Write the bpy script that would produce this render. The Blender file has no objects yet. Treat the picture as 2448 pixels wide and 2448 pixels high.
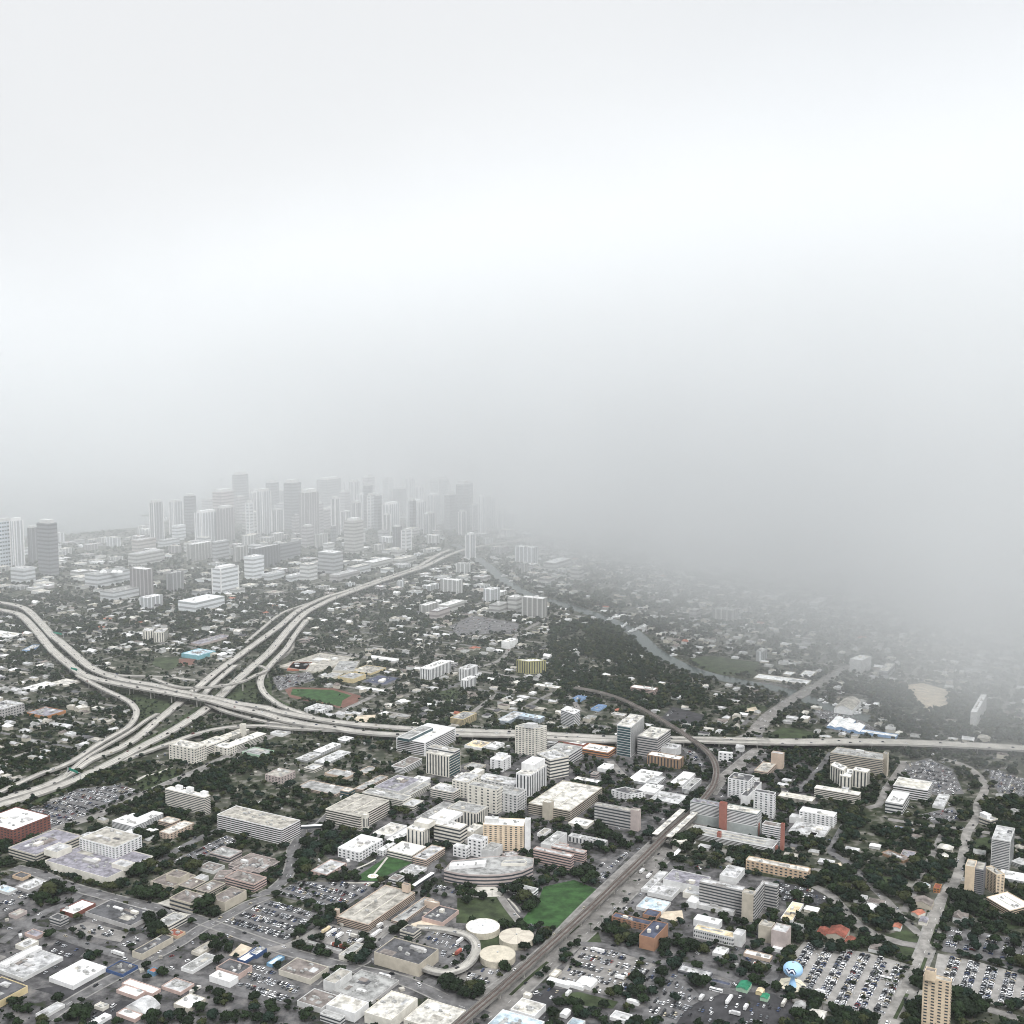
SKYK = 9.0; ZEN = 1.95; HAZE_D = 2.3e-5; FOG_D = .0032; FOG_Y = .00034; FOG0 = 2900.0; FOGTOP = 2450.0; FOGP = 4.0; EXPO = .2
import bpy, math, random
import numpy as np
from mathutils import Vector, Matrix
rnd = random.Random(7); nrs = np.random.RandomState(11)
S = bpy.context.scene; COL = S.collection
# ------------------------------------------------------------------ camera
H = 550.0; FP = 2826.0; PITCH = math.radians(6.54)
CP, SP = math.cos(PITCH), math.sin(PITCH)
cam = bpy.data.objects.new('camera', bpy.data.cameras.new('camera')); COL.objects.link(cam)
cam.location = (0, 0, H); cam.rotation_euler = (math.pi/2 - PITCH, 0, 0)
cam.data.sensor_width = 36; cam.data.lens = 36*FP/2448; cam.data.clip_start = 1; cam.data.clip_end = 60000
S.camera = cam
TILE = dict(A1=(0,1080), A2=(600,1080), A3=(1200,1200), A4=(1808,1300), B1=(0,1480), B2=(600,1480), B3=(1200,1600),
            B4=(1808,1640), C1=(0,1948), C2=(600,1948), C3=(1200,1948), C4=(1808,1948))
TS = {k: 640/1932 for k in TILE}
for k, o, w in (('T2',(1100,2100),320), ('T3',(760,2000),320), ('T4',(880,1720),420), ('T5',(1600,1820),320), ('F',(0,0),2448)):
    TILE[k] = o; TS[k] = w/1932
def px(T, x, y): o = TILE[T]; s = TS[T]; return o[0] + x*s, o[1] + y*s
def ray(X, Y):
    a = (X - 1224)/FP; b = (Y - 1224)/FP
    return a, CP - b*SP, -SP - b*CP
def at(X, Y, z=0.0):
    d = ray(X, Y); t = (z - H)/d[2] if d[2] < -1e-4 else 9e4
    t = min(t, 9e4)
    return Vector((d[0]*t, d[1]*t, z))
def W(T, x, y, z=0.0): return at(*px(T, x, y), z)
def project(p):
    """metres -> photo pixels (for choosing which repeats show largest)"""
    X, Y, Z = p[0], p[1], p[2] - H
    dc = Y*CP - Z*SP
    return 1224 + FP*X/dc, 1224 - FP*(Y*SP + Z*CP)/dc
GA = math.radians(28.8)
U = Vector((math.sin(GA), math.cos(GA), 0)); V = Vector((-math.cos(GA), math.sin(GA), 0))
# ------------------------------------------------------------------ materials
def mat(name, col, rough=.85, var=.25, scale=.08, col2=None, spec=.25, fine=0.0):
    m = bpy.data.materials.get(name)
    if m: return m
    m = bpy.data.materials.new(name); m.use_nodes = True
    nt = m.node_tree; b = nt.nodes['Principled BSDF']; b.inputs['Roughness'].default_value = rough
    b.inputs['Specular IOR Level'].default_value = spec
    m.diffuse_color = (*col, 1)
    if var <= 0:
        b.inputs['Base Color'].default_value = (*col, 1); return m
    g = nt.nodes.new('ShaderNodeNewGeometry')
    n = nt.nodes.new('ShaderNodeTexNoise'); n.inputs['Scale'].default_value = scale
    n.inputs['Detail'].default_value = 5; n.inputs['Roughness'].default_value = .65
    r = nt.nodes.new('ShaderNodeValToRGB')
    c2 = col2 or tuple(c*(1 - var) for c in col)
    r.color_ramp.elements[0].position = .36; r.color_ramp.elements[0].color = (*c2, 1)
    r.color_ramp.elements[1].position = .62; r.color_ramp.elements[1].color = (*(tuple(min(.86, c*(1 + var*.35)) for c in col)), 1)
    nt.links.new(g.outputs['Position'], n.inputs['Vector'])
    nt.links.new(n.outputs['Fac'], r.inputs['Fac']); nt.links.new(r.outputs['Color'], b.inputs['Base Color'])
    return m
def facade(name, col, dark, sx, sz, horiz=True, amt=.5):
    """far tower wall: rows of windows as surface pattern (stripes along height or round the sides)"""
    m = bpy.data.materials.new(name); m.use_nodes = True
    nt = m.node_tree; b = nt.nodes['Principled BSDF']; b.inputs['Roughness'].default_value = .5
    g = nt.nodes.new('ShaderNodeNewGeometry'); sp = nt.nodes.new('ShaderNodeSeparateXYZ')
    nt.links.new(g.outputs['Position'], sp.inputs[0])
    def stripe(src, period, duty):
        a = nt.nodes.new('ShaderNodeMath'); a.operation = 'MULTIPLY'; a.inputs[1].default_value = 1/period
        f = nt.nodes.new('ShaderNodeMath'); f.operation = 'FRACT'; c = nt.nodes.new('ShaderNodeMath'); c.operation = 'GREATER_THAN'; c.inputs[1].default_value = duty
        nt.links.new(src, a.inputs[0]); nt.links.new(a.outputs[0], f.inputs[0]); nt.links.new(f.outputs[0], c.inputs[0]); return c.outputs[0]
    d = nt.nodes.new('ShaderNodeVectorMath'); d.operation = 'DOT_PRODUCT'; d.inputs[1].default_value = (U + V)
    nt.links.new(g.outputs['Position'], d.inputs[0])
    s1 = stripe(sp.outputs['Z'], sz, 1 - amt); s2 = stripe(d.outputs['Value'], sx, .28)
    mu = nt.nodes.new('ShaderNodeMath'); mu.operation = 'MULTIPLY'
    if horiz: nt.links.new(s1, mu.inputs[0]); mu.inputs[1].default_value = 1
    else: nt.links.new(s2, mu.inputs[1]); nt.links.new(s1, mu.inputs[0])
    sn = nt.nodes.new('ShaderNodeSeparateXYZ'); nt.links.new(g.outputs['Normal'], sn.inputs[0])
    lt = nt.nodes.new('ShaderNodeMath'); lt.operation = 'LESS_THAN'; lt.inputs[1].default_value = .5
    nt.links.new(sn.outputs['Z'], lt.inputs[0])
    m2 = nt.nodes.new('ShaderNodeMath'); m2.operation = 'MULTIPLY'
    nt.links.new(mu.outputs[0], m2.inputs[0]); nt.links.new(lt.outputs[0], m2.inputs[1])
    mx = nt.nodes.new('ShaderNodeMix'); mx.data_type = 'RGBA'
    mx.inputs['A'].default_value = (*col, 1); mx.inputs['B'].default_value = (*dark, 1)
    nt.links.new(m2.outputs[0], mx.inputs['Factor']); nt.links.new(mx.outputs['Result'], b.inputs['Base Color'])
    return m
WALL = dict(white=(.73,.73,.725), cream=(.66,.635,.57), beige=(.52,.49,.425), yellow=(.6,.5,.3), peach=(.52,.42,.34), ypeach=(.66,.54,.4), orange=(.55,.42,.3),
            pink=(.5,.38,.34), brick=(.2,.085,.068), brown=(.3,.2,.13), bbrick=(.33,.19,.125), grey=(.42,.41,.4), dgrey=(.22,.22,.23), lgrey=(.58,.58,.57),
            tan=(.46,.42,.35), olive=(.36,.34,.17), aqua=(.2,.42,.47), pblue=(.5,.56,.63), blue=(.05,.09,.2), lblue=(.14,.27,.4), green=(.36,.5,.38), conc=(.45,.41,.34),
            red=(.32,.14,.11), glass=(.06,.09,.1), ggreen=(.34,.37,.36), bblue=(.25,.38,.58), pgrey=(.44,.38,.36), orr=(.42,.2,.09))
ROOF = dict(rw=(.8,.8,.78), rc=(.6,.58,.53), rg=(.34,.34,.33), rl=(.5,.5,.5), rd=(.1,.1,.105), rt=(.39,.37,.33), rb=(.21,.185,.17), rr=(.25,.085,.06), ro=(.38,.15,.1),
            ry=(.72,.6,.4), rbl=(.15,.22,.34), rn=(.08,.09,.13), rgn=(.03,.2,.11), rp=(.27,.26,.29), rlb=(.5,.6,.66), rred=(.42,.13,.1))
def wm(k): return mat('wall_' + k, WALL.get(k) or ROOF[k], .8, .16, .12)
def rm(k): return mat('roof_' + k, ROOF[k], .9, .55, .11) if k != 'rw' else mat('roof_rw', ROOF[k], .8, .34, .12)
GLASS = mat('window_glass', (.055,.062,.07), .25, 0, spec=.5)
TEAL = mat('teal_glass', (.05,.09,.1), .2, .3, .1, spec=.5)
VOID = mat('deck_opening', (.055,.053,.05), .9, .3, .2)
METAL = mat('metal', (.38,.39,.4), .5, .2, 1.0)
# ------------------------------------------------------------------ mesh helpers
class MB:
    def __init__(s): s.v = []; s.f = []; s.mi = []
    def face(s, pts, mi=0):
        n = len(s.v); s.v.extend(tuple(p) for p in pts); s.f.append(tuple(range(n, n + len(pts)))); s.mi.append(mi)
    def prism(s, P, z0, z1, mi=0, bottom=False):
        n = len(P)
        for i in range(n):
            a, b = P[i], P[(i+1) % n]
            s.face([(a[0],a[1],z0), (b[0],b[1],z0), (b[0],b[1],z1), (a[0],a[1],z1)], mi)
        s.face([(p[0],p[1],z1) for p in P], mi)
        if bottom: s.face([(p[0],p[1],z0) for p in reversed(P)], mi)
    def box(s, c, sx, sy, z0, z1, rot=0.0, mi=0):
        co, si = math.cos(rot), math.sin(rot)
        P = [(c[0] + x*co - y*si, c[1] + x*si + y*co) for x, y in ((-sx/2,-sy/2),(sx/2,-sy/2),(sx/2,sy/2),(-sx/2,sy/2))]
        s.prism(P, z0, z1, mi, True)
    def obj(s, name, mats, parent=None, loc=None, smooth=False):
        me = bpy.data.meshes.new(name)
        o = Vector(loc) if loc is not None else Vector((0,0,0))
        me.from_pydata([(x - o.x, y - o.y, z - o.z) for x, y, z in s.v], [], s.f)
        for m in (mats if isinstance(mats, (list, tuple)) else [mats]): me.materials.append(m)
        if any(s.mi): me.polygons.foreach_set('material_index', s.mi)
        if smooth: me.polygons.foreach_set('use_smooth', [True]*len(me.polygons))
        ob = bpy.data.objects.new(name, me); COL.objects.link(ob)
        if parent is not None: ob.parent = parent
        elif loc is not None: ob.location = o
        return ob
def tag(o, label=None, cat=None, group=None, kind=None):
    for k, v in (('label',label), ('category',cat), ('group',group), ('kind',kind)):
        if v: o[k] = v
    return o
def empty(name, loc, label, cat, group=None):
    o = bpy.data.objects.new(name, None); COL.objects.link(o); o.location = loc; o.empty_display_size = 2
    return tag(o, label, cat, group)
def ccw(P):
    a = sum(P[i][0]*P[(i+1) % len(P)][1] - P[(i+1) % len(P)][0]*P[i][1] for i in range(len(P)))
    return P if a > 0 else list(reversed(P))
def offset(P, d):
    """grow (d>0) a ccw polygon"""
    n = len(P); out = []
    for i in range(n):
        a, b, c = Vector(P[i-1][:2]), Vector(P[i][:2]), Vector(P[(i+1) % n][:2])
        e1 = (b - a).normalized(); e2 = (c - b).normalized()
        n1 = Vector((e1.y, -e1.x)); n2 = Vector((e2.y, -e2.x))
        k = n1 + n2; k = k/max(.35, k.dot(k)/2) if k.length > 1e-6 else n1
        out.append((b.x + k.x*d, b.y + k.y*d))
    return out
# ------------------------------------------------------------------ occupancy of the ground, 4 m cells
CS = 4.0; OX, OY = -3200.0, 800.0; NX, NY = 1600, 1500
OCC = np.zeros((NY, NX), np.uint8)      # 1 building, 2 road, 4 lot/clear
def inpoly(P, X, Y):
    r = np.zeros(X.shape, bool); n = len(P)
    for i in range(n):
        x1, y1 = P[i][0], P[i][1]; x2, y2 = P[(i+1) % n][0], P[(i+1) % n][1]
        if y1 == y2: continue
        r ^= ((y1 > Y) != (y2 > Y)) & (X < (x2 - x1)*(Y - y1)/(y2 - y1) + x1)
    return r
def mark(P, bit, grow=0.0):
    P = offset(ccw([tuple(p[:2]) for p in P]), grow) if grow else P
    xs = [p[0] for p in P]; ys = [p[1] for p in P]
    i0 = max(0, int((min(xs) - OX)/CS)); i1 = min(NX, int((max(xs) - OX)/CS) + 2)
    j0 = max(0, int((min(ys) - OY)/CS)); j1 = min(NY, int((max(ys) - OY)/CS) + 2)
    if i1 <= i0 or j1 <= j0: return
    X, Y = np.meshgrid(OX + (np.arange(i0, i1) + .5)*CS, OY + (np.arange(j0, j1) + .5)*CS)
    OCC[j0:j1, i0:i1] |= (inpoly(P, X, Y)*bit).astype(np.uint8)
def occ(x, y):
    i = int((x - OX)/CS); j = int((y - OY)/CS)
    return int(OCC[j, i]) if 0 <= i < NX and 0 <= j < NY else 0
def spline(pts, step=14.0):
    """smooth path through 3-D points, evenly spaced"""
    P = [Vector(p) for p in pts]
    if len(P) < 2: return P
    Q = [P[0]*2 - P[1]] + P + [P[-1]*2 - P[-2]]
    out = []
    for i in range(1, len(Q) - 2):
        n = max(1, int((Q[i+1] - Q[i]).length/step))
        for k in range(n):
            t = k/n; a, b, c, d = Q[i-1], Q[i], Q[i+1], Q[i+2]
            out.append(.5*((2*b) + (c - a)*t + (2*a - 5*b + 4*c - d)*t*t + (3*b - a - 3*c + d)*t**3))
    out.append(P[-1]); return out
def normals2(path):
    N = []
    for i in range(len(path)):
        d = path[min(i+1, len(path)-1)] - path[max(i-1, 0)]; d.z = 0
        d = d.normalized() if d.length > 1e-6 else Vector((0,1,0))
        N.append(Vector((-d.y, d.x, 0)))
    return N
def ribbon(m, path, o0, o1, dz0=0.0, dz1=None, mi=0, N=None):
    N = N or normals2(path); dz1 = dz0 if dz1 is None else dz1
    for i in range(len(path) - 1):
        a, b = path[i], path[i+1]
        m.face([a + N[i]*o0 + Vector((0,0,dz0)), b + N[i+1]*o0 + Vector((0,0,dz0)), b + N[i+1]*o1 + Vector((0,0,dz1)), a + N[i]*o1 + Vector((0,0,dz1))], mi)
def markpath(path, w, bit=2):
    N = normals2(path)
    for i in range(len(path) - 1):
        mark([path[i] + N[i]*w/2, path[i+1] + N[i+1]*w/2, path[i+1] - N[i+1]*w/2, path[i] - N[i]*w/2], bit)
def parse_pts(s):
    """'B1 x,y x,y C1 x,y' -> [(T,x,y[,z])]"""
    T = None; out = []
    for t in s.split():
        if ',' in t: out.append((T, *[float(q) for q in t.split(',')]))
        else: T = t
    return out
# ------------------------------------------------------------------ sky, sun, air
w = bpy.data.worlds.new('World'); S.world = w; w.use_nodes = True
nt = w.node_tree; bg = nt.nodes['Background']
SUN_EL, SUN_AZ = math.radians(50), math.radians(160)     # azimuth from +Y towards +X
sky = nt.nodes.new('ShaderNodeTexSky'); sky.sky_type = 'NISHITA'; sky.sun_disc = False
sky.sun_elevation = SUN_EL; sky.sun_rotation = SUN_AZ; sky.air_density = 1.5; sky.dust_density = 5
tc = nt.nodes.new('ShaderNodeTexCoord')
def vmath(op, a=None, v=None):
    n = nt.nodes.new('ShaderNodeVectorMath'); n.operation = op
    if a is not None: nt.links.new(a, n.inputs[0])
    if v is not None: n.inputs[1].default_value = v
    return n
az, el = math.radians(-10), math.radians(21)
dot = vmath('DOT_PRODUCT', tc.outputs['Generated'], (math.sin(az)*math.cos(el), math.cos(az)*math.cos(el), math.sin(el)))
r1 = nt.nodes.new('ShaderNodeMapRange'); r1.interpolation_type = 'SMOOTHSTEP'
r1.inputs['From Min'].default_value = .885; r1.inputs['From Max'].default_value = 1.0
r1.inputs['To Min'].default_value = 0.0; r1.inputs['To Max'].default_value = 1.0
nt.links.new(dot.outputs['Value'], r1.inputs['Value'])
ns = nt.nodes.new('ShaderNodeTexNoise'); ns.inputs['Scale'].default_value = 3.2; ns.inputs['Detail'].default_value = 4
nt.links.new(tc.outputs['Generated'], ns.inputs['Vector'])
ad = nt.nodes.new('ShaderNodeMath'); ad.operation = 'MULTIPLY_ADD'; ad.inputs[1].default_value = .22; 
nt.links.new(ns.outputs['Fac'], ad.inputs[0]); nt.links.new(r1.outputs['Result'], ad.inputs[2])
cr = nt.nodes.new('ShaderNodeValToRGB')
cr.color_ramp.elements[0].position = .05; cr.color_ramp.elements[0].color = (.755,.775,.805,1)
cr.color_ramp.elements[1].position = 1.0; cr.color_ramp.elements[1].color = (.85,.862,.878,1)
nt.links.new(ad.outputs[0], cr.inputs['Fac'])
sc = vmath('SCALE', cr.outputs['Color'])
sz = nt.nodes.new('ShaderNodeSeparateXYZ'); nt.links.new(tc.outputs['Generated'], sz.inputs[0])
zr = nt.nodes.new('ShaderNodeMapRange'); zr.interpolation_type = 'SMOOTHSTEP'      # overcast: the cloud is brightest overhead
zr.inputs['From Min'].default_value = .3; zr.inputs['From Max'].default_value = .85
zr.inputs['To Min'].default_value = SKYK; zr.inputs['To Max'].default_value = SKYK*ZEN
nt.links.new(sz.outputs['Z'], zr.inputs['Value']); nt.links.new(zr.outputs['Result'], sc.inputs['Scale'])
mx = nt.nodes.new('ShaderNodeMix'); mx.data_type = 'RGBA'; mx.inputs['Factor'].default_value = .96
nt.links.new(sky.outputs['Color'], mx.inputs['A']); nt.links.new(sc.outputs['Vector'], mx.inputs['B'])
nt.links.new(mx.outputs['Result'], bg.inputs['Color']); bg.inputs['Strength'].default_value = .1
sun = bpy.data.lights.new('sun', 'SUN'); sun.energy = 2.2; sun.angle = math.radians(22); sun.color = (1, .985, .965)
so = bpy.data.objects.new('sun', sun); COL.objects.link(so)
sd = Vector((math.sin(SUN_AZ)*math.cos(SUN_EL), math.cos(SUN_AZ)*math.cos(SUN_EL), math.sin(SUN_EL)))
so.rotation_euler = (-sd).to_track_quat('-Z', 'Y').to_euler()
def volbox(name, x0, x1, y0, y1, z0, z1, m):
    b = MB(); b.box(((x0+x1)/2, (y0+y1)/2), x1-x0, y1-y0, z0, z1); o = b.obj(name, m); tag(o, kind='stuff'); return o
vm = bpy.data.materials.new('haze_air'); vm.use_nodes = True; n_ = vm.node_tree
n_.nodes.remove(n_.nodes['Principled BSDF']); pv = n_.nodes.new('ShaderNodeVolumePrincipled')
pv.inputs['Color'].default_value = (.93,.96,.985,1); pv.inputs['Density'].default_value = HAZE_D; pv.inputs['Anisotropy'].default_value = .2
n_.links.new(pv.outputs[0], n_.nodes['Material Output'].inputs['Volume'])
volbox('haze', -9000, 9000, -800, 11500, -2, 590, vm)
# a bank of low rain cloud that drifts in over the far half of the city, lower on the west side
fm = bpy.data.materials.new('rain_cloud'); fm.use_nodes = True; n_ = fm.node_tree
n_.nodes.remove(n_.nodes['Principled BSDF']); pv = n_.nodes.new('ShaderNodeVolumePrincipled')
pv.inputs['Color'].default_value = (.974,.987,.991,1); pv.inputs['Anisotropy'].default_value = .1
g = n_.nodes.new('ShaderNodeNewGeometry')
def vn(op, *a):
    n = n_.nodes.new('ShaderNodeMath'); n.operation = op
    for i, x in enumerate(a):
        if isinstance(x, (int, float)): n.inputs[i].default_value = x
        else: n_.links.new(x, n.inputs[i])
    return n.outputs[0]
sp = n_.nodes.new('ShaderNodeSeparateXYZ'); n_.links.new(g.outputs['Position'], sp.inputs[0])
nz = n_.nodes.new('ShaderNodeTexNoise'); nz.inputs['Scale'].default_value = .00085; nz.inputs['Detail'].default_value = 2.5
n_.links.new(g.outputs['Position'], nz.inputs['Vector'])
kz = n_.nodes.new('ShaderNodeMapRange'); kz.interpolation_type = 'SMOOTHSTEP'      # the cloud's edge runs across the town near the ground and straighter higher up
kz.inputs['From Min'].default_value = 250; kz.inputs['From Max'].default_value = 2200; kz.inputs['To Min'].default_value = 2.8; kz.inputs['To Max'].default_value = 1.3
n_.links.new(sp.outputs['Z'], kz.inputs['Value'])
s_ = vn('ADD', vn('ADD', sp.outputs['Y'], vn('MULTIPLY', sp.outputs['X'], kz.outputs['Result'])), vn('MULTIPLY', vn('SUBTRACT', nz.outputs['Fac'], .5), 900))
s_ = vn('ADD', s_, vn('MULTIPLY', sp.outputs['Z'], .2))           # hangs lower towards the front at height
t_ = n_.nodes.new('ShaderNodeMapRange'); t_.clamp = True
t_.inputs['From Min'].default_value = FOG0; t_.inputs['From Max'].default_value = FOG0 + 3600; t_.inputs['To Max'].default_value = 2.0
n_.links.new(s_, t_.inputs['Value'])
h_ = n_.nodes.new('ShaderNodeMapRange'); h_.clamp = True; h_.inputs['From Min'].default_value = 200; h_.inputs['From Max'].default_value = FOGTOP
h_.inputs['To Min'].default_value = 1.0; h_.inputs['To Max'].default_value = 0.0; n_.links.new(sp.outputs['Z'], h_.inputs['Value'])
y_ = vn('MAXIMUM', vn('MULTIPLY', vn('SUBTRACT', sp.outputs['Y'], 1500), 1/1500*FOG_Y/FOG_D), 0.0)      # the air thickens out over the bay as well
dn = vn('MULTIPLY', vn('MULTIPLY', vn('ADD', t_.outputs['Result'], y_), vn('POWER', h_.outputs['Result'], FOGP)), FOG_D)
n2 = n_.nodes.new('ShaderNodeTexNoise'); n2.inputs['Scale'].default_value = .0022; n2.inputs['Detail'].default_value = 3; n_.links.new(g.outputs['Position'], n2.inputs['Vector'])
dn = vn('MULTIPLY', dn, vn('MULTIPLY_ADD', n2.outputs['Fac'], 1.6, .2))                     # wisps
n_.links.new(dn, pv.inputs['Density'])
n_.links.new(pv.outputs[0], n_.nodes['Material Output'].inputs['Volume'])
fb = volbox('rain_cloud', -5200, 5200, 1500, 11000, .5, FOGTOP, fm)
try: fm.volume_intersection_method = 'FAST'
except Exception: pass
fm.cycles.volume_step_rate = .9
c = S.cycles
c.volume_step_rate = 1.0; c.volume_max_steps = 64; c.max_bounces = 5; c.volume_bounces = 3; c.diffuse_bounces = 3; c.glossy_bounces = 2; c.transparent_max_bounces = 8
c.use_adaptive_sampling = True; c.adaptive_threshold = .025
c.pixel_filter_type = 'BLACKMAN_HARRIS'; c.filter_width = 1.0; c.use_denoising = True
try: c.denoiser = 'OPENIMAGEDENOISE'; c.denoising_input_passes = 'RGB_ALBEDO_NORMAL'; c.denoising_prefilter = 'ACCURATE'
except Exception: pass
S.view_settings.view_transform = 'Standard'; S.view_settings.look = 'None'; S.view_settings.gamma = 1; S.view_settings.exposure = EXPO
# ------------------------------------------------------------------ ground, water, lots, lawns
g = MB(); g.face([(-9000,-700,0),(9000,-700,0),(9000,11400,0),(-9000,11400,0)])
def ground_mat():
    m = bpy.data.materials.new('town_ground'); m.use_nodes = True; nt = m.node_tree; b = nt.nodes['Principled BSDF']
    b.inputs['Roughness'].default_value = .95; b.inputs['Specular IOR Level'].default_value = .1
    g = nt.nodes.new('ShaderNodeNewGeometry')
    def noise(sc, det=4):
        n = nt.nodes.new('ShaderNodeTexNoise'); n.inputs['Scale'].default_value = sc; n.inputs['Detail'].default_value = det
        nt.links.new(g.outputs['Position'], n.inputs['Vector']); return n.outputs['Fac']
    def ramp(f, st):
        r = nt.nodes.new('ShaderNodeValToRGB'); e = r.color_ramp.elements
        while len(e) < len(st): e.new(.5)
        for k, (p, c) in enumerate(st): e[k].position = p; e[k].color = (*c, 1)
        nt.links.new(f, r.inputs['Fac']); return r.outputs['Color']
    a = ramp(noise(.075, 7), [(.42,(.02,.027,.015)), (.51,(.045,.05,.03)), (.57,(.11,.106,.09)), (.66,(.22,.21,.19))])
    c = ramp(noise(.006, 3), [(.4,(.035,.044,.024)), (.6,(.17,.165,.15))])
    mx = nt.nodes.new('ShaderNodeMix'); mx.data_type = 'RGBA'; mx.inputs['Factor'].default_value = .28
    nt.links.new(a, mx.inputs['A']); nt.links.new(c, mx.inputs['B'])
    nt.links.new(mx.outputs['Result'], b.inputs['Base Color']); return m
tag(g.obj('ground', ground_mat()), kind='structure')
ASPH = mat('asphalt', (.145,.142,.142), .9, .45, .09)
ASPHD = mat('asphalt_new', (.05,.049,.052), .9, .5, .06)
ASPHL = mat('asphalt_old', (.225,.215,.203), .9, .4, .07)
GRASS = mat('grass', (.045,.062,.028), .95, .6, .06)
LAWN = mat('lawn', (.034,.082,.025), .95, .5, .08)
SAND = mat('sand', (.58,.5,.39), .95, .3, .08)
CONC = mat('paving', (.5,.48,.43), .9, .3, .06)
CLAY = mat('clay_track', (.155,.082,.064), .95, .2, .06)
HWY = mat('highway_concrete', (.45,.43,.39), .85, .25, .05)
HWYS = mat('highway_side', (.34,.33,.31), .9, .3, .08)
LINE = mat('road_paint', (.8,.8,.78), .7, .1, 1)
CPARK = mat('car_park_concrete', (.3,.288,.272), .9, .3, .08)
BOUL = mat('boulevard_concrete', (.27,.258,.24), .9, .4, .08)
GMAT = dict(cpark=CPARK, boul=BOUL, asphalt=ASPH, dark=ASPHD, light=ASPHL, grass=GRASS, lawn=LAWN, sand=SAND, paving=CONC, clay=CLAY)
KERB = mat('pavement_slabs', (.25,.243,.23), .9, .3, .15)
WATER = bpy.data.materials.new('river_water'); WATER.use_nodes = True
b_ = WATER.node_tree.nodes['Principled BSDF']; b_.inputs['Base Color'].default_value = (.06,.075,.07,1); b_.inputs['Roughness'].default_value = .22
tw_ = WATER.node_tree.nodes.new('ShaderNodeTexNoise'); tw_.inputs['Scale'].default_value = .08; tw_.inputs['Detail'].default_value = 4
bp_ = WATER.node_tree.nodes.new('ShaderNodeBump'); bp_.inputs['Strength'].default_value = .3; bp_.inputs['Distance'].default_value = .6
WATER.node_tree.links.new(tw_.outputs['Fac'], bp_.inputs['Height']); WATER.node_tree.links.new(bp_.outputs['Normal'], b_.inputs['Normal'])
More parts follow.
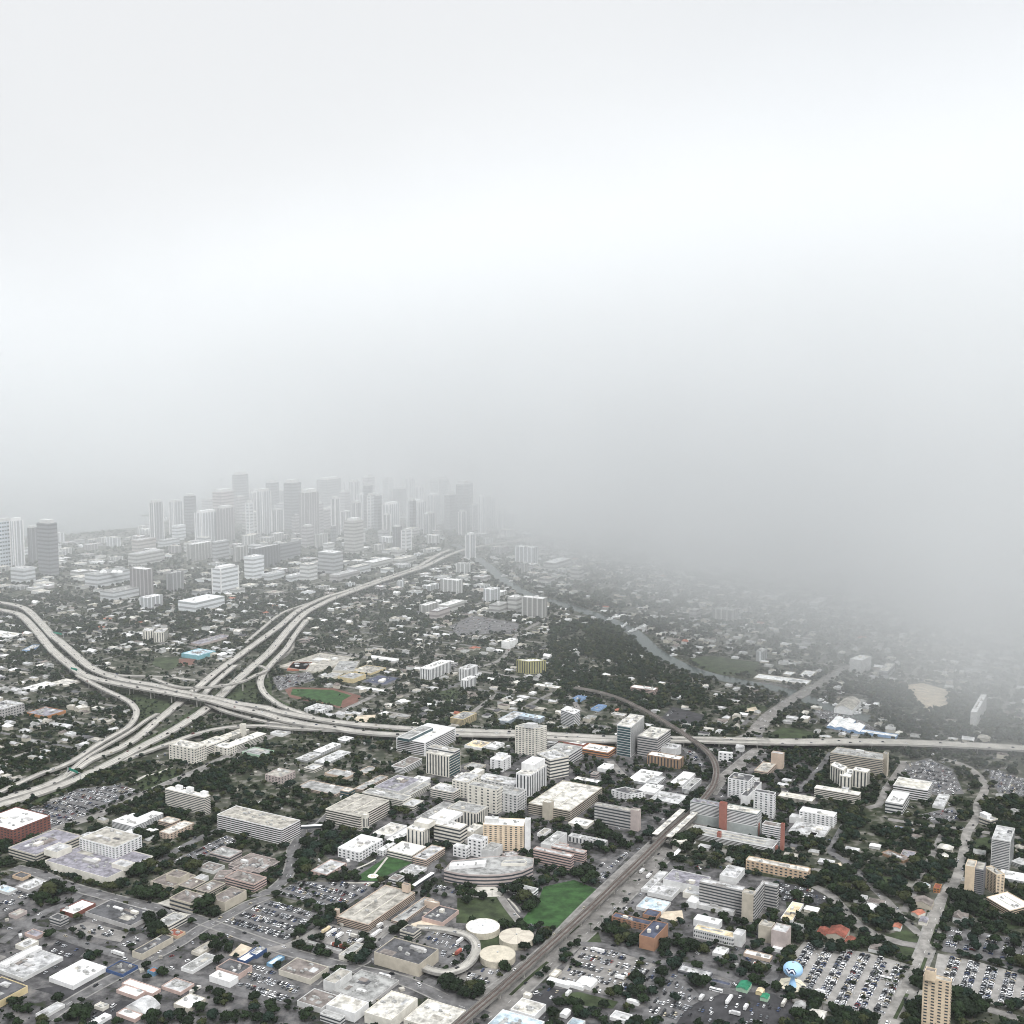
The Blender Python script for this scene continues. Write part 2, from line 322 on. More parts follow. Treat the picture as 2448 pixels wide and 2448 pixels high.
# name | material | layer height | outline
GROUND = '''
car_park|asphalt|.10|C2 150,575 340,478 930,498 640,690
car_park|asphalt|.11|C2 -200,770 110,608 480,712 255,945 -70,868
car_park|cpark|.10|C4 250,1020 345,915 820,1000 1100,1080 940,1450 640,1420 320,1290
car_park|dark|.12|C4 880,890 960,915 1120,1060 1060,1060 960,960
car_park|cpark|.11|C4 1310,1000 1560,1050 1960,1160 1990,1420 1880,1400 1255,1270
car_park|asphalt|.12|C4 1370,800 1960,910 1990,1090 1340,955
car_park|light|.10|C3 440,1120 590,930 1120,1070 1010,1260 930,1330 560,1270 400,1180
car_park|asphalt|.12|C3 1010,1170 1090,1090 1290,1170 1460,1330 1300,1509 960,1509 1090,1320
car_park|asphalt|.10|B1 200,1380 560,1225 880,1195 1020,1245 560,1450 360,1520
car_park|dark|.10|C4 130,470 420,540 520,600 510,670 180,620
car_park|asphalt|.12|C1 1215,345 1640,145 1720,190 1340,365
car_park|asphalt|.11|C1 830,940 1010,850 1080,880 900,985
car_park|asphalt|.10|C3 600,400 960,245 740,480 640,440
car_park|asphalt|.11|B4 1060,570 1240,520 1420,600 1500,780 1290,790 1040,640
car_park|asphalt|.11|B4 1640,600 1760,610 1960,680 1960,800 1760,790
car_park|light|.10|C2 400,885 560,785 850,850 720,985
car_park|light|.10|C2 1490,1150 1880,1070 1720,1250 1480,1190
car_park|asphalt|.10|C2 -150,1080 130,1090 390,1270 250,1370 0,1320
car_park|asphalt|.10|C1 0,540 330,470 190,640 0,720
car_park|asphalt|.12|C1 1680,1230 1960,1110 1960,1330 1850,1340
car_park|dark|.12|C3 1330,1400 1560,1270 1960,1290 2100,1400 2130,1520 1250,1520
car_park|dark|.13|C1 250,1260 700,1190 870,1160 500,1330
car_park|dark|.10|C1 180,1150 420,900 640,960 560,1040 330,1180
car_park|light|.10|C1 480,820 620,770 930,850 870,920 560,860
car_park|asphalt|.10|B4 1180,930 1420,870 1490,960 1290,1000
car_park|asphalt|.10|B2 150,420 420,380 470,440 200,520
car_park|dark|.11|B3 1120,380 1230,270 1460,330 1440,390 1180,400
car_park|asphalt|.11|B4 400,180 640,150 760,250 900,330 640,350 520,300
car_park|asphalt|.11|B3 1290,560 1400,600 1500,760 1440,740
car_park|asphalt|.11|C3 990,560 1060,400 1150,400 1000,620 900,720 830,690
car_park|asphalt|.12|C2 1330,500 1500,540 1480,600 1280,560
car_park|asphalt|.11|A2 1430,1260 1600,1180 1932,1240 1932,1300 1500,1330
car_park|dark|.11|C1 640,1430 870,1340 1130,1370 960,1509 640,1509
car_park|dark|.12|C3 0,1400 330,1250 480,1260 300,1420 420,1509 250,1509
helicopter_lawn|lawn|.14|C2 730,470 985,300 1165,345 970,445 935,482
lawn|lawn|.10|C3 130,780 270,600 300,520 520,470 690,540 620,640 400,815
lawn|grass|.10|C2 1490,600 1800,590 1920,780 1860,800 1480,780
lawn|grass|.12|C2 1640,900 1800,850 1820,960 1650,980
lawn|grass|.10|C3 400,1290 560,1280 840,1350 800,1400 520,1370
lawn|grass|.10|C3 570,900 690,830 720,920 640,930
lawn|grass|.10|C4 920,870 1080,830 1190,890 1190,920 1050,915
lawn|grass|.11|C4 1000,940 1150,970 1120,1040 1080,1040
lawn|grass|.10|C4 1660,780 1830,740 1932,820 1800,830
lawn|grass|.10|C4 900,440 1100,470 1080,520 920,490
lawn|grass|.10|B4 120,330 200,300 340,310 420,345 400,378 110,385
lawn|grass|.10|B4 1580,1110 1690,1080 1690,1190 1570,1180
park_meadow|grass|.10|A3 1330,1140 1500,1110 1850,1160 1830,1240 1600,1250 1430,1200
highway_verge|grass|.09|B1 250,1290 520,1150 900,960 1260,740 1460,600 1640,480 1800,380 1960,260 1960,560 1500,640 1100,960 600,1180 260,1330
highway_verge|grass|.08|B1 740,460 1080,560 1340,590 1200,700 990,830 1010,680 960,600
highway_verge|grass|.10|B2 0,540 60,400 160,560 330,640 0,600
sports_track|clay|.10|B2 245,510 285,492 600,500 795,555 770,600 655,645 560,628 280,565
sports_field|lawn|.14|B2 285,545 300,503 590,512 725,552 660,588 648,632 570,615
sports_field|grass|.12|B1 1090,330 1120,280 1290,270 1290,340 1210,370
sports_field|clay|.10|B1 1290,290 1420,280 1400,330 1290,340
meadow|grass|.10|B1 960,1180 1150,1090 1320,1080 1270,1170 1050,1240
meadow|grass|.10|B2 1290,760 1420,700 1430,740 1400,760
meadow|grass|.10|B2 1330,530 1480,500 1530,560 1420,600
meadow|grass|.11|B3 1650,270 1800,250 1932,270 1880,310 1700,310
sand_lot|sand|.10|C1 1650,1015 1740,930 1820,960 1745,1035
sand_lot|sand|.10|C3 1170,700 1300,690 1310,750 1250,770 1140,740
sand_lot|sand|.10|A4 1080,1020 1200,1005 1400,1060 1375,1180 1230,1225 1190,1170 1090,1060
sand_lot|sand|.10|B2 730,700 900,690 890,740 760,750
sand_lot|sand|.10|C4 520,360 610,345 625,390 540,395
sand_lot|sand|.10|B3 1740,290 1830,270 1850,300 1760,310
yard|sand|.12|C2 1150,790 1240,760 1400,800 1200,820
plaza|paving|.12|C2 1540,590 1600,520 1760,520 1830,560 1800,590 1560,600
plaza|paving|.12|C3 1150,170 1360,40 1400,100 1180,210
plaza|paving|.13|C1 1130,640 1240,600 1230,690 1380,720 1350,730
'''
ZONES = '''
paved_yards|F 0,1660 40,1640 290,1715 560,1795 900,1932 -20,1960
paved_yards|F 560,1760 640,1640 560,1560 760,1480 1000,1400 1300,1400 1310,1580 1190,1690 900,1940 700,1940
paved_yards|F 1180,1610 1480,1660 1500,1932 880,1940 1180,1690
paved_yards|F 1290,1400 1500,1410 1560,1480 1500,1600 1320,1580
'''
def zone_mat():
    m = bpy.data.materials.new('yard_paving'); m.use_nodes = True; nt = m.node_tree; b = nt.nodes['Principled BSDF']; b.inputs['Roughness'].default_value = .95; b.inputs['Specular IOR Level'].default_value = .1
    g = nt.nodes.new('ShaderNodeNewGeometry'); n = nt.nodes.new('ShaderNodeTexNoise'); n.inputs['Scale'].default_value = .045; n.inputs['Detail'].default_value = 7; n.inputs['Roughness'].default_value = .68
    nt.links.new(g.outputs['Position'], n.inputs['Vector']); r = nt.nodes.new('ShaderNodeValToRGB'); e = r.color_ramp.elements; e.new(.5); e.new(.55)
    for k, (p, c) in enumerate(((.38,(.03,.036,.022)), (.44,(.05,.049,.05)), (.54,(.11,.107,.108)), (.68,(.2,.19,.18)))): e[k].position = p; e[k].color = (*c, 1)
    nt.links.new(n.outputs['Fac'], r.inputs['Fac']); nt.links.new(r.outputs['Color'], b.inputs['Base Color']); return m
ZM = zone_mat()
for i, ln in enumerate(ZONES.strip().split('\n')):
    nm, pts = ln.split('|'); m = MB(); m.face(ccw([tuple(W(T, x, y, .03 + i*.006)) for T, x, y in parse_pts(pts)])); tag(m.obj(nm, ZM), kind='structure')
SHEETS = []
for gi, ln in enumerate(GROUND.strip().split('\n')):
    nm, mk, z, pts = ln.split('|'); P = [W(T, x, y) for T, x, y in parse_pts(pts)]
    P = ccw([(p.x, p.y) for p in P]); m = MB(); m.face([(x, y, float(z) - .02 + gi*.0022) for x, y in P])
    o = tag(m.obj(nm, GMAT[mk]), kind='structure'); mark(P, 4); SHEETS.append((nm, mk, P))
# river and bay
riv = [W('F', x/1.26708, y/1.26708, .25) for x, y in ((1085,1300),(1120,1325),(1150,1342),(1185,1370),(1215,1395),(1255,1418),(1330,1440),(1400,1462),(1470,1488),(1515,1512),(1560,1553),(1605,1580),(1660,1604),(1730,1622),(1800,1636),(1880,1652),(1950,1680),(2030,1705),(2090,1722))]
path = spline(riv, 30); m = MB(); ribbon(m, path, -18, 18)
RIVER = path; markpath(path, 38)
tag(m.obj('river', WATER), kind='structure')
sh = [W('F', x, y, .3) for x, y in ((-260,1014),(40,1012),(112,1010),(160,1006),(225,998),(275,994),(300,978),(420,958),(560,938),(700,930),(860,918),(1000,905))]
m = MB(); m.face([p for p in sh] + [Vector((2500,11300,.3)), Vector((-8900,11300,.3)), Vector((-8900,5200,.3))])
tag(m.obj('bay', WATER), kind='structure')
mark([(p.x,p.y) for p in sh] + [(2500,11300),(-8900,11300),(-8900,5200)], 2)
for k, (x, y, r) in enumerate(((322,988,14),(335,988,22),(345,987,18),(283,973,20))):
    p = W('F', x, y, .2); mm = MB(); q = [(p.x + r*1.8*math.cos(t), p.y + r*math.sin(t)) for t in [i*.4 for i in range(16)]]; mm.prism(ccw(q), .2, 2.5)
    tag(mm.obj('island', GRASS), kind='structure')
# ------------------------------------------------------------------ streets   width | height of layer | material | path
ROADS = '''
27|.16|light|C3 -140,1450 0,1340 300,1070 560,850 800,630 1000,435 1180,265 1330,130 1480,0
13|.17|light|C3 -160,1340 120,1130 330,960 500,780 720,560 1000,300 1180,130
13|.16|asphalt|C1 100,380 300,430 500,510 820,600 1050,650 1400,745 1932,935 C2 350,1010 700,1100 1000,1165 1200,1235 1500,1375 1700,1450
11|.17|asphalt|C1 0,925 170,800 350,690 480,640 600,550
11|.17|asphalt|C1 120,775 250,820 400,860 700,965 1000,1050 1300,1150 1700,1275 1932,1345 C2 150,1400
12|.18|asphalt|C1 330,1480 480,1370 700,1240 1000,1080 1300,920 1450,820 1600,750 1800,640 1932,590 C2 30,590 130,555 230,480 290,370 300,260 350,170 440,90 B2 500,1480 620,1360
13|.18|light|B1 300,1560 470,1490 640,1440 870,1340 1200,1190 1480,1070 1800,910 1960,840
11|.17|asphalt|C1 1100,380 1250,270 1480,150 1640,80
10|.18|light|C2 80,980 260,945 420,870 560,770
12|.17|asphalt|C2 430,1220 560,1120 720,1100 880,1000 1000,860
16|.19|light|C2 860,900 960,820 1020,770
15|.20|boul|C4 900,1640 960,1509 1060,1330 1150,1140 1230,950 1290,760 1380,580 1430,500
11|.20|boul|C4 1430,500 1460,420 1500,250 1520,130 1590,20 B4 1600,850 1650,740 1610,650 1500,570 1420,545 1330,520
11|.18|light|C4 420,515 540,580 640,690 750,800 900,880 1050,925 1190,950
9|.18|light|C4 540,270 640,335 740,430 900,580 1000,680 1100,790 1190,870
10|.18|asphalt|B4 760,1370 720,1330 640,1260 540,1200 590,1090 640,1000
11|.18|asphalt|C4 1340,965 1600,1020 1932,1130
10|.17|light|C4 1290,1280 1600,1380 1932,1480
23|.22|light|A4 -20,1370 100,1240 300,1100 480,1000 600,925 700,880
16|.19|light|B3 1932,540 1820,600 1700,700 1570,810 1500,900
10|.18|light|B4 800,880 880,860 940,740 1050,580 1060,540
9|.18|light|B4 950,960 1200,1000 1480,1030 1932,1100
9|.18|asphalt|B4 300,760 400,660 500,540 540,480
11|.17|light|B2 600,690 770,610 1000,500 1230,420
11|.17|light|B2 320,175 700,250 960,300 1230,345 1560,365 1932,420
10|.17|light|A2 530,1200 750,1150 1000,1090
10|.17|light|A3 -200,1200 0,1130 100,970 250,880 420,790
11|.17|light|B3 780,660 830,720 900,790
9|.17|light|B2 1560,700 1680,610 1780,540
11|.17|light|A1 380,1290 600,1200 800,1150 1000,1090 1200,1040 1340,1010
10|.17|light|B3 1932,330 1830,440 1660,500 1460,490
9|.17|light|B3 380,140 500,210 560,300
9|.17|light|B1 0,1430 160,1380 420,1290
9|.17|asphalt|C3 560,930 800,950 1110,1060 1400,1090 1700,1190
11|.18|asphalt|C3 1420,1330 1560,1270 1700,1275
10|.17|asphalt|C4 0,1060 150,1110 60,1230
10|.17|asphalt|C2 1250,1190 1400,1250 1580,1360 1720,1380
9|.17|asphalt|C2 1330,330 1280,470 1180,560
8|.17|light|C2 1800,590 1860,680 1932,770
'''
def street(path, wd, mt, name='road'):
    m = MB(); N = normals2(path); ribbon(m, path, -wd/2, wd/2, 0, N=N)
    o = tag(m.obj(name, GMAT[mt]), kind='structure')
    if wd >= 12:
        k = MB()
        for s in (-1, 1): ribbon(k, path, s*wd/2, s*(wd/2 + 1.8), .13, .13, N=N); ribbon(k, path, s*wd/2, s*wd/2 + .01*s, 0, .13, N=N)
        tag(k.obj('pavement', KERB), kind='structure')
        l = MB(); offs = [-.12, .12] if wd < 20 else [-wd/4 - .1, wd/4 - .1]
        for i in range(0, len(path) - 1, 2):
            for q in ([0.0] if wd < 20 else [-wd/4, wd/4]):
                e_ = path[i].lerp(path[i+1], .4); l.face([path[i] + N[i]*(q-.11) + Vector((0,0,.06)), e_ + N[i]*(q-.11) + Vector((0,0,.06)), e_ + N[i]*(q+.11) + Vector((0,0,.06)), path[i] + N[i]*(q+.11) + Vector((0,0,.06))])
        tag(l.obj('road_marking', LINE), kind='structure')
    markpath(path, wd + 2)
PATHS = []
for ri, ln in enumerate(ROADS.strip().split('\n')):
    wd, z, mt, pts = ln.split('|'); wd = float(wd); z = float(z) + .06 + ri*.005
    pa = spline([W(T, x, y, float(z)) for T, x, y in parse_pts(pts)], 12)
    street(pa, wd, mt); PATHS.append((wd, pa))
# planted medians of the boulevard
for pts in ('C4 1000,1470 1070,1330 1090,1290', 'C4 1180,1150 1225,1030', 'C4 1262,930 1310,790', 'C4 1365,690 1400,570', 'C3 60,1300 200,1170 330,1060', 'C3 480,860 560,790', 'C3 650,690 760,590', 'C3 840,510 960,400'):
    pa = spline([W(T, x, y, .62) for T, x, y in parse_pts(pts)], 12); m = MB(); N = normals2(pa)
    ribbon(m, pa, -1.5, 1.5, 0, N=N); ribbon(m, pa, -1.5, -1.52, -.25, 0, N=N); ribbon(m, pa, 1.5, 1.52, -.25, 0, N=N)
    tag(m.obj('road_median', GRASS), kind='structure')
# generic street grid of the neighbourhoods: faint lines along the two town directions
def to_uv(p): return p.x*U.x + p.y*U.y, p.x*V.x + p.y*V.y
def from_uv(a, b, z=0.0): return Vector((U.x*a + V.x*b, U.y*a + V.y*b, z))
def clear_run(pa):
    run = []
    for p in pa:
        X, Y = project(p)
        if occ(p.x, p.y) & 7 or not (-150 < X < 2600) or p.y > 5200: 
            if len(run) > 4: yield run
            run = []
        else: run.append(p)
    if len(run) > 4: yield run
# ------------------------------------------------------------------ raised highways   width | path with deck heights
HW = '''
highway|pale six lane expressway deck curving in from the bay towards the interchange|17|A1 -60,1128,9 60,1150,9 150,1180,9 260,1290,9 340,1389,9 B1 400,245,10 500,328,11 600,398,12 720,438,13 900,475,14 1100,510,15 1300,545,15 1500,580,15 1700,635,14 1932,688,13 B2 200,715,12 400,757,11 600,783,10 800,815,9 1060,832,8 1300,826,8 1600,832,8 1932,838,8 B3 320,492,8 820,515,8 1310,512,8 1932,530,8
highway|pale expressway deck on the far side of the twin decks above the interchange|17|A1 -60,1080,9 60,1095,9 180,1130,9 280,1220,9 380,1330,9 B1 420,150,10 530,245,11 640,338,12 760,398,13 900,440,14 1080,470,15 1250,505,15 1400,545,15 1560,572,15 1700,605,14 1932,640,13 B2 150,655,12 330,692,11 600,738,10 900,770,9 1160,788,8 1450,800,8 1932,815,8 B3 320,465,8 820,492,8 1310,498,8 1932,510,8
highway|long straight pale expressway deck running past the tan courthouse block|26|B3 1840,518,8 1932,520,8 B4 300,402,9 600,400,9 1000,404,10 1500,424,10 1960,450,10 2700,500,10
highway|pale northbound expressway carriageway passing under the crossing twin decks|15|B1 -60,1320,3 300,1210,3 480,1128,3 650,1015,3 850,935,3 1000,848,3 1100,762,3 1250,640,3 1335,568,4 1420,500,5 1550,390,6 1700,280,7 1932,112,8 A2 215,1250,9 330,1152,9 440,1090,9 560,1040,9 700,1000,9 900,932,9 1100,868,9 1220,820,9 1350,742,9 1440,705,9
highway|pale southbound expressway carriageway dotted with cars beside the grass verge|17|B1 -60,1362,3 240,1270,3 400,1215,3 560,1150,3 750,1062,3 900,985,3 1050,905,3 1200,828,3 1350,738,3 1480,650,4 1580,562,5 1690,460,6 1800,362,7 1932,248,8 A2 185,1385,9 288,1262,9 392,1162,9 490,1108,9 600,1055,9 750,1000,9 950,930,9 1100,878,9 1250,828,9 1400,757,9 1530,708,9 1650,680,9 1932,640,9 A3 120,268,9 300,248,9 460,215,9 640,172,9
highway_ramp|single lane ramp looping down from the expressway past the brick housing rows|10|B1 560,400,12 640,448,12 760,510,12 870,560,11 945,605,11 985,660,10 970,722,9 915,785,8 800,850,7 700,908,6 580,990,5 450,1060,5 300,1110,5 150,1178,5 -60,1275,5
highway_ramp|wide curved ramp sweeping down beside the school sports field|11|A2 400,1210,9 B2 320,110,10 255,210,11 150,320,12 92,390,13 68,455,13 88,522,12 150,580,11 230,630,10 330,665,10 430,700,10
highway_ramp|outer ramp hugging the trees beside the wide curved ramp|8|B2 405,15,8 330,105,7 300,160,5 298,205,3 250,255,2 180,310,1
highway_ramp|frontage ramp curving behind the cream hospital with the clock tower|10|B1 850,1030,2 980,985,3 1100,940,5 1240,890,7 1400,832,8 1560,792,8 1720,772,8 1932,770,8 B2 300,788,8 600,800,8 850,815,8 950,826,8
highway_ramp|thin dark flyover arching over the middle of the interchange|8|B1 1100,425,17 1250,480,18 1400,496,19 1600,480,19 1750,448,18 1850,400,17 1932,365,15 B2 60,335,13
highway_ramp|low slip road running along the far edge of the interchange|8|B1 700,370,6 790,392,5 900,408,3 1080,412,2 1230,415,1 1330,385,.6
highway_ramp|short connector road under the flyover on the far side of the interchange|10|B1 1250,420,1 1350,436,1 1460,448,1 1560,470,1 1640,478,1
highway_ramp|descending slip ramp between the twin decks and the frontage ramp|8|B1 1490,600,9 1600,655,9 1750,700,8 1932,742,8 B2 150,747,8 330,766,8 500,785,9
highway_ramp|narrow service ramp between the loop ramp and the main carriageways|7|B1 460,1135,3 620,1000,4 780,905,5 950,805,6 1060,725,6 1140,680,6
highway_ramp|left hand slip carriageway leaving the main expressway before the crossing|11|B1 1470,548,6 1520,485,7 1600,412,8 1650,370,9 1700,330,9
highway_ramp|slim slip road beside the distant bend of the expressway|8|A2 -40,1380,5 80,1275,6 170,1200,7 250,1150,8 380,1105,8 450,1082,9
'''
PIERM = mat('pier_concrete', (.4,.39,.36), .9, .25, .2)
DECKS = []
def deck(name, label, wd, path):
    N = normals2(path); m = MB()
    ribbon(m, path, -wd/2, wd/2, 0, N=N)
    side = MB()
    for s in (-1, 1):
        b = MB()
        ribbon(b, path, s*wd/2, s*(wd/2 - .45), .85, N=N); ribbon(b, path, s*wd/2, s*(wd/2 + .002), .85, -1.9, N=N); ribbon(b, path, s*(wd/2 - .45), s*(wd/2 - .452), .002, .85, N=N)
        side = b if s < 0 else side
        if s < 0: bl = b
        else: br = b
    u = MB(); ribbon(u, path, wd/2, -wd/2, -1.9, N=N)
    o = m.obj(name, HWY); tag(o, label, None, None, 'structure')
    bl.obj('barrier', HWYS, o); br.obj('barrier', HWYS, o); u.obj('deck_underside', HWYS, o)
    lm = MB(); nl = max(1, int(wd/3.9)); 
    for k in range(1, nl):
        q = -wd/2 + wd*k/nl
        for i in range(0, len(path) - 1, 2):
            lm.face([path[i] + N[i]*(q-.15) + Vector((0,0,.03)), path[i+1] + N[i+1]*(q-.15) + Vector((0,0,.03)), path[i+1] + N[i+1]*(q+.15) + Vector((0,0,.03)), path[i] + N[i]*(q+.15) + Vector((0,0,.03))])
    wr = MB()
    for k in range(nl): q = -wd/2 + wd*(k + .5)/nl; ribbon(wr, path, q - .95, q + .95, .015, N=N)
    wr.obj('lane_wear', mat('lane_wear', (.36,.345,.315), .85, .35, .08), o)
    for q in (-wd/2 + 1.1, wd/2 - 1.1): ribbon(lm, path, q - .12, q + .12, .03, N=N)
    lm.obj('lane_marking', mat('worn_lane_paint', (.3,.295,.28), .8, .2, .5), o)
    acc = 0; npier = 0; pm = {}
    for i in range(1, len(path)):
        acc += (path[i] - path[i-1]).length
        if acc > 42 and path[i].z > 3.5 and npier < 90:
            acc = 0; npier += 1; a = math.atan2(N[i].y, N[i].x); h = path[i].z - 2.0
            if wd > 12:
                b = MB(); b.box((path[i].x, path[i].y), wd*.8, 1.5, h - 1.3, h, a)
                for s in (-1, 1): b.box((path[i].x + N[i].x*s*wd*.24, path[i].y + N[i].y*s*wd*.24), 1.5, 1.5, 0, h - 1.3, a)
            else:
                b = MB(); b.box((path[i].x, path[i].y), wd*.7, 1.4, h - 1.2, h, a); b.box((path[i].x, path[i].y), 2.2, 1.5, 0, h - 1.2, a)
            b.obj('pier', PIERM, o)
    markpath(path, wd + 3); DECKS.append((wd, path)); return o
for ln in HW.strip().split('\n'):
    nm, lb, wd, pts = ln.split('|')
    deck(nm, lb, float(wd), spline([W(T, x, y, z) for T, x, y, z in parse_pts(pts)], 16))
# overhead direction signs on the expressway
GREEN = mat('sign_green', (.02,.2,.14), .5, 0)
for T, x0, y0, x1, y1, z, lb in (('B1',375,118,460,135,10,'green direction board on a gantry over the deck that comes in from the bay'), ('B1',488,1110,580,1150,3,'green direction board on a gantry above the main carriageways near the lower trees'), ('B1',505,380,570,395,12,'grey gantry sign beside the start of the loop ramp')):
    a, b = W(T, x0, y0, z), W(T, x1, y1, z); r = empty('highway_sign', ((a+b)/2), lb, 'road sign'); c0 = (a+b)/2
    an = math.atan2(b.y - a.y, b.x - a.x); L = (b - a).length
    for p in (a, b): m = MB(); m.box((p.x-c0.x, p.y-c0.y), .6, .6, 0, 7.5, an); m.obj('post', METAL, r)
    m = MB(); m.box((0,0), L, .5, 7.0, 7.9, an); m.obj('beam', METAL, r)
    m = MB(); d = Vector((math.sin(an), -math.cos(an), 0))*.5; m.box((d.x, d.y), L*.7, .25, 5.6, 9.2, an); m.obj('sign_panel', GREEN, r)
# ------------------------------------------------------------------ elevated railway with its station
RAILC = mat('guideway_concrete', (.2,.19,.175), .9, .4, .05); TRACK = mat('track_bed', (.085,.065,.058), .95, .4, .2); RAILM = mat('rail_steel', (.2,.17,.15), .5, 0)
rp = spline([W(T, x, y, 9) for T, x, y in parse_pts('C3 -420,1600 -180,1395 -20,1262 200,1068 420,872 640,672 860,462 1060,270 1200,130 1300,40 1380,-30 B3 1480,905 1530,830 1548,740 1530,660 1470,580 1390,520 1290,450 1210,400 1130,350 1040,300 960,262 880,222 760,180 640,150 520,130')], 10)
N = normals2(rp); m = MB()
ribbon(m, rp, -4.6, 4.6, 0, N=N)
for s in (-1, 1): ribbon(m, rp, s*4.6, s*4.602, .9, -1.6, N=N); ribbon(m, rp, s*4.6, s*4.3, .9, N=N); ribbon(m, rp, s*4.3, s*4.298, .9, 0, N=N)
ribbon(m, rp, 4.6, -4.6, -1.6, N=N)
gw = m.obj('rail_guideway', RAILC); tag(gw, 'long elevated concrete railway line with two dark tracks crossing the hospital district', 'railway')
for s in (-1, 1):
    m = MB(); ribbon(m, rp, s*2.3 - 1.35, s*2.3 + 1.35, .04, N=N); t = m.obj('track_bed', TRACK, gw)
    for q in (-.72, .72): m = MB(); ribbon(m, rp, s*2.3 + q - .09, s*2.3 + q + .09, .2, N=N); ribbon(m, rp, s*2.3 + q + .09, s*2.3 + q + .091, .2, .04, N=N); m.obj('rail', RAILM, t)
m = MB(); ribbon(m, rp, -.35, .35, .55, N=N); ribbon(m, rp, .35, .352, .55, 0, N=N); ribbon(m, rp, -.352, -.35, 0, .55, N=N); m.obj('walkway', RAILC, gw)
acc = 0; n = 0
for i in range(1, len(rp)):
    acc += (rp[i] - rp[i-1]).length
    if acc > 34 and n < 85:
        acc = 0; n += 1; a = math.atan2(N[i].y, N[i].x); b = MB(); b.box((rp[i].x, rp[i].y), 6.4, 1.6, 5.6, 7.4, a); b.box((rp[i].x, rp[i].y), 2.2, 1.6, 0, 5.6, a); b.obj('pier', PIERM, gw)
markpath(rp, 12)
# station: two platforms under pale roofs astride the line
c0 = W('C3', 1255, 88, 9); st = empty('rail_station', (c0.x, c0.y, 0), 'elevated railway station with two long pale platform roofs beside the red and grey garage', 'railway station')
ang = math.atan2(U.y, U.x)
for s in (-1, 1):
    o_ = V*(s*8.5); m = MB(); m.box((o_.x, o_.y), 96, 5.5, 7.4, 10, ang); p = m.obj('platform', RAILC, st)
    m = MB(); m.box((o_.x*1.02, o_.y*1.02), 92, 7.2, 14.2, 14.8, ang); r = m.obj('platform_roof', rm('rc'), st)
    for k in range(7):
        q = o_ + U*(-40 + 80*k/6); m = MB(); m.box((q.x, q.y), .5, .5, 10, 14.2, ang); m.obj('post', METAL, p)
    for k in range(5):
        q = o_ + U*(-36 + 72*k/4); m = MB(); m.box((q.x, q.y), 4, 3, 14.8, 15.6, ang); m.obj('skylight', rm('rl'), r)
q = V*(-20) - U*38
m = MB(); m.box((q.x, q.y), 16, 13, 0, 11, ang); m.obj('entrance_hall', wm('cream'), st)
m = MB(); q = V*(-24) - U*62; m.box((q.x, q.y), 34, 5, 3.4, 4, ang); m.obj('walkway_canopy', rm('rw'), st)
# ------------------------------------------------------------------ buildings
def _unit(): 
    m = MB(); m.box((0,0), 1, 1, 0, 1); me = bpy.data.meshes.new('window'); me.from_pydata(m.v, [], m.f); me.materials.append(GLASS); return me
WIN = _unit()
def _rtu(k):
    m = MB(); m.box((0,0), 1, 1, 0, .8)
    if k == 0:
        for x in (-.25, .25): m.prism([(x + .18*math.cos(t*.785), .18*math.sin(t*.785)) for t in range(8)], .8, 1.0)
    elif k == 1: m.box((.1,0), .5, .9, .8, 1.15)
    else: m.box((-.7,0), .5, .5, 0, .5); m.box((.2,.1), .5, .4, .8, 1.0)
    me = bpy.data.meshes.new('rooftop_unit'); me.from_pydata(m.v, [], m.f); me.materials.append(mat('unit_metal', (.4,.4,.39), .6, .35, .3)); return me
RTU = [_rtu(k) for k in range(3)]
def snapdir(e):
    e = Vector((e.x, e.y, 0)).normalized(); best = max((U, -U, V, -V), key=lambda d: d.dot(e)); return best if best.dot(e) > math.cos(math.radians(24)) else e
STAT = []
def solve(T, L, N, R, base, z0=0.0, snap=True):
    nx, ny = px(T, *N); bx, by = px(T, N[0], base)
    gp = at(nx, by, z0); d = ray(nx, ny); h = H + gp.y/d[1]*d[2]
    h = max(h, z0 + (3.2 if z0 == 0 else 1.5))
    n = at(nx, ny, h); l = W(T, *L, h); r = W(T, *R, h); e1 = l - n; e2 = r - n
    if snap:
        d1 = snapdir(e1); d2 = snapdir(e2)
        if abs(d1.dot(d2)) > .3:            # not at right angles: trust the longer side
            if e1.length >= e2.length: d2 = Vector((-d1.y, d1.x, 0)); d2 = d2 if d2.dot(e2) > 0 else -d2
            else: d1 = Vector((-d2.y, d2.x, 0)); d1 = d1 if d1.dot(e1) > 0 else -d1
        e1 = d1*max(2, e1.dot(d1)); e2 = d2*max(2, e2.dot(d2))
    P = [n + e1, n, n + e2, n + e1 + e2]
    return P, h
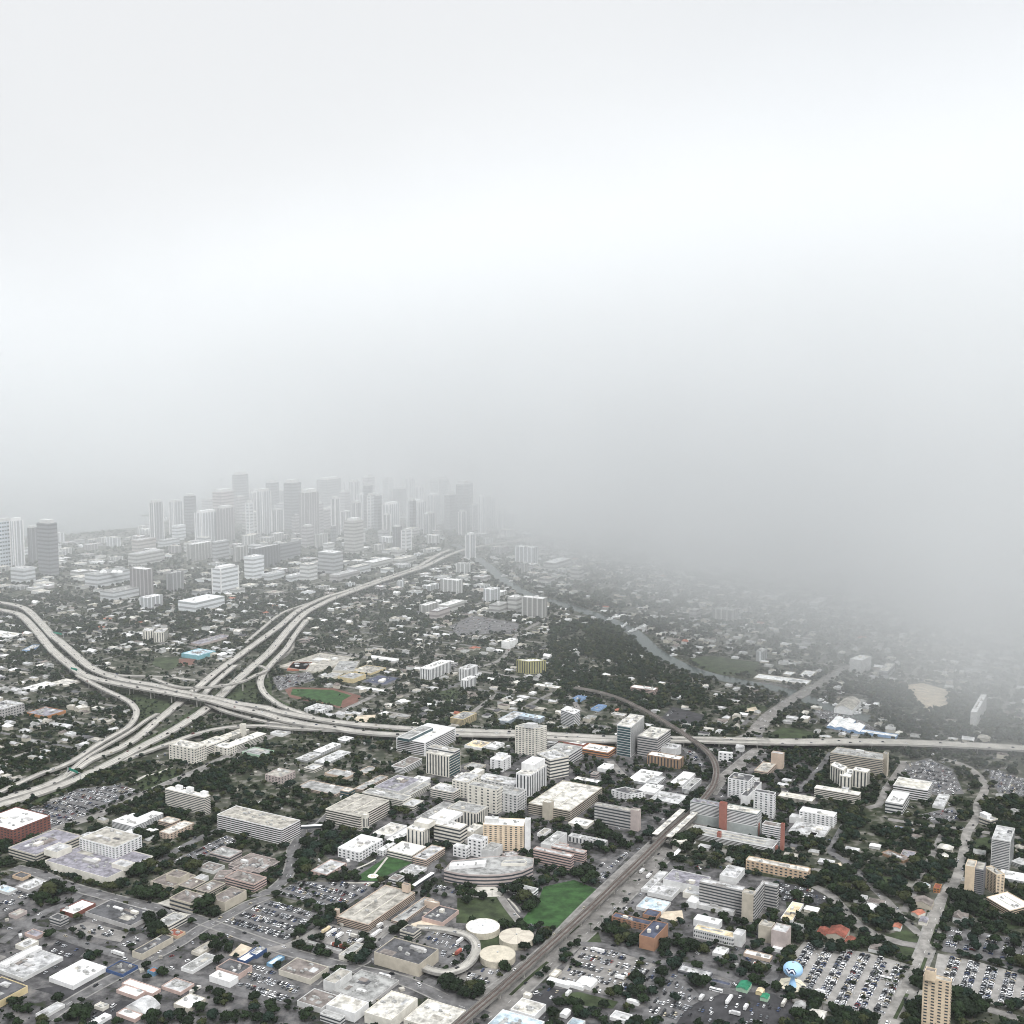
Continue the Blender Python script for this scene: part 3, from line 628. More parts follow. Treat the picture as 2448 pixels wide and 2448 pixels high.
def windows(P, z0, z1, style, fl, root, o, cols, cap):
    """window parts of one block; o = root position. styles: band garage glass punch strip plain; 'a/b' = side N-L / other sides"""
    fl = max(1, fl); fh = (z1 - z0)/fl; n = len(P); S2 = style.split('/')
    cen = sum((Vector((p[0], p[1], 0)) for p in P), Vector())/n; cam_d = Vector((-cen.x, -cen.y, 0))
    Pc = P if ccw(P) is P else list(reversed(P))
    def side(i): a, b = Vector(Pc[i][:2]), Vector(Pc[(i+1) % n][:2]); e = (b - a); nn = Vector((e.y, -e.x)).normalized(); return a, b, e, nn
    lo, hi, mt = dict(band=(.34,.78,GLASS), garage=(.4,.9,VOID), glass=(.1,.86,TEAL), arcade=(.25,.75,VOID)).get(S2[0], (0,0,GLASS))
    nm = 'deck_opening' if S2[0] == 'garage' else 'window_band'
    if len(S2) == 1 and S2[0] in ('band','garage','glass'):
        out = offset(Pc, .1); inn = offset(Pc, -.05)
        for k in range(fl):
            za, zb = z0 + fh*(k + lo), z0 + fh*(k + hi); m = MB()
            for i in range(n):
                j = (i+1) % n
                m.face([(*out[i],za),(*out[j],za),(*out[j],zb),(*out[i],zb)]); m.face([(*out[i],zb),(*out[j],zb),(*inn[j],zb),(*inn[i],zb)]); m.face([(*inn[i],za),(*inn[j],za),(*out[j],za),(*out[i],za)])
            m.v = [(x - o.x, y - o.y, z) for x, y, z in m.v]; m.obj(nm, mt, root)
            if S2[0] == 'garage' and k == 0 and fl > 2: pass
        return
    if S2[0] == 'half':
        out = offset(Pc, .12); inn = offset(Pc, -.05); zs = z0 + (z1 - z0)*.46
        for k in range(fl):
            f2 = (z1 - zs)/fl
            for nm_, mt_, za, zb in (('spandrel', wm('white'), zs + f2*k, zs + f2*(k + .5)), ('window_band', GLASS, zs + f2*(k + .5), zs + f2*(k + .96))):
                m = MB()
                for i in range(n):
                    j = (i+1) % n
                    m.face([(*out[i],za),(*out[j],za),(*out[j],zb),(*out[i],zb)]); m.face([(*out[i],zb),(*out[j],zb),(*inn[j],zb),(*inn[i],zb)]); m.face([(*inn[i],za),(*inn[j],za),(*out[j],za),(*out[i],za)])
                m.v = [(x - o.x, y - o.y, z) for x, y, z in m.v]; m.obj(nm_, mt_, root)
        return
    made = 0; over = MB()
    for i in range(n):
        a, b, e, nn = side(i); L = e.length
        if nn.dot(cam_d.xy) <= 0 or L < 3: continue
        mid = (a + b)/2
        isl = abs((mid - (Vector(P[0][:2]) + Vector(P[1][:2]))/2).length) < .1
        s = S2[0] if (len(S2) == 1 or isl) else S2[1]
        ang = math.atan2(e.y, e.x); eu = e/L
        if s in ('band','glass','garage'):
            lo, hi, mt = dict(band=(.34,.78,GLASS), garage=(.4,.9,VOID), glass=(.1,.86,TEAL))[s]
            for k in range(fl):
                m = MB(); c = mid + nn*.02 - o.xy; m.box((c.x, c.y), L*.93, .24, z0 + fh*(k+lo), z0 + fh*(k+hi), ang); m.obj('window_band', mt, root)
        elif s == 'strip':
            nc = cols or max(2, int(L/4.6))
            for k in range(nc):
                if made >= cap: break
                made += 1; c = a + eu*(L*(k + .5)/nc) + nn*.02 - o.xy; m = MB(); m.box((c.x, c.y), min(1.9, L/nc*.5), .24, z0 + fh*.25, z1 - fh*.2, ang); m.obj('window_strip', GLASS, root)
        elif s == 'punch':
            nc = cols or max(2, int(L/5.2)); wd = min(2.6, L/nc*.52)
            for f in range(fl - 1, -1, -1):
                for k in range(nc):
                    c = a + eu*(L*(k + .5)/nc) + nn*.02 - o.xy; za = z0 + fh*(f + .36); hh = fh*.42
                    if made < cap:
                        made += 1; w_ = bpy.data.objects.new('window', WIN); COL.objects.link(w_); w_.parent = root
                        w_.matrix_local = Matrix.Translation((c.x, c.y, za)) @ Matrix.Rotation(ang, 4, 'Z') @ Matrix.Diagonal((wd, .24, hh, 1))
                    else: over.box((c.x, c.y), wd, .24, za, za + hh, ang)
    if over.v: tag(over.obj('window', GLASS, root), kind='stuff')
def block(root, o, P, z0, z1, style, wall, roof, fl, cols=0, cap=90, units=None, par=.8, shape=None):
    Pc = ccw([(p[0], p[1]) for p in P]); rel = [(x - o.x, y - o.y) for x, y in Pc]
    m = MB(); n = len(rel)
    if shape == 'gable' or shape == 'arch':
        a, b, c, d = [Vector((p[0] - o.x, p[1] - o.y, 0)) for p in P]   # ridge runs along the N-R side
        K = 2 if shape == 'gable' else 8; rise = (a - b).length*(.16 if shape == 'gable' else .2)
        m.prism(rel, z0, z1); m.f.pop(); m.mi.pop()
        prof = [(t, math.sin(math.pi*t)*rise if K > 2 else (1 - abs(2*t - 1))*rise) for t in [i/K for i in range(K+1)]]
        for q0, q1 in ((a, b), (d, c)): m.face([q0 + (q1 - q0)*t + Vector((0,0,z1 + h)) for t, h in prof])
        m.obj('wall', wm(wall), root); r = MB()
        for i in range(K):
            (t0, h0), (t1, h1) = prof[i], prof[i+1]; ov = (c - b).normalized()*.5
            r.face([a + (b-a)*t0 + Vector((0,0,z1+h0+.06)) - ov, a + (b-a)*t1 + Vector((0,0,z1+h1+.06)) - ov, d + (c-d)*t1 + Vector((0,0,z1+h1+.06)) + ov, d + (c-d)*t0 + Vector((0,0,z1+h0+.06)) + ov])
        r.obj('roof', rm(roof), root)
    else:
        zt = z1; inn = offset(rel, -.45)
        for i in range(n):
            j = (i+1) % n
            m.face([(*rel[i],z0),(*rel[j],z0),(*rel[j],zt),(*rel[i],zt)]); m.face([(*rel[i],zt),(*rel[j],zt),(*inn[j],zt),(*inn[i],zt)]); m.face([(*inn[j],zt-par),(*inn[i],zt-par),(*inn[i],zt),(*inn[j],zt)])
        m.obj('wall', wm(wall), root)
        r = MB(); r.face([(x, y, zt - par + .02) for x, y in inn]); rf = r.obj('roof', rm(roof), root)
        if len(P) == 4:
            a, b, c, d = [Vector((p[0] - o.x, p[1] - o.y, 0)) for p in P]; ar = (a - b).length*(c - b).length
            k = units if units is not None else min(10, int(ar/200) + (1 if ar > 130 else 0))
            for i in range(k):
                s, t = rnd.uniform(.15,.85), rnd.uniform(.15,.85); q = b + (a - b)*s + (c - b)*t
                sx = rnd.uniform(1.5, 4.6); u_ = bpy.data.objects.new('rooftop_unit', rnd.choice(RTU)); COL.objects.link(u_); u_.parent = rf
                u_.matrix_local = Matrix.Translation((q.x, q.y, zt - par)) @ Matrix.Rotation(math.atan2((a-b).y, (a-b).x), 4, 'Z') @ Matrix.Diagonal((sx, rnd.uniform(1.4, 3.2), rnd.uniform(1.0, 2.6), 1))
            if ar > 420 and not style.startswith('garage'):
                for q in range(2 if ar < 1400 else 4):
                    s, t = rnd.uniform(.2,.8), rnd.uniform(.2,.8); q_ = b + (a - b)*s + (c - b)*t; w1, w2 = (a-b).length*rnd.uniform(.1,.32), (c-b).length*rnd.uniform(.1,.32)
                    w1 = min(w1, 2*(a-b).length*min(s, 1-s)*.9); w2 = min(w2, 2*(c-b).length*min(t, 1-t)*.9)
                    if rnd.random() < .55: m = MB(); m.box((q_.x, q_.y), w1, w2, zt - par + .03, zt - par + .06 + .008*q, math.atan2((a-b).y, (a-b).x)); m.obj('roof_patch', rm(rnd.choice(('rg','rl','rd','rt','rb') if roof not in ('rw','rc') else ('rl','rc','rt'))), rf)
                    else: m = MB(); m.box((q_.x, q_.y), max(2, w1*.7), max(2, w2*.5), zt - par, zt - par + rnd.uniform(1.2, 3), math.atan2((a-b).y, (a-b).x)); m.obj('roof_hut', wm(rnd.choice(('lgrey','cream','grey','white'))), rf)
            if style.startswith('garage') and ar > 600:        # top deck: ramp kerbs and painted bays
                e1 = (a - b); e2 = (c - b); lg, sh_ = (e1, e2) if e1.length > e2.length else (e2, e1)
                for t in (.33, .67):
                    mm = MB(); q0 = b + lg*.12 + sh_*t; q1 = b + lg*.85 + sh_*t; mm.box((((q0+q1)/2).x, ((q0+q1)/2).y), (q1-q0).length, .5, zt - par, zt - par + 1.0, math.atan2(lg.y, lg.x)); mm.obj('ramp_kerb', wm('cream'), rf)
    windows([(p[0], p[1]) for p in P], z0, zt_(z1, z0), style, fl, root, o, cols, cap)
    if z0 < 3: mark(Pc, 1, 2.0)
def zt_(z1, z0): return z1 - min(1.0, (z1 - z0)*.1)
ROOTS = []
def build(text):
    root = None; prev = 0.0
    for ln in text.strip().split('\n'):
        ln = ln.strip()
        if not ln: continue
        if ln[0] == '@':
            nm, cat, lab = ln[1:].split(';')[:3]; root = None; continue
        t = ln.split(); T = t[0]; L, N, R = [tuple(float(q) for q in s.split(',')) for s in t[1:4]]; base = float(t[4])
        style, wall, roof, fl = t[5], t[6], t[7], int(t[8]); kw = {}; z0 = 0.0; snap = True; sh = None; hh = None
        for q in t[9:]:
            if q == 'z': z0 = prev
            elif q == 'ns': snap = False
            elif q in ('gable','arch'): sh = q
            elif q[0] == 'c': kw['cols'] = int(q[1:])
            elif q[0] == 'u': kw['units'] = int(q[1:])
            elif q[0] == 'h': hh = float(q[1:])
        P, h = solve(T, L, N, R, base, z0, snap)
        if hh: 
            h = z0 + hh; P, _ = solve(T, L, N, R, base, z0, snap)
        if root is None:
            o = Vector((P[1].x, P[1].y, 0)); root = empty(nm, o, lab.strip(), cat.strip()); ROOTS.append(root)
        nw = sum(1 for c in root.children if c.name.startswith('window'))
        block(root, o, P, z0 if z0 == 0 else z0 - .85, h, style, wall, roof, fl, cap=max(0, 95 - nw), shape=sh, **kw)
        STAT.append((nm, lab.strip(), round((P[0]-P[1]).length), round((P[2]-P[1]).length), round(h - z0, 1)))
        if z0 == 0: prev = h
NEAR = '''
@office_building;office;red brick office block with white roof beside the expressway car park
C1 -150,40 93,110 345,0 212 punch brick rw 5
@hospital_building;hospital;sprawling cream windowless medical building with a white arcaded upper block
C1 325,328 770,455 1120,300 515 plain cream rp 2
C1 575,165 830,235 1030,150 315 punch white rt 5 z u2
C1 325,240 408,270 500,217 310 plain cream rl 1 z u0
C1 820,342 905,377 962,340 402 plain cream rl 1 z u0
C1 90,222 258,290 560,140 358 band beige rp 3
@apartment_building;apartments;white L-shaped apartment block next to the peach apartments
C1 800,45 965,82 1040,30 132 band white rw 5
C1 985,20 1065,35 1132,-25 80 band white rw 5
@apartment_building;apartments;peach three storey apartments behind the sprawling cream medical building
C1 1145,122 1225,138 1395,55 184 punch peach rc 3
C1 1150,35 1235,62 1300,30 100 band peach rc 3
@parking_garage;car park building;large white parking garage with striped sides near the brick courtyard school
C2 -223,-15 222,105 362,38 216 garage white rt 7
@school_building;school;low dark concrete courtyard building with flat brown roofs and black ribbon windows
C1 1080,480 1240,522 1380,425 548 plain tan rb 2
C1 1200,428 1290,455 1382,420 520 plain tan rb 3
C1 1290,500 1385,530 1460,470 565 band tan rb 2
C1 1235,590 1385,642 1475,575 706 band tan rb 2
C1 1530,592 1622,632 1762,540 696 plain tan rb 2
C1 1430,522 1500,560 1620,490 592 band tan rb 2
C1 1400,452 1450,468 1510,440 500 plain lgrey rl 2
@office_building;office;low brown roofed office group in the trees beside the curving street
C1 1695,375 1800,418 1960,335 452 band pgrey rb 2
C1 1560,430 1640,460 1682,400 478 band pgrey rb 2
C2 -120,335 60,415 182,318 450 band pgrey rb 2
C2 -180,440 20,500 120,450 560 band pink rb 3
C1 1815,330 1880,345 1915,320 365 plain cream rc 1
@shop_building;shop;white roofed brick shop with dark roof lights at a street corner
C1 440,682 530,716 672,632 746 plain brick rw 2 u5
@warehouse;warehouse;wide charcoal roofed warehouse dotted with white roof lights
C1 590,712 940,800 1112,700 832 plain grey rd 1 u7
@restaurant;restaurant;small orange restaurant with a dark red roof among parked cars
C1 1195,852 1280,876 1335,842 896 plain orange rr 1 u2
@shop_building;shop;long beige blank wall with a dark roof facing the side street
C1 965,975 1025,1005 1290,890 1052 plain tan rd 1
@warehouse;warehouse;wide pale grey warehouse with one white roof strip near the industrial yard
C1 -60,1092 165,1178 412,1010 1206 plain lgrey rl 1
C1 0,1075 40,1090 270,945 1095 plain white rw 1 z u0 h2
@warehouse;warehouse;white ribbed warehouse with striped white roof beside the blue depot
C1 352,1170 528,1232 770,1096 1266 plain white rw 1 u6
@depot_building;depot;royal blue depot shed with a dark cluttered roof
C1 775,1102 885,1152 1002,1090 1172 plain blue rd 1 u6
@pavilion;pavilion;small blue drum shaped building with an orange roof beside the depot
C1 1062,1122 1110,1137 1150,1110 1168 plain lblue ro 1 u0
@shed;shed;long pair of white metal sheds on the industrial street
C1 915,1192 1100,1290 1156,1252 1306 plain pink rw 1 u0
C1 838,1262 985,1312 1060,1270 1330 plain pink rw 1 u1
@warehouse;warehouse;grey barrel roofed hangar among the small white sheds
C1 905,1385 1045,1440 1162,1372 1462 plain lgrey rl 1 arch
@warehouse;warehouse;pink flat roofed workshop with white patches on its roof
C1 1200,1212 1302,1280 1396,1215 1302 plain pink rl 1 u6
@warehouse;warehouse;white walled shed with long grey roof enclosing a yard of red cars
C1 1305,1100 1387,1126 1540,1010 1152 plain white rg 1
@warehouse;warehouse;white roofed workshop joined to a dark roofed pink walled hall
C1 1500,1165 1657,1206 1720,1165 1252 plain white rw 1
C1 1570,1090 1722,1150 1832,1090 1192 plain pink rd 1 u2
@shed;shed;bright blue sheds with white roofs beside the sandy lot
C1 1725,1030 1768,1056 1918,975 1078 plain blue rw 1 u2
C2 -5,990 40,1010 105,960 1040 plain blue rw 1 u2
@shed;shed;long sky blue container shed beside rows of parked cars
C2 130,1056 152,1080 232,1018 1096 plain lblue rlb 1 u0
@warehouse;warehouse;long yellow walled warehouse with a dark roof at the bottom corner
C1 -220,1285 -20,1352 205,1235 1402 plain yellow rd 1
@shed;shed;lilac and white roofed narrow shed standing alone on the asphalt
C1 265,1430 312,1456 465,1366 1472 plain lgrey rl 1 u1
@shed;shed;narrow white roofed shed at the lower edge beside the hangar
C1 650,1490 692,1512 795,1440 1526 plain white rw 1 u1
@shed;shed;cluster of cream roofed huts beside the long pair of white metal sheds
C1 680,1372 742,1396 792,1370 1408 plain cream rc 1 u2
@shop_building;shop;pale pink and white flat roof shop in front of the grey hangar
C1 850,1420 972,1476 1040,1440 1492 plain pink rw 1 u2
@shop_building;shop;dark roofed little shop with an orange wall across from the cream medical building
C1 100,430 160,456 212,425 478 plain orange rd 1 u0
@shop_building;shop;pale flat roofed workshop beside the yard packed with cars and vans
C1 120,510 205,542 322,470 556 plain grey rl 1
@shed;shed;grey and blue roofed lean-to shed at the left edge of the yard of vans
C1 -40,530 60,562 112,528 574 plain lgrey rlb 1 u1
@shop_building;shop;patched roof workshop behind the wide pale grey warehouse
C1 180,850 262,880 332,850 896 plain pink rp 1
@shop_building;shop;beige long roofed building between the hedge and the side street
C1 1385,980 1442,1002 1545,910 1018 plain beige rt 1
@parking_garage;car park building;peach and cream parking garage with stained top deck beside the big car park
T3 285,1140 725,1268 1375,795 1378 garage peach rt 4 u2
T3 240,1042 282,1062 325,1042 1190 plain peach rc 1 u0
T3 1212,682 1302,707 1375,690 805 plain peach rb 1 z u0
@parking_garage;car park building;low dark decked garage between the peach garage and the pink workshop hall
C2 1012,757 1086,778 1340,612 800 band peach rg 2
C2 1260,610 1345,640 1350,625 690 plain peach rc 1 u0
@workshop;workshop;dusty pink walled hall with a dark roof near the white water tank
C2 1235,735 1382,776 1516,690 806 plain pink rd 1 u4
@hospital_building;clinic;bright white clinic with a round skylight on its roof facing the helicopter lawn
T3 285,155 598,228 890,20 365 punch white rw 3 u3
T3 870,180 935,205 1040,75 285 punch white rw 3 u1
@hospital_building;clinic;two storey white roofed clinic along the top edge of the helicopter lawn
T3 990,198 1352,272 1525,130 358 band cream rw 2 u7
@hospital_building;clinic;three storey peach clinic beside the helicopter lawn
T3 1365,292 1562,337 1850,160 432 band peach rl 3 u5
@plant_building;plant room;low pale plant building crowded with roof machinery beside the helicopter lawn
T3 1225,475 1400,562 1640,462 602 plain lgrey rl 1 u7
@house;house;pink walled house with a grey flat roof below the white clinic
C2 430,402 547,432 670,342 455 punch pink rl 2
@hospital_building;hospital;cream hospital block with tall window strips and a stepped white penthouse
T4 440,1178 598,1226 695,1185 1422 strip cream rw 5
T4 505,1118 662,1152 720,1105 1200 plain cream rw 1 z u0
@hospital_building;hospital;stepped white roofed ward block with dark window bands behind the cream hospital block
T4 735,1132 1010,1202 1078,1148 1400 band cream rw 5
T4 690,1062 872,1122 1002,1010 1150 plain white rw 1 z u0
@hospital_building;hospital;dirty grey roofed hospital wing with rounded pilasters behind the stepped ward block
T4 920,940 1192,1032 1310,952 1192 strip cream rg 6
T4 520,1080 640,1102 930,920 1142 plain grey rg 3
@hospital_building;hospital;tall cream hospital wing with a blank end wall in the campus centre
T4 1095,712 1416,776 1480,735 1045 punch cream rg 8 c5
@hospital_building;hospital;cream hospital wing with wide dark windows next to the parking garage
T4 1430,768 1640,832 1735,765 1042 punch lgrey rg 7 c5
@hospital_building;hospital;short white banded wing at the leafy end of the hospital campus
T4 705,742 935,802 1020,735 902 band cream rl 4
@hospital_building;hospital;cluttered roof hospital wing behind the tall blank ended wing
T4 960,640 1092,692 1215,600 872 punch cream rl 6
T4 1290,590 1600,722 1645,650 790 punch lgrey rl 3
T4 1090,590 1150,620 1250,540 680 plain cream rw 3
@hospital_building;hospital annex;white annex with a cream tray roof behind the bright white clinic
T4 62,1238 232,1284 352,1150 1318 plain white rc 2 u3
T4 236,1300 300,1342 440,1185 1372 plain white rw 2 u4
@hospital_building;hospital annex;low cream link roofs between the pale yellow tower and the stepped ward block
T4 1075,1200 1150,1240 1262,1160 1330 plain cream rc 2 u2
T4 1090,1300 1180,1345 1250,1290 1400 plain grey rg 2 u2
@hospital_building;hospital annex;grey flat link roofs behind the long curved pinkish clinic
C2 1680,232 1745,262 1830,215 330 plain lgrey rg 2 u3
C2 1790,285 1850,302 1932,280 330 plain pgrey rl 2 u2
@office_building;office;white low office with a ribbed roof beside the gleaming white garage
T4 960,620 1010,640 1080,590 690 band white rw 2 u2
@office_building;office;cream two storey office in the lane behind the cream parking garage
B2 1100,1330 1170,1352 1250,1310 1385 band cream rl 2 u2
@lab_building;laboratory;pale three storey laboratory beside the curved white courthouse
B3 1050,800 1120,825 1200,780 850 band lgrey rl 2 u2
B3 700,700 760,720 830,690 748 plain white rw 2 u1
@office_building;office;pale low office south of the expressway beside the cream tower
B3 330,520 380,532 420,505 560 band lgrey rl 2 u1
@hospital_building;hospital;pale yellow frontal hospital tower with paired windows and a white side slab
T4 1262,1152 1712,1172 1735,1092 1452 punch ypeach rw 12 ns c8 u6
T4 1282,1086 1430,1092 1436,1066 1140 plain lgrey rw 1 z ns u1
T4 1722,1100 1780,1103 1790,1080 1456 plain white rl 1 ns u0
@hospital_building;hospital;slim white annex in front of the pale yellow hospital tower
C2 1560,167 1665,187 1676,150 312 punch white rl 5
C2 1450,226 1552,242 1562,218 316 punch white rl 3
@parking_garage;car park building;wide grey parking garage with a stained cream top deck in the campus
B3 190,965 490,1022 715,850 1100 garage tan rc 5 u2
B3 300,950 348,966 362,945 1092 plain tan rc 1 u0
@office_building;office;grey slab office with long dark window rows above the station trees
B3 680,965 935,1025 960,1008 1160 band grey rt 6
B3 930,1010 985,1022 996,1005 1172 plain pgrey rt 1 u0
@hospital_building;hospital;tall narrow white slab beside the wide grey parking garage
B3 135,727 200,766 335,690 922 strip white rc 7
B3 150,668 232,690 300,640 735 plain white rw 1 z u0
@hospital_building;hospital;cream rounded hospital block behind the tall narrow white slab
B3 250,602 347,652 450,610 795 band cream rl 6
@parking_garage;car park building;grey roofed garage with pale walls behind the rounded hospital block
B3 335,575 470,627 598,560 706 band lgrey rg 4
@apartment_building;apartments;cream fourteen storey tower standing in front of the expressway
B3 95,408 262,425 325,405 628 punch cream rg 14 ns c7
B3 160,392 225,400 260,388 425 plain lgrey rl 1 z ns u0
@shop_building;shops;white roofed low shops with a red orange band beside the expressway
B3 415,482 590,546 622,520 575 plain red rw 1
B3 590,557 765,602 815,560 642 band orr rw 2
@office_tower;office tower;green glass tower with a white ribbed side wall against the expressway
B3 830,400 932,417 1027,335 636 glass/strip lgrey rc 12 ns
@office_building;office;broad grey cube office with a pale dished roof beside the green glass tower
B3 978,478 1122,500 1218,432 642 band grey rc 8
@office_building;office;brown ribbed office with a white roof beside the railway curve
B3 1068,600 1280,652 1298,625 722 strip brown rw 5
@office_building;office;pale rounded drum office behind the brown ribbed office
B3 1115,545 1252,577 1298,545 640 plain lgrey rl 5
@courthouse;court;curved white building with a dark roof hidden among campus trees
B3 790,868 935,902 1035,880 957 punch white rd 4 ns
@lab_building;laboratory;white gabled laboratory cluster left of the railway curve
B3 935,772 1062,822 1165,745 842 band white rw 3
@lab_building;laboratory;long white wing with a grey strip roof inside the railway curve
B3 1305,850 1352,866 1440,790 902 band white rg 4
B3 1232,800 1302,832 1372,745 852 plain white rw 3
@lab_building;laboratory;low dirty white roofs grouped north of the station
B3 990,862 1102,892 1182,840 912 plain white rw 2
B3 1080,925 1272,972 1362,915 987 band lgrey rl 2
@lab_building;laboratory;small cream building with an oval white roof above the grey garage
B3 525,785 592,802 622,785 822 plain cream rw 2
B3 595,790 702,822 717,800 842 plain dgrey rw 2
@apartment_building;apartments;white hexagonal tower with dark upper floors in the trees beyond the expressway
B3 425,290 520,322 565,295 428 band white rw 9 ns
@apartment_building;apartments;pale blue and white L-shaped flats just beyond the expressway
B3 0,345 42,377 130,308 402 band pblue rl 4
B3 130,330 272,357 290,335 392 band pblue rlb 4
@apartment_building;apartments;mustard yellow apartment block with a grey roof beyond the expressway
B2 1430,712 1530,724 1600,672 776 band yellow rg 6
@parking_garage;car park building;gleaming white garage and office block in front of the expressway
B2 1045,857 1255,892 1432,775 990 garage/band white rw 7 u2
B2 1075,840 1140,862 1290,775 885 glass white rg 1 z u3
@office_building;office;white office block with black window columns and a teal glass corner
T4 645,352 888,402 1040,340 640 strip/glass cream rc 8
T4 672,292 950,352 992,318 378 band lgrey rt 1 z u4
@shop_building;shop;low building with a butter yellow flat roof beside the expressway
T4 1055,282 1242,312 1320,245 342 plain white ry 1
T4 1310,287 1402,312 1490,255 338 plain white rw 1
@clinic;clinic;small square white tower above the cluttered hospital roofs
T4 1350,422 1477,452 1590,400 582 punch white rw 6 c2
T4 1420,367 1500,392 1586,380 425 plain white rl 1 z u0
@office_building;office;white walled block with a brown roof beside the leafy lane
T4 265,502 392,532 577,425 602 band white rb 4
@office_building;office;low pale office with deep dark window bands at the curved garage corner
T4 0,765 388,892 452,836 972 band cream rg 4 u5
T4 384,812 452,836 615,690 900 band cream rg 4 u4
T4 90,725 330,790 500,640 850 plain lgrey rp 2 u6
T4 480,650 600,690 740,650 740 plain white rw 1
@parking_garage;car park building;big cream parking garage with a striped face and a stair tower
B2 540,1367 786,1422 1018,1310 1528 garage cream rt 6 u2
B2 776,1398 830,1415 842,1400 1530 strip cream rc 1 u0
@school_building;school;peach terraced college building with grey roofs and a round glazed entrance
B2 530,1110 692,1142 722,1100 1152 plain peach rg 2 u1
B2 775,1096 832,1112 962,1080 1130 plain peach rg 2 u1
B2 320,1212 610,1266 702,1215 1286 band peach rg 2 u2
B2 760,1212 802,1232 965,1130 1252 band peach rg 2 u2
B2 660,1225 705,1245 765,1225 1285 glass peach rc 2 u0
@apartment_building;apartments;pinkish grey four storey flats in front of the peach college
B2 115,1112 215,1142 298,1090 1192 punch pgrey rt 4
@apartment_building;apartments;small yellowish flats near the peach college
B2 380,1072 452,1086 515,1055 1112 band cream rl 2
@apartment_building;apartments;long white flats with a bright roof near the leafy expressway side
B2 455,947 512,962 625,895 986 band white rw 3
@apartment_building;apartments;white U-shaped flats beside the long white flats
B2 465,1022 542,1042 700,955 1052 band white rl 2
B2 330,1002 402,1022 482,968 1037 band lgrey rl 3
@shop_building;shop;mint green walled shop with a greyish roof near the cream hospital with the tower
B2 -60,955 80,986 175,950 1002 plain green rg 2
@shop_building;shop;plain white shop in the yards under the frontage ramp
B2 140,817 222,832 270,800 852 plain white rl 2
@apartment_building;apartments;bright white small flats tucked under the expressway trees
B2 620,865 682,880 725,850 897 band white rw 2
@hospital_building;hospital;cream older hospital with long wings and a slender belfry tower
B1 1235,892 1402,936 1475,900 1047 punch cream rc 6 c7
B1 1395,905 1450,935 1580,845 1005 band cream rc 5
B1 1530,902 1642,932 1705,905 987 punch cream rw 3 c4
B1 1675,882 1712,907 1875,815 952 band cream rw 4
B1 1570,850 1602,872 1765,790 900 band cream rc 4
B1 1735,755 1755,762 1766,752 850 strip cream rt 1 u0 c1
@apartment_building;apartments;white ten storey slab with balcony rows and three roof huts
B1 1205,1217 1475,1287 1503,1265 1417 band cream rw 10
B1 1270,1198 1302,1208 1312,1198 1232 plain white rw 1 z u0
B1 1345,1212 1378,1222 1390,1210 1248 plain white rw 1 z u0
B1 1450,1242 1482,1252 1495,1240 1270 plain white rw 1 z u0
@apartment_building;apartments;grey four storey slab at the edge of the trees under the loop ramp
B1 -110,625 12,652 190,608 732 punch grey rl 4
@warehouse;warehouse;long cream roofed market shed under the expressway curve
B1 370,457 472,477 545,440 486 plain cream rc 1 u0
B1 155,497 237,512 405,462 518 plain white rw 1 u0
@school_building;school;orange brick school wing at the corner of the housing rows
B1 230,662 332,702 455,655 722 plain orr rp 2
@school_building;school;aqua blue school hall with a pale roof beside the playing field
B1 1335,238 1432,264 1510,222 294 plain aqua rlb 2
@school_building;school;tan flat roofed school under the distant expressway bend
B1 1385,165 1442,182 1590,108 197 plain pgrey rp 2
@apartment_building;apartments;cream pair of apartment slabs standing in the treetops near the aqua school
B1 1038,72 1102,82 1117,60 157 strip cream rl 7
B1 1125,80 1182,94 1212,65 167 strip cream rl 7
@warehouse;warehouse;white roofed depot at the left edge under the expressway deck
B1 -100,102 60,132 130,100 147 plain lgrey rw 1
@warehouse;warehouse;small blue walled depot under the expressway deck
B1 180,212 222,224 300,185 237 plain bblue rl 1
@school_building;school;sprawling beige school with a red tiled wing beside the ramp
B2 295,308 470,380 697,270 386 plain beige rt 2 u7
B2 292,325 395,362 440,310 372 plain ro ro 1 u0
@school_building;school;yellowish school hall with grey vaulted roof by the sports field
B2 600,352 742,372 785,300 392 plain beige rg 2
B2 745,362 862,392 945,345 407 plain yellow rt 2
@school_building;school;lemon walled gymnasium with a flat grey roof above the sports field
B2 640,410 737,432 812,395 464 plain yellow rg 2 u1
@school_building;school;pale small gymnasium next to the lemon walled gymnasium
B2 510,410 582,422 650,390 442 plain cream rg 1 u1
@apartment_building;apartments;white villa flats between the sports field and the expressway
B2 385,642 502,662 555,620 692 punch white rl 4
@apartment_building;apartments;white ribbed ten storey slab beyond the sports field
B2 1230,347 1292,362 1398,295 442 strip white rw 10
@apartment_building;apartments;stepped white apartment tower with a lower front wing
B2 1515,347 1562,362 1635,330 452 strip white rl 9
B2 1522,432 1557,442 1610,410 507 strip white rw 6
B2 1600,392 1632,402 1655,385 432 strip white rl 4
@warehouse;warehouse;long dazzling white roof beside the street above the school
B2 858,266 1040,303 1072,286 312 plain lgrey rw 1 u0
@school_building;school;white canopy roofed stand beside the running track
B2 775,482 950,521 962,508 532 plain lgrey rw 1 u0
@school_building;school;blue grey roofed school sheds beyond the running track
B2 820,442 962,472 1042,420 484 plain dgrey rn 1 u2
@apartment_building;apartments;slim white tower standing alone in the hazy low town
B2 1830,150 1865,166 1888,137 217 plain white rw 8
@apartment_building;apartments;olive green apartment block at the edge of the wood
A3 105,1137 190,1150 318,1142 1242 strip olive rw 8 ns
@apartment_building;apartments;beige four storey flats with a white roof beyond the hexagonal tower
B3 240,107 402,137 420,122 168 band beige rw 4
@apartment_building;apartments;pink brick four storey flats with a white roof beside the wood
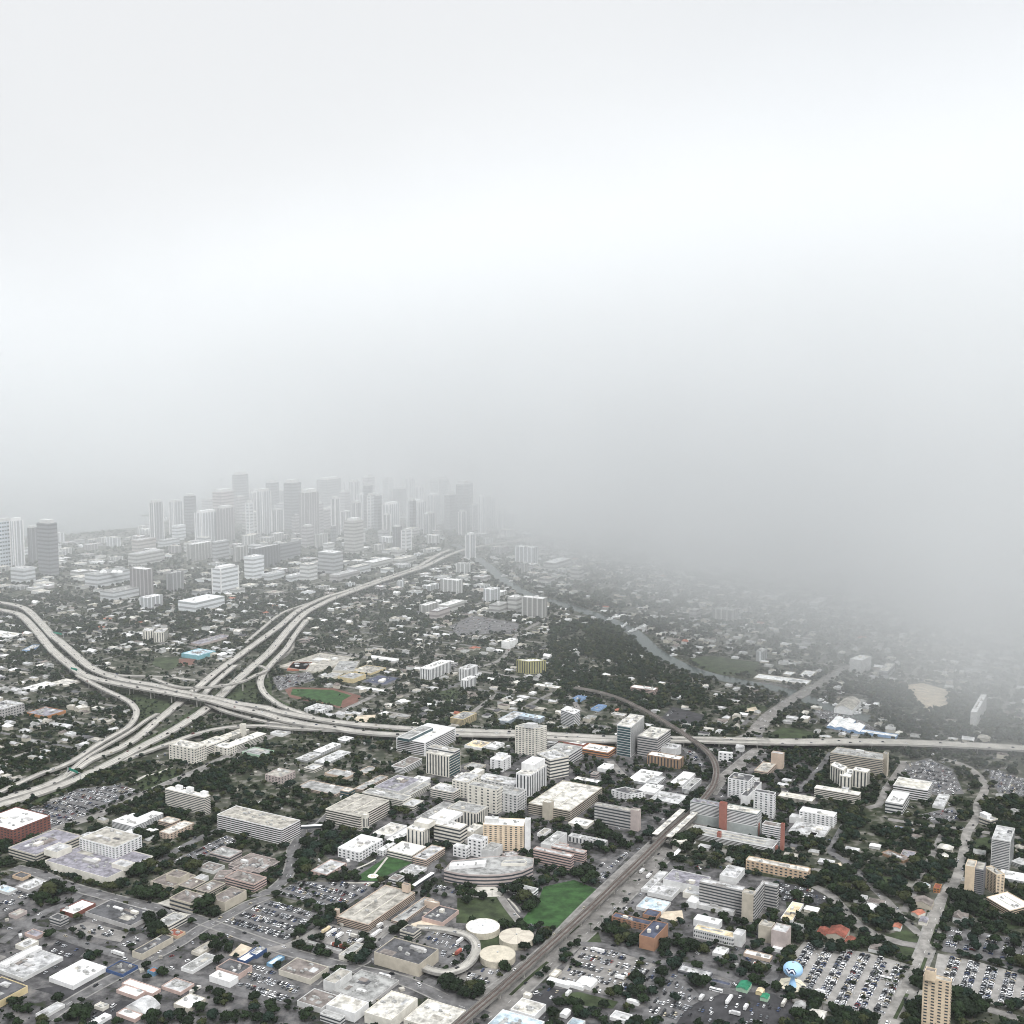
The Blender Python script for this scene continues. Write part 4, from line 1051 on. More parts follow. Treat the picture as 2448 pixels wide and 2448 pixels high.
B3 935,122 1097,150 1115,132 192 band pink rw 4
@warehouse;shed;blue roofed long sheds among trees beyond the hexagonal tower
B3 515,205 560,225 650,200 240 plain bblue rbl 1 u0
B3 655,275 700,292 800,265 305 plain bblue rbl 1 u0
@apartment_building;apartments;cream low flats beside the green glass tower and the railway
B3 800,312 880,335 910,322 352 band cream rl 2
@warehouse;warehouse;pale flat block beside the boulevard under the expressway
B3 1562,595 1660,605 1668,598 672 punch white rw 3 ns
@hospital_building;hospital;twin pale green tinted hospital wing facing the railway with tiny windows
T5 868,217 1142,287 1240,205 560 punch white rd 10
T5 1160,300 1215,330 1330,240 420 plain grey rl 1
@hospital_building;hospital;pale perforated hospital wing with a dark roof above the red and grey garage
T5 1225,422 1510,477 1590,452 830 punch white rd 10
T5 1045,472 1130,502 1345,300 645 plain white rd 10
@parking_garage;car park building;very long red white and grey parking garage with open decks beside the station
T5 320,962 1490,1252 1622,1152 1342 garage white rg 4 u0
T5 315,562 735,652 790,600 962 half ggreen rp 8 u4
T5 820,652 1270,762 1312,690 1092 half ggreen rc 8 u2
T5 1350,892 1605,952 1642,900 1172 band white rb 7 u3
T5 725,592 815,612 852,590 1032 plain red rr 1 u0
T5 1258,885 1300,894 1313,885 1072 plain red rr 1 u0
T5 1610,900 1655,911 1668,890 1292 plain red rr 1 u0
T5 690,1020 735,1032 752,1010 1192 plain red rr 1 u0
T5 1495,1212 1555,1232 1567,1212 1302 plain red rr 1 u0
@apartment_building;apartments;long orange three storey apartment row with a cream roof
C4 -40,282 372,412 402,385 482 punch orange rc 3
@office_building;office;peach four storey office with dark ribbons under the tan courthouse
B4 0,592 82,622 150,560 668 band peach rt 4
B4 105,482 190,492 200,478 602 plain peach rl 1 u0
@courthouse;court;huge tan courthouse slab with a grey roof below the expressway
B4 535,478 910,532 955,490 662 band tan rg 10 ns
B4 680,497 752,507 757,495 620 plain peach rt 1 ns u0
B4 915,482 945,492 958,480 657 plain tan rg 1 ns u0
@hospital_building;office;Y-shaped white ribbed building in front of the tan courthouse
B4 535,568 625,607 658,582 722 strip cream rw 7 ns
B4 600,642 682,657 708,602 742 strip cream rw 7 ns
B4 695,602 800,622 822,600 747 strip cream rw 7 ns
B4 632,572 690,582 705,570 612 plain white rw 1 ns u0
@parking_garage;car park building;white roofed long garage in front of the Y-shaped building
B4 428,722 740,787 775,768 857 garage cream rw 5 u3
@parking_garage;car park building;cream garage with a cream deck beside the perforated hospital wings
B4 165,782 402,832 432,802 862 garage cream rc 4 u1
@office_building;office;white five storey office with a roof hut behind the red and grey garage
B4 320,887 560,942 590,912 1022 punch white rw 5
B4 242,937 318,955 330,930 1000 plain lgrey rl 3
@clinic;clinic;spread of low white grey roofs in front of the white five storey office
B4 228,1050 480,1092 580,1020 1108 plain lgrey rl 2 u7
B4 385,1060 430,1080 460,1060 1098 plain white rw 1 u0
@office_building;office;white roofed three storey cube beside the cream roofed garage
B4 940,817 1057,852 1103,770 932 band lgrey rw 3
@parking_garage;car park building;cream roofed garage with white bands behind the three storey cube
B4 1003,692 1237,752 1265,690 837 garage white rc 5 u0
@shop_building;shop;beige shop with a white penthouse beside the boulevard crossing
B4 1608,942 1690,972 1735,952 1022 band beige rl 2
B4 1612,912 1665,935 1698,925 960 plain white rw 1 z u0
@shop_building;shop;long shed with a blue sheeted roof in the terraces behind the car parks
B4 1000,1012 1135,1042 1147,1030 1052 plain pgrey rbl 1 u0
@warehouse;warehouse;pale grey flat hall beside the tree lined car park
B4 1280,842 1352,872 1415,790 892 plain lgrey rl 2
@apartment_building;apartments;grey courtyard terrace beside the boulevard car park
B4 1040,1215 1132,1242 1152,1195 1252 plain pgrey rp 1
B4 900,1200 1060,1262 1100,1235 1275 plain brown rb 1
@hospital_building;hospital;wide grey hospital slab with long window rows behind the annex roofs
C3 1455,447 1735,545 1762,520 722 band grey rl 8
C3 1730,562 1812,577 1832,550 777 plain tan rt 1 u1
C3 1815,560 1822,575 1885,480 772 band grey rl 8
C4 30,492 150,517 172,500 692 band grey rl 8
C3 1575,427 1690,457 1765,385 500 plain lgrey rl 1 z u3
@hospital_building;hospital annex;flat grey annex with a white end piece before the wide hospital slab
C3 1410,640 1670,702 1697,660 732 plain lgrey rl 2 u1
C3 1335,617 1400,637 1425,590 680 plain white rw 2 u0
@hospital_building;hospital annex;stained pale roofs of the stepped hospital podium beside the boulevard
C3 1055,547 1225,592 1287,520 622 plain lgrey rl 2
C3 1172,452 1440,522 1472,440 590 plain lgrey rp 2 u6
C3 1300,560 1440,585 1455,470 625 plain cream rl 2 u1
C3 1010,527 1062,547 1142,400 566 plain lgrey rl 1
@hospital_building;clinic;pale block with an apricot roof strip and a row of small windows
C3 1385,817 1670,887 1692,850 952 punch lgrey ry 2 c18 u0
C3 1670,852 1732,872 1752,830 957 plain lgrey rl 3 u0
C3 1385,747 1560,792 1577,752 840 plain white rw 3 u1
@hospital_building;annex;pale mint flat roof beside the brick building
C3 985,642 1150,702 1182,620 717 plain lgrey rlb 1 u1
@office_building;office;dark brick building with slate blue flat roofs beside the boulevard
C3 800,722 1092,802 1112,772 852 punch bbrick rn 3 u3
C3 1003,852 1100,892 1212,785 987 plain bbrick rn 3 u0
C3 1022,707 1112,737 1162,700 762 plain bbrick rn 3 u0
@hospital_building;hospital;beige hospital stair block with arched parapets above the car park
C4 15,792 110,812 132,775 932 plain tan rt 4
C4 105,832 217,852 252,800 987 plain pgrey rl 3
C4 120,950 180,972 200,945 1000 plain white rw 1
@shop_building;shop;cream canopied building behind the terracotta roofed house
C4 190,722 260,762 382,650 782 plain white ry 1 u2
@shop_building;shops;long white shop row with an orange parapet beside the water tower road
C4 -85,987 97,1042 107,1010 1062 plain peach rw 1
C3 1520,987 1602,1012 1652,965 1027 plain lgrey rw 1
@shop_building;shop;coral red roofed stall building beside the water tower
C4 -20,1062 62,1092 82,1078 1112 plain lgrey rred 1 u0
@office_building;office;grey flat roofed square office in the tree ringed car park
C3 1265,1122 1490,1172 1512,1130 1207 band dgrey rl 1
@shed;shed;slate blue shed beside the green market tent
C3 1505,1192 1642,1232 1667,1213 1252 plain dgrey rn 1 u0
@tent;tent;emerald green market tent beside the dark truck yard
C3 1690,1242 1770,1267 1802,1215 1277 plain green rgn 1 u0 gable
@tent;tent;mustard yellow tent next to the emerald tent
C4 0,1265 45,1285 75,1262 1295 plain yellow ry 1 u0 gable
@tent;tent;small dark green tent below the mustard tent
C4 30,1310 80,1330 100,1300 1342 plain green rgn 1 u0 gable
@shed;shed;row of white roofed sheds at the edge of the dusty storage yard
C3 325,1187 480,1232 502,1208 1258 plain white rw 1 u0
C3 450,1212 585,1247 605,1228 1266 plain white rw 1 u0
@shed;shed;pair of white gabled sheds in the dusty storage yard
C3 545,1195 592,1225 630,1180 1240 plain white rw 1 u0 gable
C3 590,1212 640,1246 677,1190 1262 plain white rw 1 u0 gable
@shed;shed;small beige roofed shed beside the boulevard and the storage yard
C3 340,1152 382,1167 432,1120 1180 plain beige rc 1 u0
@warehouse;warehouse;cream white roofed workshop at the bottom beside the railway road
C3 65,1397 235,1452 330,1370 1500 plain white rc 1 u4
C3 155,1290 200,1306 230,1290 1332 plain cream rw 1 u0
@warehouse;warehouse;blue grey metal roof cut by the lower edge beside the railway
C3 -75,1480 200,1602 340,1500 1660 plain white rlb 2 u6
@shed;shed;white tent roofed store beside the dark truck yard road
C3 420,1430 465,1448 495,1412 1460 plain white rw 1 u0 gable
@shop_building;shop;white grey roofed shop among the parked cars at the lower edge
C3 790,1440 902,1490 937,1440 1505 plain white rl 1
@shop_building;shop;slim white trailer office among the parked cars
C3 900,1332 985,1357 992,1340 1372 plain white rw 1 u0
@shop_building;shop;mint roofed flat shop at the lower edge between two yards
C3 475,1497 560,1532 602,1485 1545 plain lgrey rlb 1 u0
@bus_garage;bus depot;dark roofed concrete bus garage overhanging the street beside the spiral ramp
C2 890,987 1212,1080 1328,962 1172 plain conc rd 1 u6
@warehouse;warehouse;small windowless pale box warehouse on the street corner
C2 520,1192 607,1217 722,1125 1290 plain lgrey rt 1 u1
@warehouse;warehouse;flat grey gravel roof scattered with white vents
C2 608,1252 868,1352 1110,1205 1372 plain grey rg 1 u7
@warehouse;warehouse;tall windowless white box at the lower edge
C2 540,1367 747,1432 862,1355 1500 plain white rc 1 u0
C2 495,1432 642,1477 667,1445 1530 band lgrey rg 2 u1
@warehouse;warehouse;broad cream white roofed hall with one dark machine on top
C2 805,1432 1010,1482 1245,1335 1560 plain cream rc 2 u3
@warehouse;warehouse;cream roofed lower hall next to the railway viaduct
C2 1080,1492 1382,1562 1532,1402 1610 plain cream rc 1 u3
@warehouse;warehouse;brown roofed beige building on the street corner above the car yard
C2 205,1112 430,1187 542,1090 1227 plain beige rb 2
@warehouse;warehouse;low strip shed with a pale roof between the lorry park and the hedge
C2 400,905 640,985 720,990 1000 plain grey rg 1 u0
@apartment_tower;apartments;peach yellow apartment tower with square windows at the lower edge
C4 1207,1152 1405,1207 1432,1185 1570 punch ypeach rt 16
C4 1217,1117 1292,1135 1338,1118 1200 plain ypeach rb 1 z u0
@apartment_tower;apartments;apricot apartment tower with blank sides and a shadowed central recess
C4 1513,352 1575,377 1602,330 598 plain ypeach rt 1 u0
C4 1578,385 1640,397 1662,345 600 band dgrey rt 14 u0
C4 1640,372 1735,432 1754,400 578 punch ypeach rt 13 u2
@parking_garage;car park building;apricot three level garage with a white deck at the foot of the apricot tower
C4 1660,592 1830,692 1985,650 738 garage ypeach rw 3 u3
@office_tower;office tower;grey blue tower in a white frame with a cluttered roof
C4 1700,167 1835,192 1868,95 412 band/strip lgrey rl 18
@office_building;office;white banded low wing behind the grey blue tower
C4 1755,422 1942,482 1975,430 502 band white rw 3
C4 1838,332 1950,372 1980,335 402 band lgrey rl 3
@house;house;salmon orange two storey house by the boulevard
C4 1283,512 1325,532 1357,505 568 punch orr rr 2 u0
@house;house;rambling terracotta roofed house ringed by trees above the big car park
C4 430,852 500,872 522,820 892 plain tan rr 1 gable
C4 512,850 640,890 652,822 920 plain tan rr 1 gable
C4 640,900 700,930 722,890 948 plain tan rr 1 gable
@house;house;bright terracotta roofed house right beside the boulevard
C4 1115,702 1170,727 1222,705 740 plain cream ro 1 gable
@house;house;pinkish roofed house behind the bright terracotta roofed house
C4 1175,757 1230,782 1247,747 797 plain cream rp 1 gable
@house;house;small terracotta roofed house at the tip of the grass triangle
C4 985,802 1040,822 1064,795 834 plain white ro 1 gable
@house;house;rambling white house on the lane between the two curving streets
C4 778,672 850,692 893,662 706 plain white rw 1 gable
@house;house;brown shingled roof house beside the boulevard
C4 1115,632 1265,660 1318,625 690 plain tan rb 1 gable
@house;house;white house with a green tin roof in the trees
C4 1195,492 1232,512 1258,505 532 plain white rlb 2 u0
@boat_hangar;boat shed;grey barrel roofed boat hangar by the river with a white side
B4 580,140 692,177 772,110 212 plain white rt 1 arch
@fish_market;market hall;zigzag white roofed market hall with blue walls beside the expressway
B4 515,282 565,297 655,232 304 plain bblue rw 1 gable
B4 570,294 660,314 735,252 322 plain bblue rw 1 gable
B4 660,312 745,333 800,285 340 plain bblue rw 1 gable
B4 745,332 1010,366 1025,348 384 plain bblue rw 1 u0
@apartment_building;apartments;long pale slab block half lost in the haze by the creek
B4 1548,182 1592,190 1858,84 302 plain lgrey rw 10 u2
@storage_building;storage;white windowless storage cube at the head of the wide bridge road
A4 675,828 757,842 832,812 938 plain lgrey rw 5 ns u0
@warehouse;warehouse;long white roofed row of river sheds beside the bridge road
A4 25,932 365,1012 402,985 1022 plain beige rw 1 u0
@warehouse;warehouse;square white river sheds behind the long row
A4 315,942 387,962 432,920 977 plain beige rw 1 u0
A4 205,927 257,946 277,925 952 plain beige rw 1 u0
@shed;shed;tan roofed shed in the boatyard across from the zigzag market
B4 325,190 355,205 385,180 216 plain cream rc 1 u0
@shed;shed;small white shed on the quay beside the boat hangar
B4 840,128 872,140 892,120 168 plain white rw 1 u0
'''
build(NEAR)
# ------------------------------------------------------------------ water tower
def lathe(m, prof, n=40, mi=0, c=(0,0)):
    for i in range(len(prof) - 1):
        (r0, z0), (r1, z1) = prof[i], prof[i+1]
        for k in range(n):
            a, b = 2*math.pi*k/n, 2*math.pi*(k+1)/n
            q = [(c[0]+r0*math.cos(a), c[1]+r0*math.sin(a), z0), (c[0]+r0*math.cos(b), c[1]+r0*math.sin(b), z0), (c[0]+r1*math.cos(b), c[1]+r1*math.sin(b), z1), (c[0]+r1*math.cos(a), c[1]+r1*math.sin(a), z1)]
            if r1 < 1e-6: q = q[:3]
            if r0 < 1e-6: q = [q[0], q[2], q[3]]
            m.face(q, mi)
TS['Z1'] = 120/1932; TILE['Z1'] = (1840, 2270)
tb = W('Z1', 880, 1415); tb.z = 0
wt = empty('water_tower', tb, 'pale blue bulb shaped water tower with a navy monogram beside the big car park', 'water tower')
BLUE = mat('tank_blue', (.36,.58,.86), .45, .06, .3); NAVY = mat('monogram_navy', (.008,.014,.05), .5, 0); MWHITE = mat('monogram_white', (.72,.76,.84), .5, 0)
A_, B_, ZC = 8.9, 6.7, 16.2
m = MB(); lathe(m, [(A_*math.sin(t), ZC - B_*math.cos(t)) for t in [math.pi*i/24 for i in range(25)]], 56); tank = m.obj('tank', BLUE, wt, smooth=True)
m = MB(); lathe(m, [(3.6,.0),(3.4,1.5),(3.0,3.0),(2.3,5.2),(1.8,7.0),(1.75,10.2),(2.4,11.2)], 32); m.obj('stem', BLUE, wt, smooth=True)
m = MB(); lathe(m, [(8.0,.35),(8.0,.75),(7.5,.75),(7.5,.35)], 40); m.obj('planter_ring', CONC, wt)
m = MB(); lathe(m, [(1.1, ZC + B_ - .1),(1.1, ZC + B_ + .5),(0, ZC + B_ + .7)], 14); m.obj('hatch', METAL, tank)
def onball(x, y, off):
    d = Vector(ray(*px('Z1', x, y))); o = Vector((0,0,H)) - Vector((tb.x, tb.y, ZC)); a2, b2 = A_ + off, B_ + off
    q = Vector((1/a2, 1/a2, 1/b2)); dd = Vector((d.x*q.x, d.y*q.y, d.z*q.z)); oo = Vector((o.x*q.x, o.y*q.y, o.z*q.z))
    A = dd.dot(dd); Bq = 2*dd.dot(oo); C_ = oo.dot(oo) - 1; D = Bq*Bq - 4*A*C_
    if D < 0: return None
    p = o + d*((-Bq - math.sqrt(D))/(2*A)); return p + Vector((0,0,ZC))
def stroke(pts, wd, off):
    m = MB(); path = []
    for i in range(len(pts) - 1):
        for k in range(8): t = k/8; path.append((pts[i][0]*(1-t) + pts[i+1][0]*t, pts[i][1]*(1-t) + pts[i+1][1]*t))
    path.append(pts[-1])
    for i in range(len(path) - 1):
        a, b = Vector(path[i]), Vector(path[i+1]); d = (b - a).normalized(); n = Vector((-d.y, d.x))*wd/2; a2 = a - d*wd*.25; b2 = b + d*wd*.25
        for s0, s1 in ((-1,0),(0,1)):
            q = [onball(*(p + n*s), off + .002*i/len(path)) for p, s in ((a2,s0),(b2,s0),(b2,s1),(a2,s1))]
            if all(x is not None for x in q): m.face(q)
    return m
mono = [(655,765),(735,905),(812,822),(890,812),(965,945)]
stroke(mono, 128, .06).obj('monogram', NAVY, tank)
stroke(mono, 50, .12).obj('monogram', MWHITE, tank)
stroke([(842,885),(856,925)], 44, .18).obj('monogram', NAVY, tank)
P = [W('Z1', x, y) for x, y in ((345,1310),(430,1130),(620,1100),(820,1095),(1200,1190),(1405,1395),(1335,1600),(960,1655),(720,1560),(500,1510))]
m = MB(); m.prism(ccw([(p.x, p.y) for p in P]), 0, .4); tag(m.obj('plaza', mat('cream_paving', (.7,.64,.5), .9, .15, .2)), kind='structure'); mark([(p.x,p.y) for p in P], 1)
# ------------------------------------------------------------------ three round tanks
for x, x0, x1, y0, y1, k, lb in ((0,80,575,562,800,0,'round water tank with a glaring white patchy flat roof, farthest of three tanks'), (0,560,1068,693,955,1,'round beige tank with spoke pattern roof, nearest the railway of three tanks'), (0,280,800,945,1215,2,'round plain cream tank with a smooth cone roof, closest to the spiral ramp')):
    hz = 6.4; c = W('T2', (x0+x1)/2, (y0+y1)/2 + 4, hz); e = W('T2', x1, (y0+y1)/2 + 4, hz); r = abs(e.x - c.x); c.z = 0
    t = empty('storage_tank', c, lb, 'tank'); m = MB(); lathe(m, [(r,0),(r,hz),(r-.4,hz),(r-.4,hz-.3)], 64); m.obj('wall', mat('tank_wall', (.5,.465,.38), .85, .25, .3), t)
    m = MB(); n = 48
    for i in range(n):
        a, b = 2*math.pi*i/n, 2*math.pi*(i+1)/n; q = r - .4
        m.face([(q*math.cos(a), q*math.sin(a), hz - .2), (q*math.cos(b), q*math.sin(b), hz - .2), (0, 0, hz + (1.4 if k else .6))], (i*12//n) % 2 if k == 1 else 0)
    mats = ([mat('patchy_white', (.8,.8,.77), .9, .45, .35)], [mat('spoke_a', (.53,.485,.41), .9, .1, .3), mat('spoke_b', (.46,.415,.35), .9, .1, .3)], [mat('cream_cone', (.52,.475,.385), .9, .2, .2)])[k]
    rf = m.obj('roof', mats, t)
    if k == 1:
        for i in range(12):
            a = 2*math.pi*i/12; m = MB(); L = r - 1; q = [(math.cos(a), math.sin(a)), (-math.sin(a)*.16, math.cos(a)*.16)]
            m.face([(q[1][0], q[1][1], hz+1.46), (-q[1][0], -q[1][1], hz+1.46), (L*q[0][0]-q[1][0], L*q[0][1]-q[1][1], hz-.08), (L*q[0][0]+q[1][0], L*q[0][1]+q[1][1], hz-.08)]); m.obj('roof_rib', mat('rib', (.6,.56,.47), .9, 0), rf)
    m = MB(); m.box((0,0), 1.6, 1.6, hz + .5, hz + (2.0 if k else 1.2)); m.obj('roof_hatch', METAL, rf)
    mark([(c.x + r*math.cos(a*.4), c.y + r*math.sin(a*.4)) for a in range(16)], 1)
# ------------------------------------------------------------------ helicopter pad, spiral ramp, footbridges
c = W('T3', 795, 570, .2); r = 12.2*(c - Vector((0,0,H))).length/FP
m = MB(); m.prism([(c.x + r*math.cos(t*.13), c.y + r*math.sin(t*.13)) for t in range(48)], .14, .34)
hp = m.obj('helicopter_pad', mat('pad_cream', (.78,.76,.64), .8, .1, .5)); tag(hp, 'round cream helicopter landing pad on the bright green lawn', 'helipad'); hp.location = (0,0,0)
for a in (0, 1):
    m = MB(); m.box((c.x, c.y), r*1.1, .9, .345 + a*.005, .36 + a*.005, GA + a*math.pi/2 + .5); m.obj('pad_marking', mat('pad_red', (.42,.22,.17), .8, 0), hp)
pa = spline([W('T3', x, y, .24) for x, y in ((815,535),(900,430),(1003,298))], 6); m = MB(); ribbon(m, pa, -1.3, 1.3); tag(m.obj('path', CONC), kind='structure')
for pts, wd in (('T2 590,250 690,390 790,520 880,610', 5.5), ('T2 690,290 780,380 865,490', 2.4), ('T3 380,665 900,665 960,640', 3.5), ('T3 560,460 700,400 830,330', 2.5), ('T2 560,170 640,180 720,150', 6), ('B1 960,1180 1050,1130 1140,1110 1240,1070', 5)):
    pa = spline([W(T, x, y, .26) for T, x, y in parse_pts(pts)], 6); m = MB(); ribbon(m, pa, -wd/2, wd/2); tag(m.obj('path', CONC), kind='structure'); markpath(pa, wd + 1)
deck('garage_ramp', 'beige spiral ramp on columns curling out of the dark roofed bus garage', 9, spline([W('C2', x, y, z) for x, y, z in ((1232,1090,6),(1300,1118,6),(1400,1136,6),(1500,1112,6),(1580,1058,6),(1624,980,5.8),(1618,920,5.4),(1570,872,4.8),(1480,842,4),(1380,824,2.6),(1280,814,1.2),(1190,812,.4))], 6))
P = [W('C2', x, y, .13) for x, y in ((1330,1000),(1230,905),(1290,835),(1480,862),(1585,920),(1560,1010),(1440,1085),(1340,1060))]
m = MB(); m.face(ccw([tuple(p) for p in P])); tag(m.obj('car_park', ASPH), kind='structure'); mark([(p.x,p.y) for p in P], 4); SHEETS.append(('yard','asphalt',ccw([(p.x,p.y) for p in P])))
for T, a, b, z, lb in (('T3',(1375,705),(1660,515),6,'white roofed footbridge from the peach garage to the curved hospital'), ('B2',(362,1492),(545,1482),9,'white roofed footbridge between the two big white parking garages')):
    p, q = W(T, *a, z), W(T, *b, z); o = (p + q)/2; L = (q - p).length; an = math.atan2(q.y - p.y, q.x - p.x); fb = empty('footbridge', (o.x, o.y, 0), lb, 'footbridge')
    m = MB(); m.box((0,0), L, 4, z - 4, z - 3.4, an); m.obj('deck', RAILC, fb)
    m = MB(); m.box((0,0), L, 4.6, z - .4, z, an); m.obj('roof', rm('rw'), fb)
    m = MB(); m.box((0,0), L, 3.8, z - 3.4, z - .4, an); m.obj('glazing', GLASS, fb)
    for t in (-.3, .3): m = MB(); m.box((math.cos(an)*L*t, math.sin(an)*L*t), 1, 1, 0, z - 4, an); m.obj('post', PIERM, fb)
# ------------------------------------------------------------------ curved clinic with terraces and a glazed porch
hz = 13.0
def poly(pts, z): return [W(T, x, y, z) for T, x, y in parse_pts(pts)]
P = poly('C2 1392,398 1480,418 1570,430 1690,433 1790,430 1880,420 1960,402 2035,368 2042,312 1932,292 1720,300 1450,330', hz)
o = Vector((P[3].x, P[3].y, 0)); cb = empty('hospital_building', o, 'long curved pinkish clinic with terrace bands and a tall glazed porch', 'clinic')
block(cb, o, ccw([(p.x, p.y) for p in P]), 0, hz, 'band', 'pgrey', 'rg', 3)
P2 = poly('C2 1440,345 1430,372 1690,352 1700,322', hz + 3); block(cb, o, [(p.x, p.y) for p in P2], hz - .8, hz + 3, 'plain', 'white', 'rw', 1)
P3, h3 = solve('C2', (1612,425), (1747,438), (1758,418), 497); block(cb, o, P3, 0, h3, 'strip', 'lgrey', 'rl', 1, cols=9, units=0)
P4 = poly('C3 -5,350 10,330 160,318 180,335 165,350', hz + 2.5)
block(cb, o, ccw([(p.x, p.y) for p in P4]), hz - .8, hz + 2.5, 'plain', 'cream', 'rg', 1)
P5, h5 = solve('C3', (232,245), (500,305), (520,285), 402); rb = empty('office_building', (P5[1].x, P5[1].y, 0), 'rosy brown brick pair of linked office slabs beside the railway', 'office'); o = Vector((P5[1].x, P5[1].y, 0))
for L, N_, R, b, st, wl, rf, fl in (((232,240),(497,303),(520,285),402,'band','pink','rl',5), ((345,222),(590,275),(608,255),347,'band','pink','rl',4), ((288,198),(352,220),(475,130),300,'plain','lgrey','rg',3), ((470,155),(738,202),(755,180),245,'strip','lgrey','rl',3), ((330,215),(440,245),(500,215),300,'plain','pink','rg',3)):
    Pq, h = solve('C3', L, N_, R, b); block(rb, o, Pq, 0, h, st, wl, rf, fl, cap=20)
# ------------------------------------------------------------------ boats on the river and in the boatyard
WB = mat('boat_white', (.8,.8,.8), .35, 0); BG = mat('boat_glass', (.03,.04,.05), .2, 0)
def boat_meshes():
    h = MB(); pts = [(-.5,-.16),(.15,-.17),(.38,-.1),(.5,0),(.38,.1),(.15,.17),(-.5,.16)]; lo = [(x*.94, y*.7) for x, y in pts]
    for i in range(7): j = (i+1) % 7; h.face([(*lo[i],0),(*lo[j],0),(*pts[j],.13),(*pts[i],.13)])
    h.face([(x, y, .125) for x, y in pts]); c = MB(); c.box((-.08,0), .42, .2, .125, .22); c.box((-.12,0), .26, .16, .22, .29)
    g_ = MB(); g_.box((-.08,0), .43, .205, .16, .195); return [(n, b) for n, b in (('hull',h),('cabin',c),('window',g_))]
bm_ = []
for n, b in boat_meshes(): me = bpy.data.meshes.new(n); me.from_pydata(b.v, [], b.f); me.materials.append(BG if n == 'window' else WB); bm_.append((n, me))
def boat(p, L, a, lab, grp):
    e = empty('boat', p, lab, 'boat', grp); e.rotation_euler.z = a
    for n, me in bm_: c = bpy.data.objects.new(n, me); COL.objects.link(c); c.parent = e; c.scale = (L, L, L)
for x, y in ((755,868),(780,850),(805,836),(830,829),(862,905),(885,893),(905,880),(930,938),(950,930),(985,917),(1005,908),(1030,893),(1075,832),(1105,838),(440,828),(470,818),(68,573),(18,538),(1240,1110)):
    boat(W('A3', x, y, .3), rnd.uniform(12, 22), rnd.uniform(-.3,.5) + GA, 'white motor boat moored along the hazy river bank', 'white boats along the river')
for x, y in ((570,1040),(548,1073),(612,1083),(470,1132),(512,1108),(535,1120),(500,1150),(742,1180),(757,1190),(770,1202),(745,1216),(730,1228),(780,1160),(575,1165)):
    boat(W('A4', x, y, .3), rnd.uniform(9, 16), rnd.uniform(-.2,.4) + .3, 'white boat standing in the boatyard beside the grey boat hangar', 'white boats in the boatyard')
# lamps
LPM = MB(); lathe(LPM, [(.14,0),(.1,9)], 6); LPM.box((0,.0), .25, 2.6, 8.9, 9.1); lpm = bpy.data.meshes.new('pole'); lpm.from_pydata(LPM.v, [], LPM.f); lpm.materials.append(METAL)
LH = MB(); LH.box((0,1.2), .5, .9, 8.75, 8.95); LH.box((0,-1.2), .5, .9, 8.75, 8.95); lhm = bpy.data.meshes.new('lamp_head'); lhm.from_pydata(LH.v, [], LH.f); lhm.materials.append(WB)
def lamp(p, lab, grp):
    e = empty('street_lamp', p, lab, 'lamp', grp)
    for n, me in (('pole', lpm), ('lamp_head', lhm)): c = bpy.data.objects.new(n, me); COL.objects.link(c); c.parent = e
    e.rotation_euler.z = GA
for x, y in ((1730,1215),(1755,1335),(1590,1190),(1490,1280),(1665,1260),(1850,1250),(1560,1120)): lamp(W('C4', x, y, .1), 'tall twin headed lamp post standing between rows of the car park by the tower', 'lamps of the car park behind the peach yellow tower')
for x, y in ((480,1180),(600,1120),(720,1080),(820,1230),(700,1350),(440,1070)): lamp(W('C4', x, y, .1), 'tall twin headed lamp post standing in the water tower car park', 'lamps of the water tower car park')
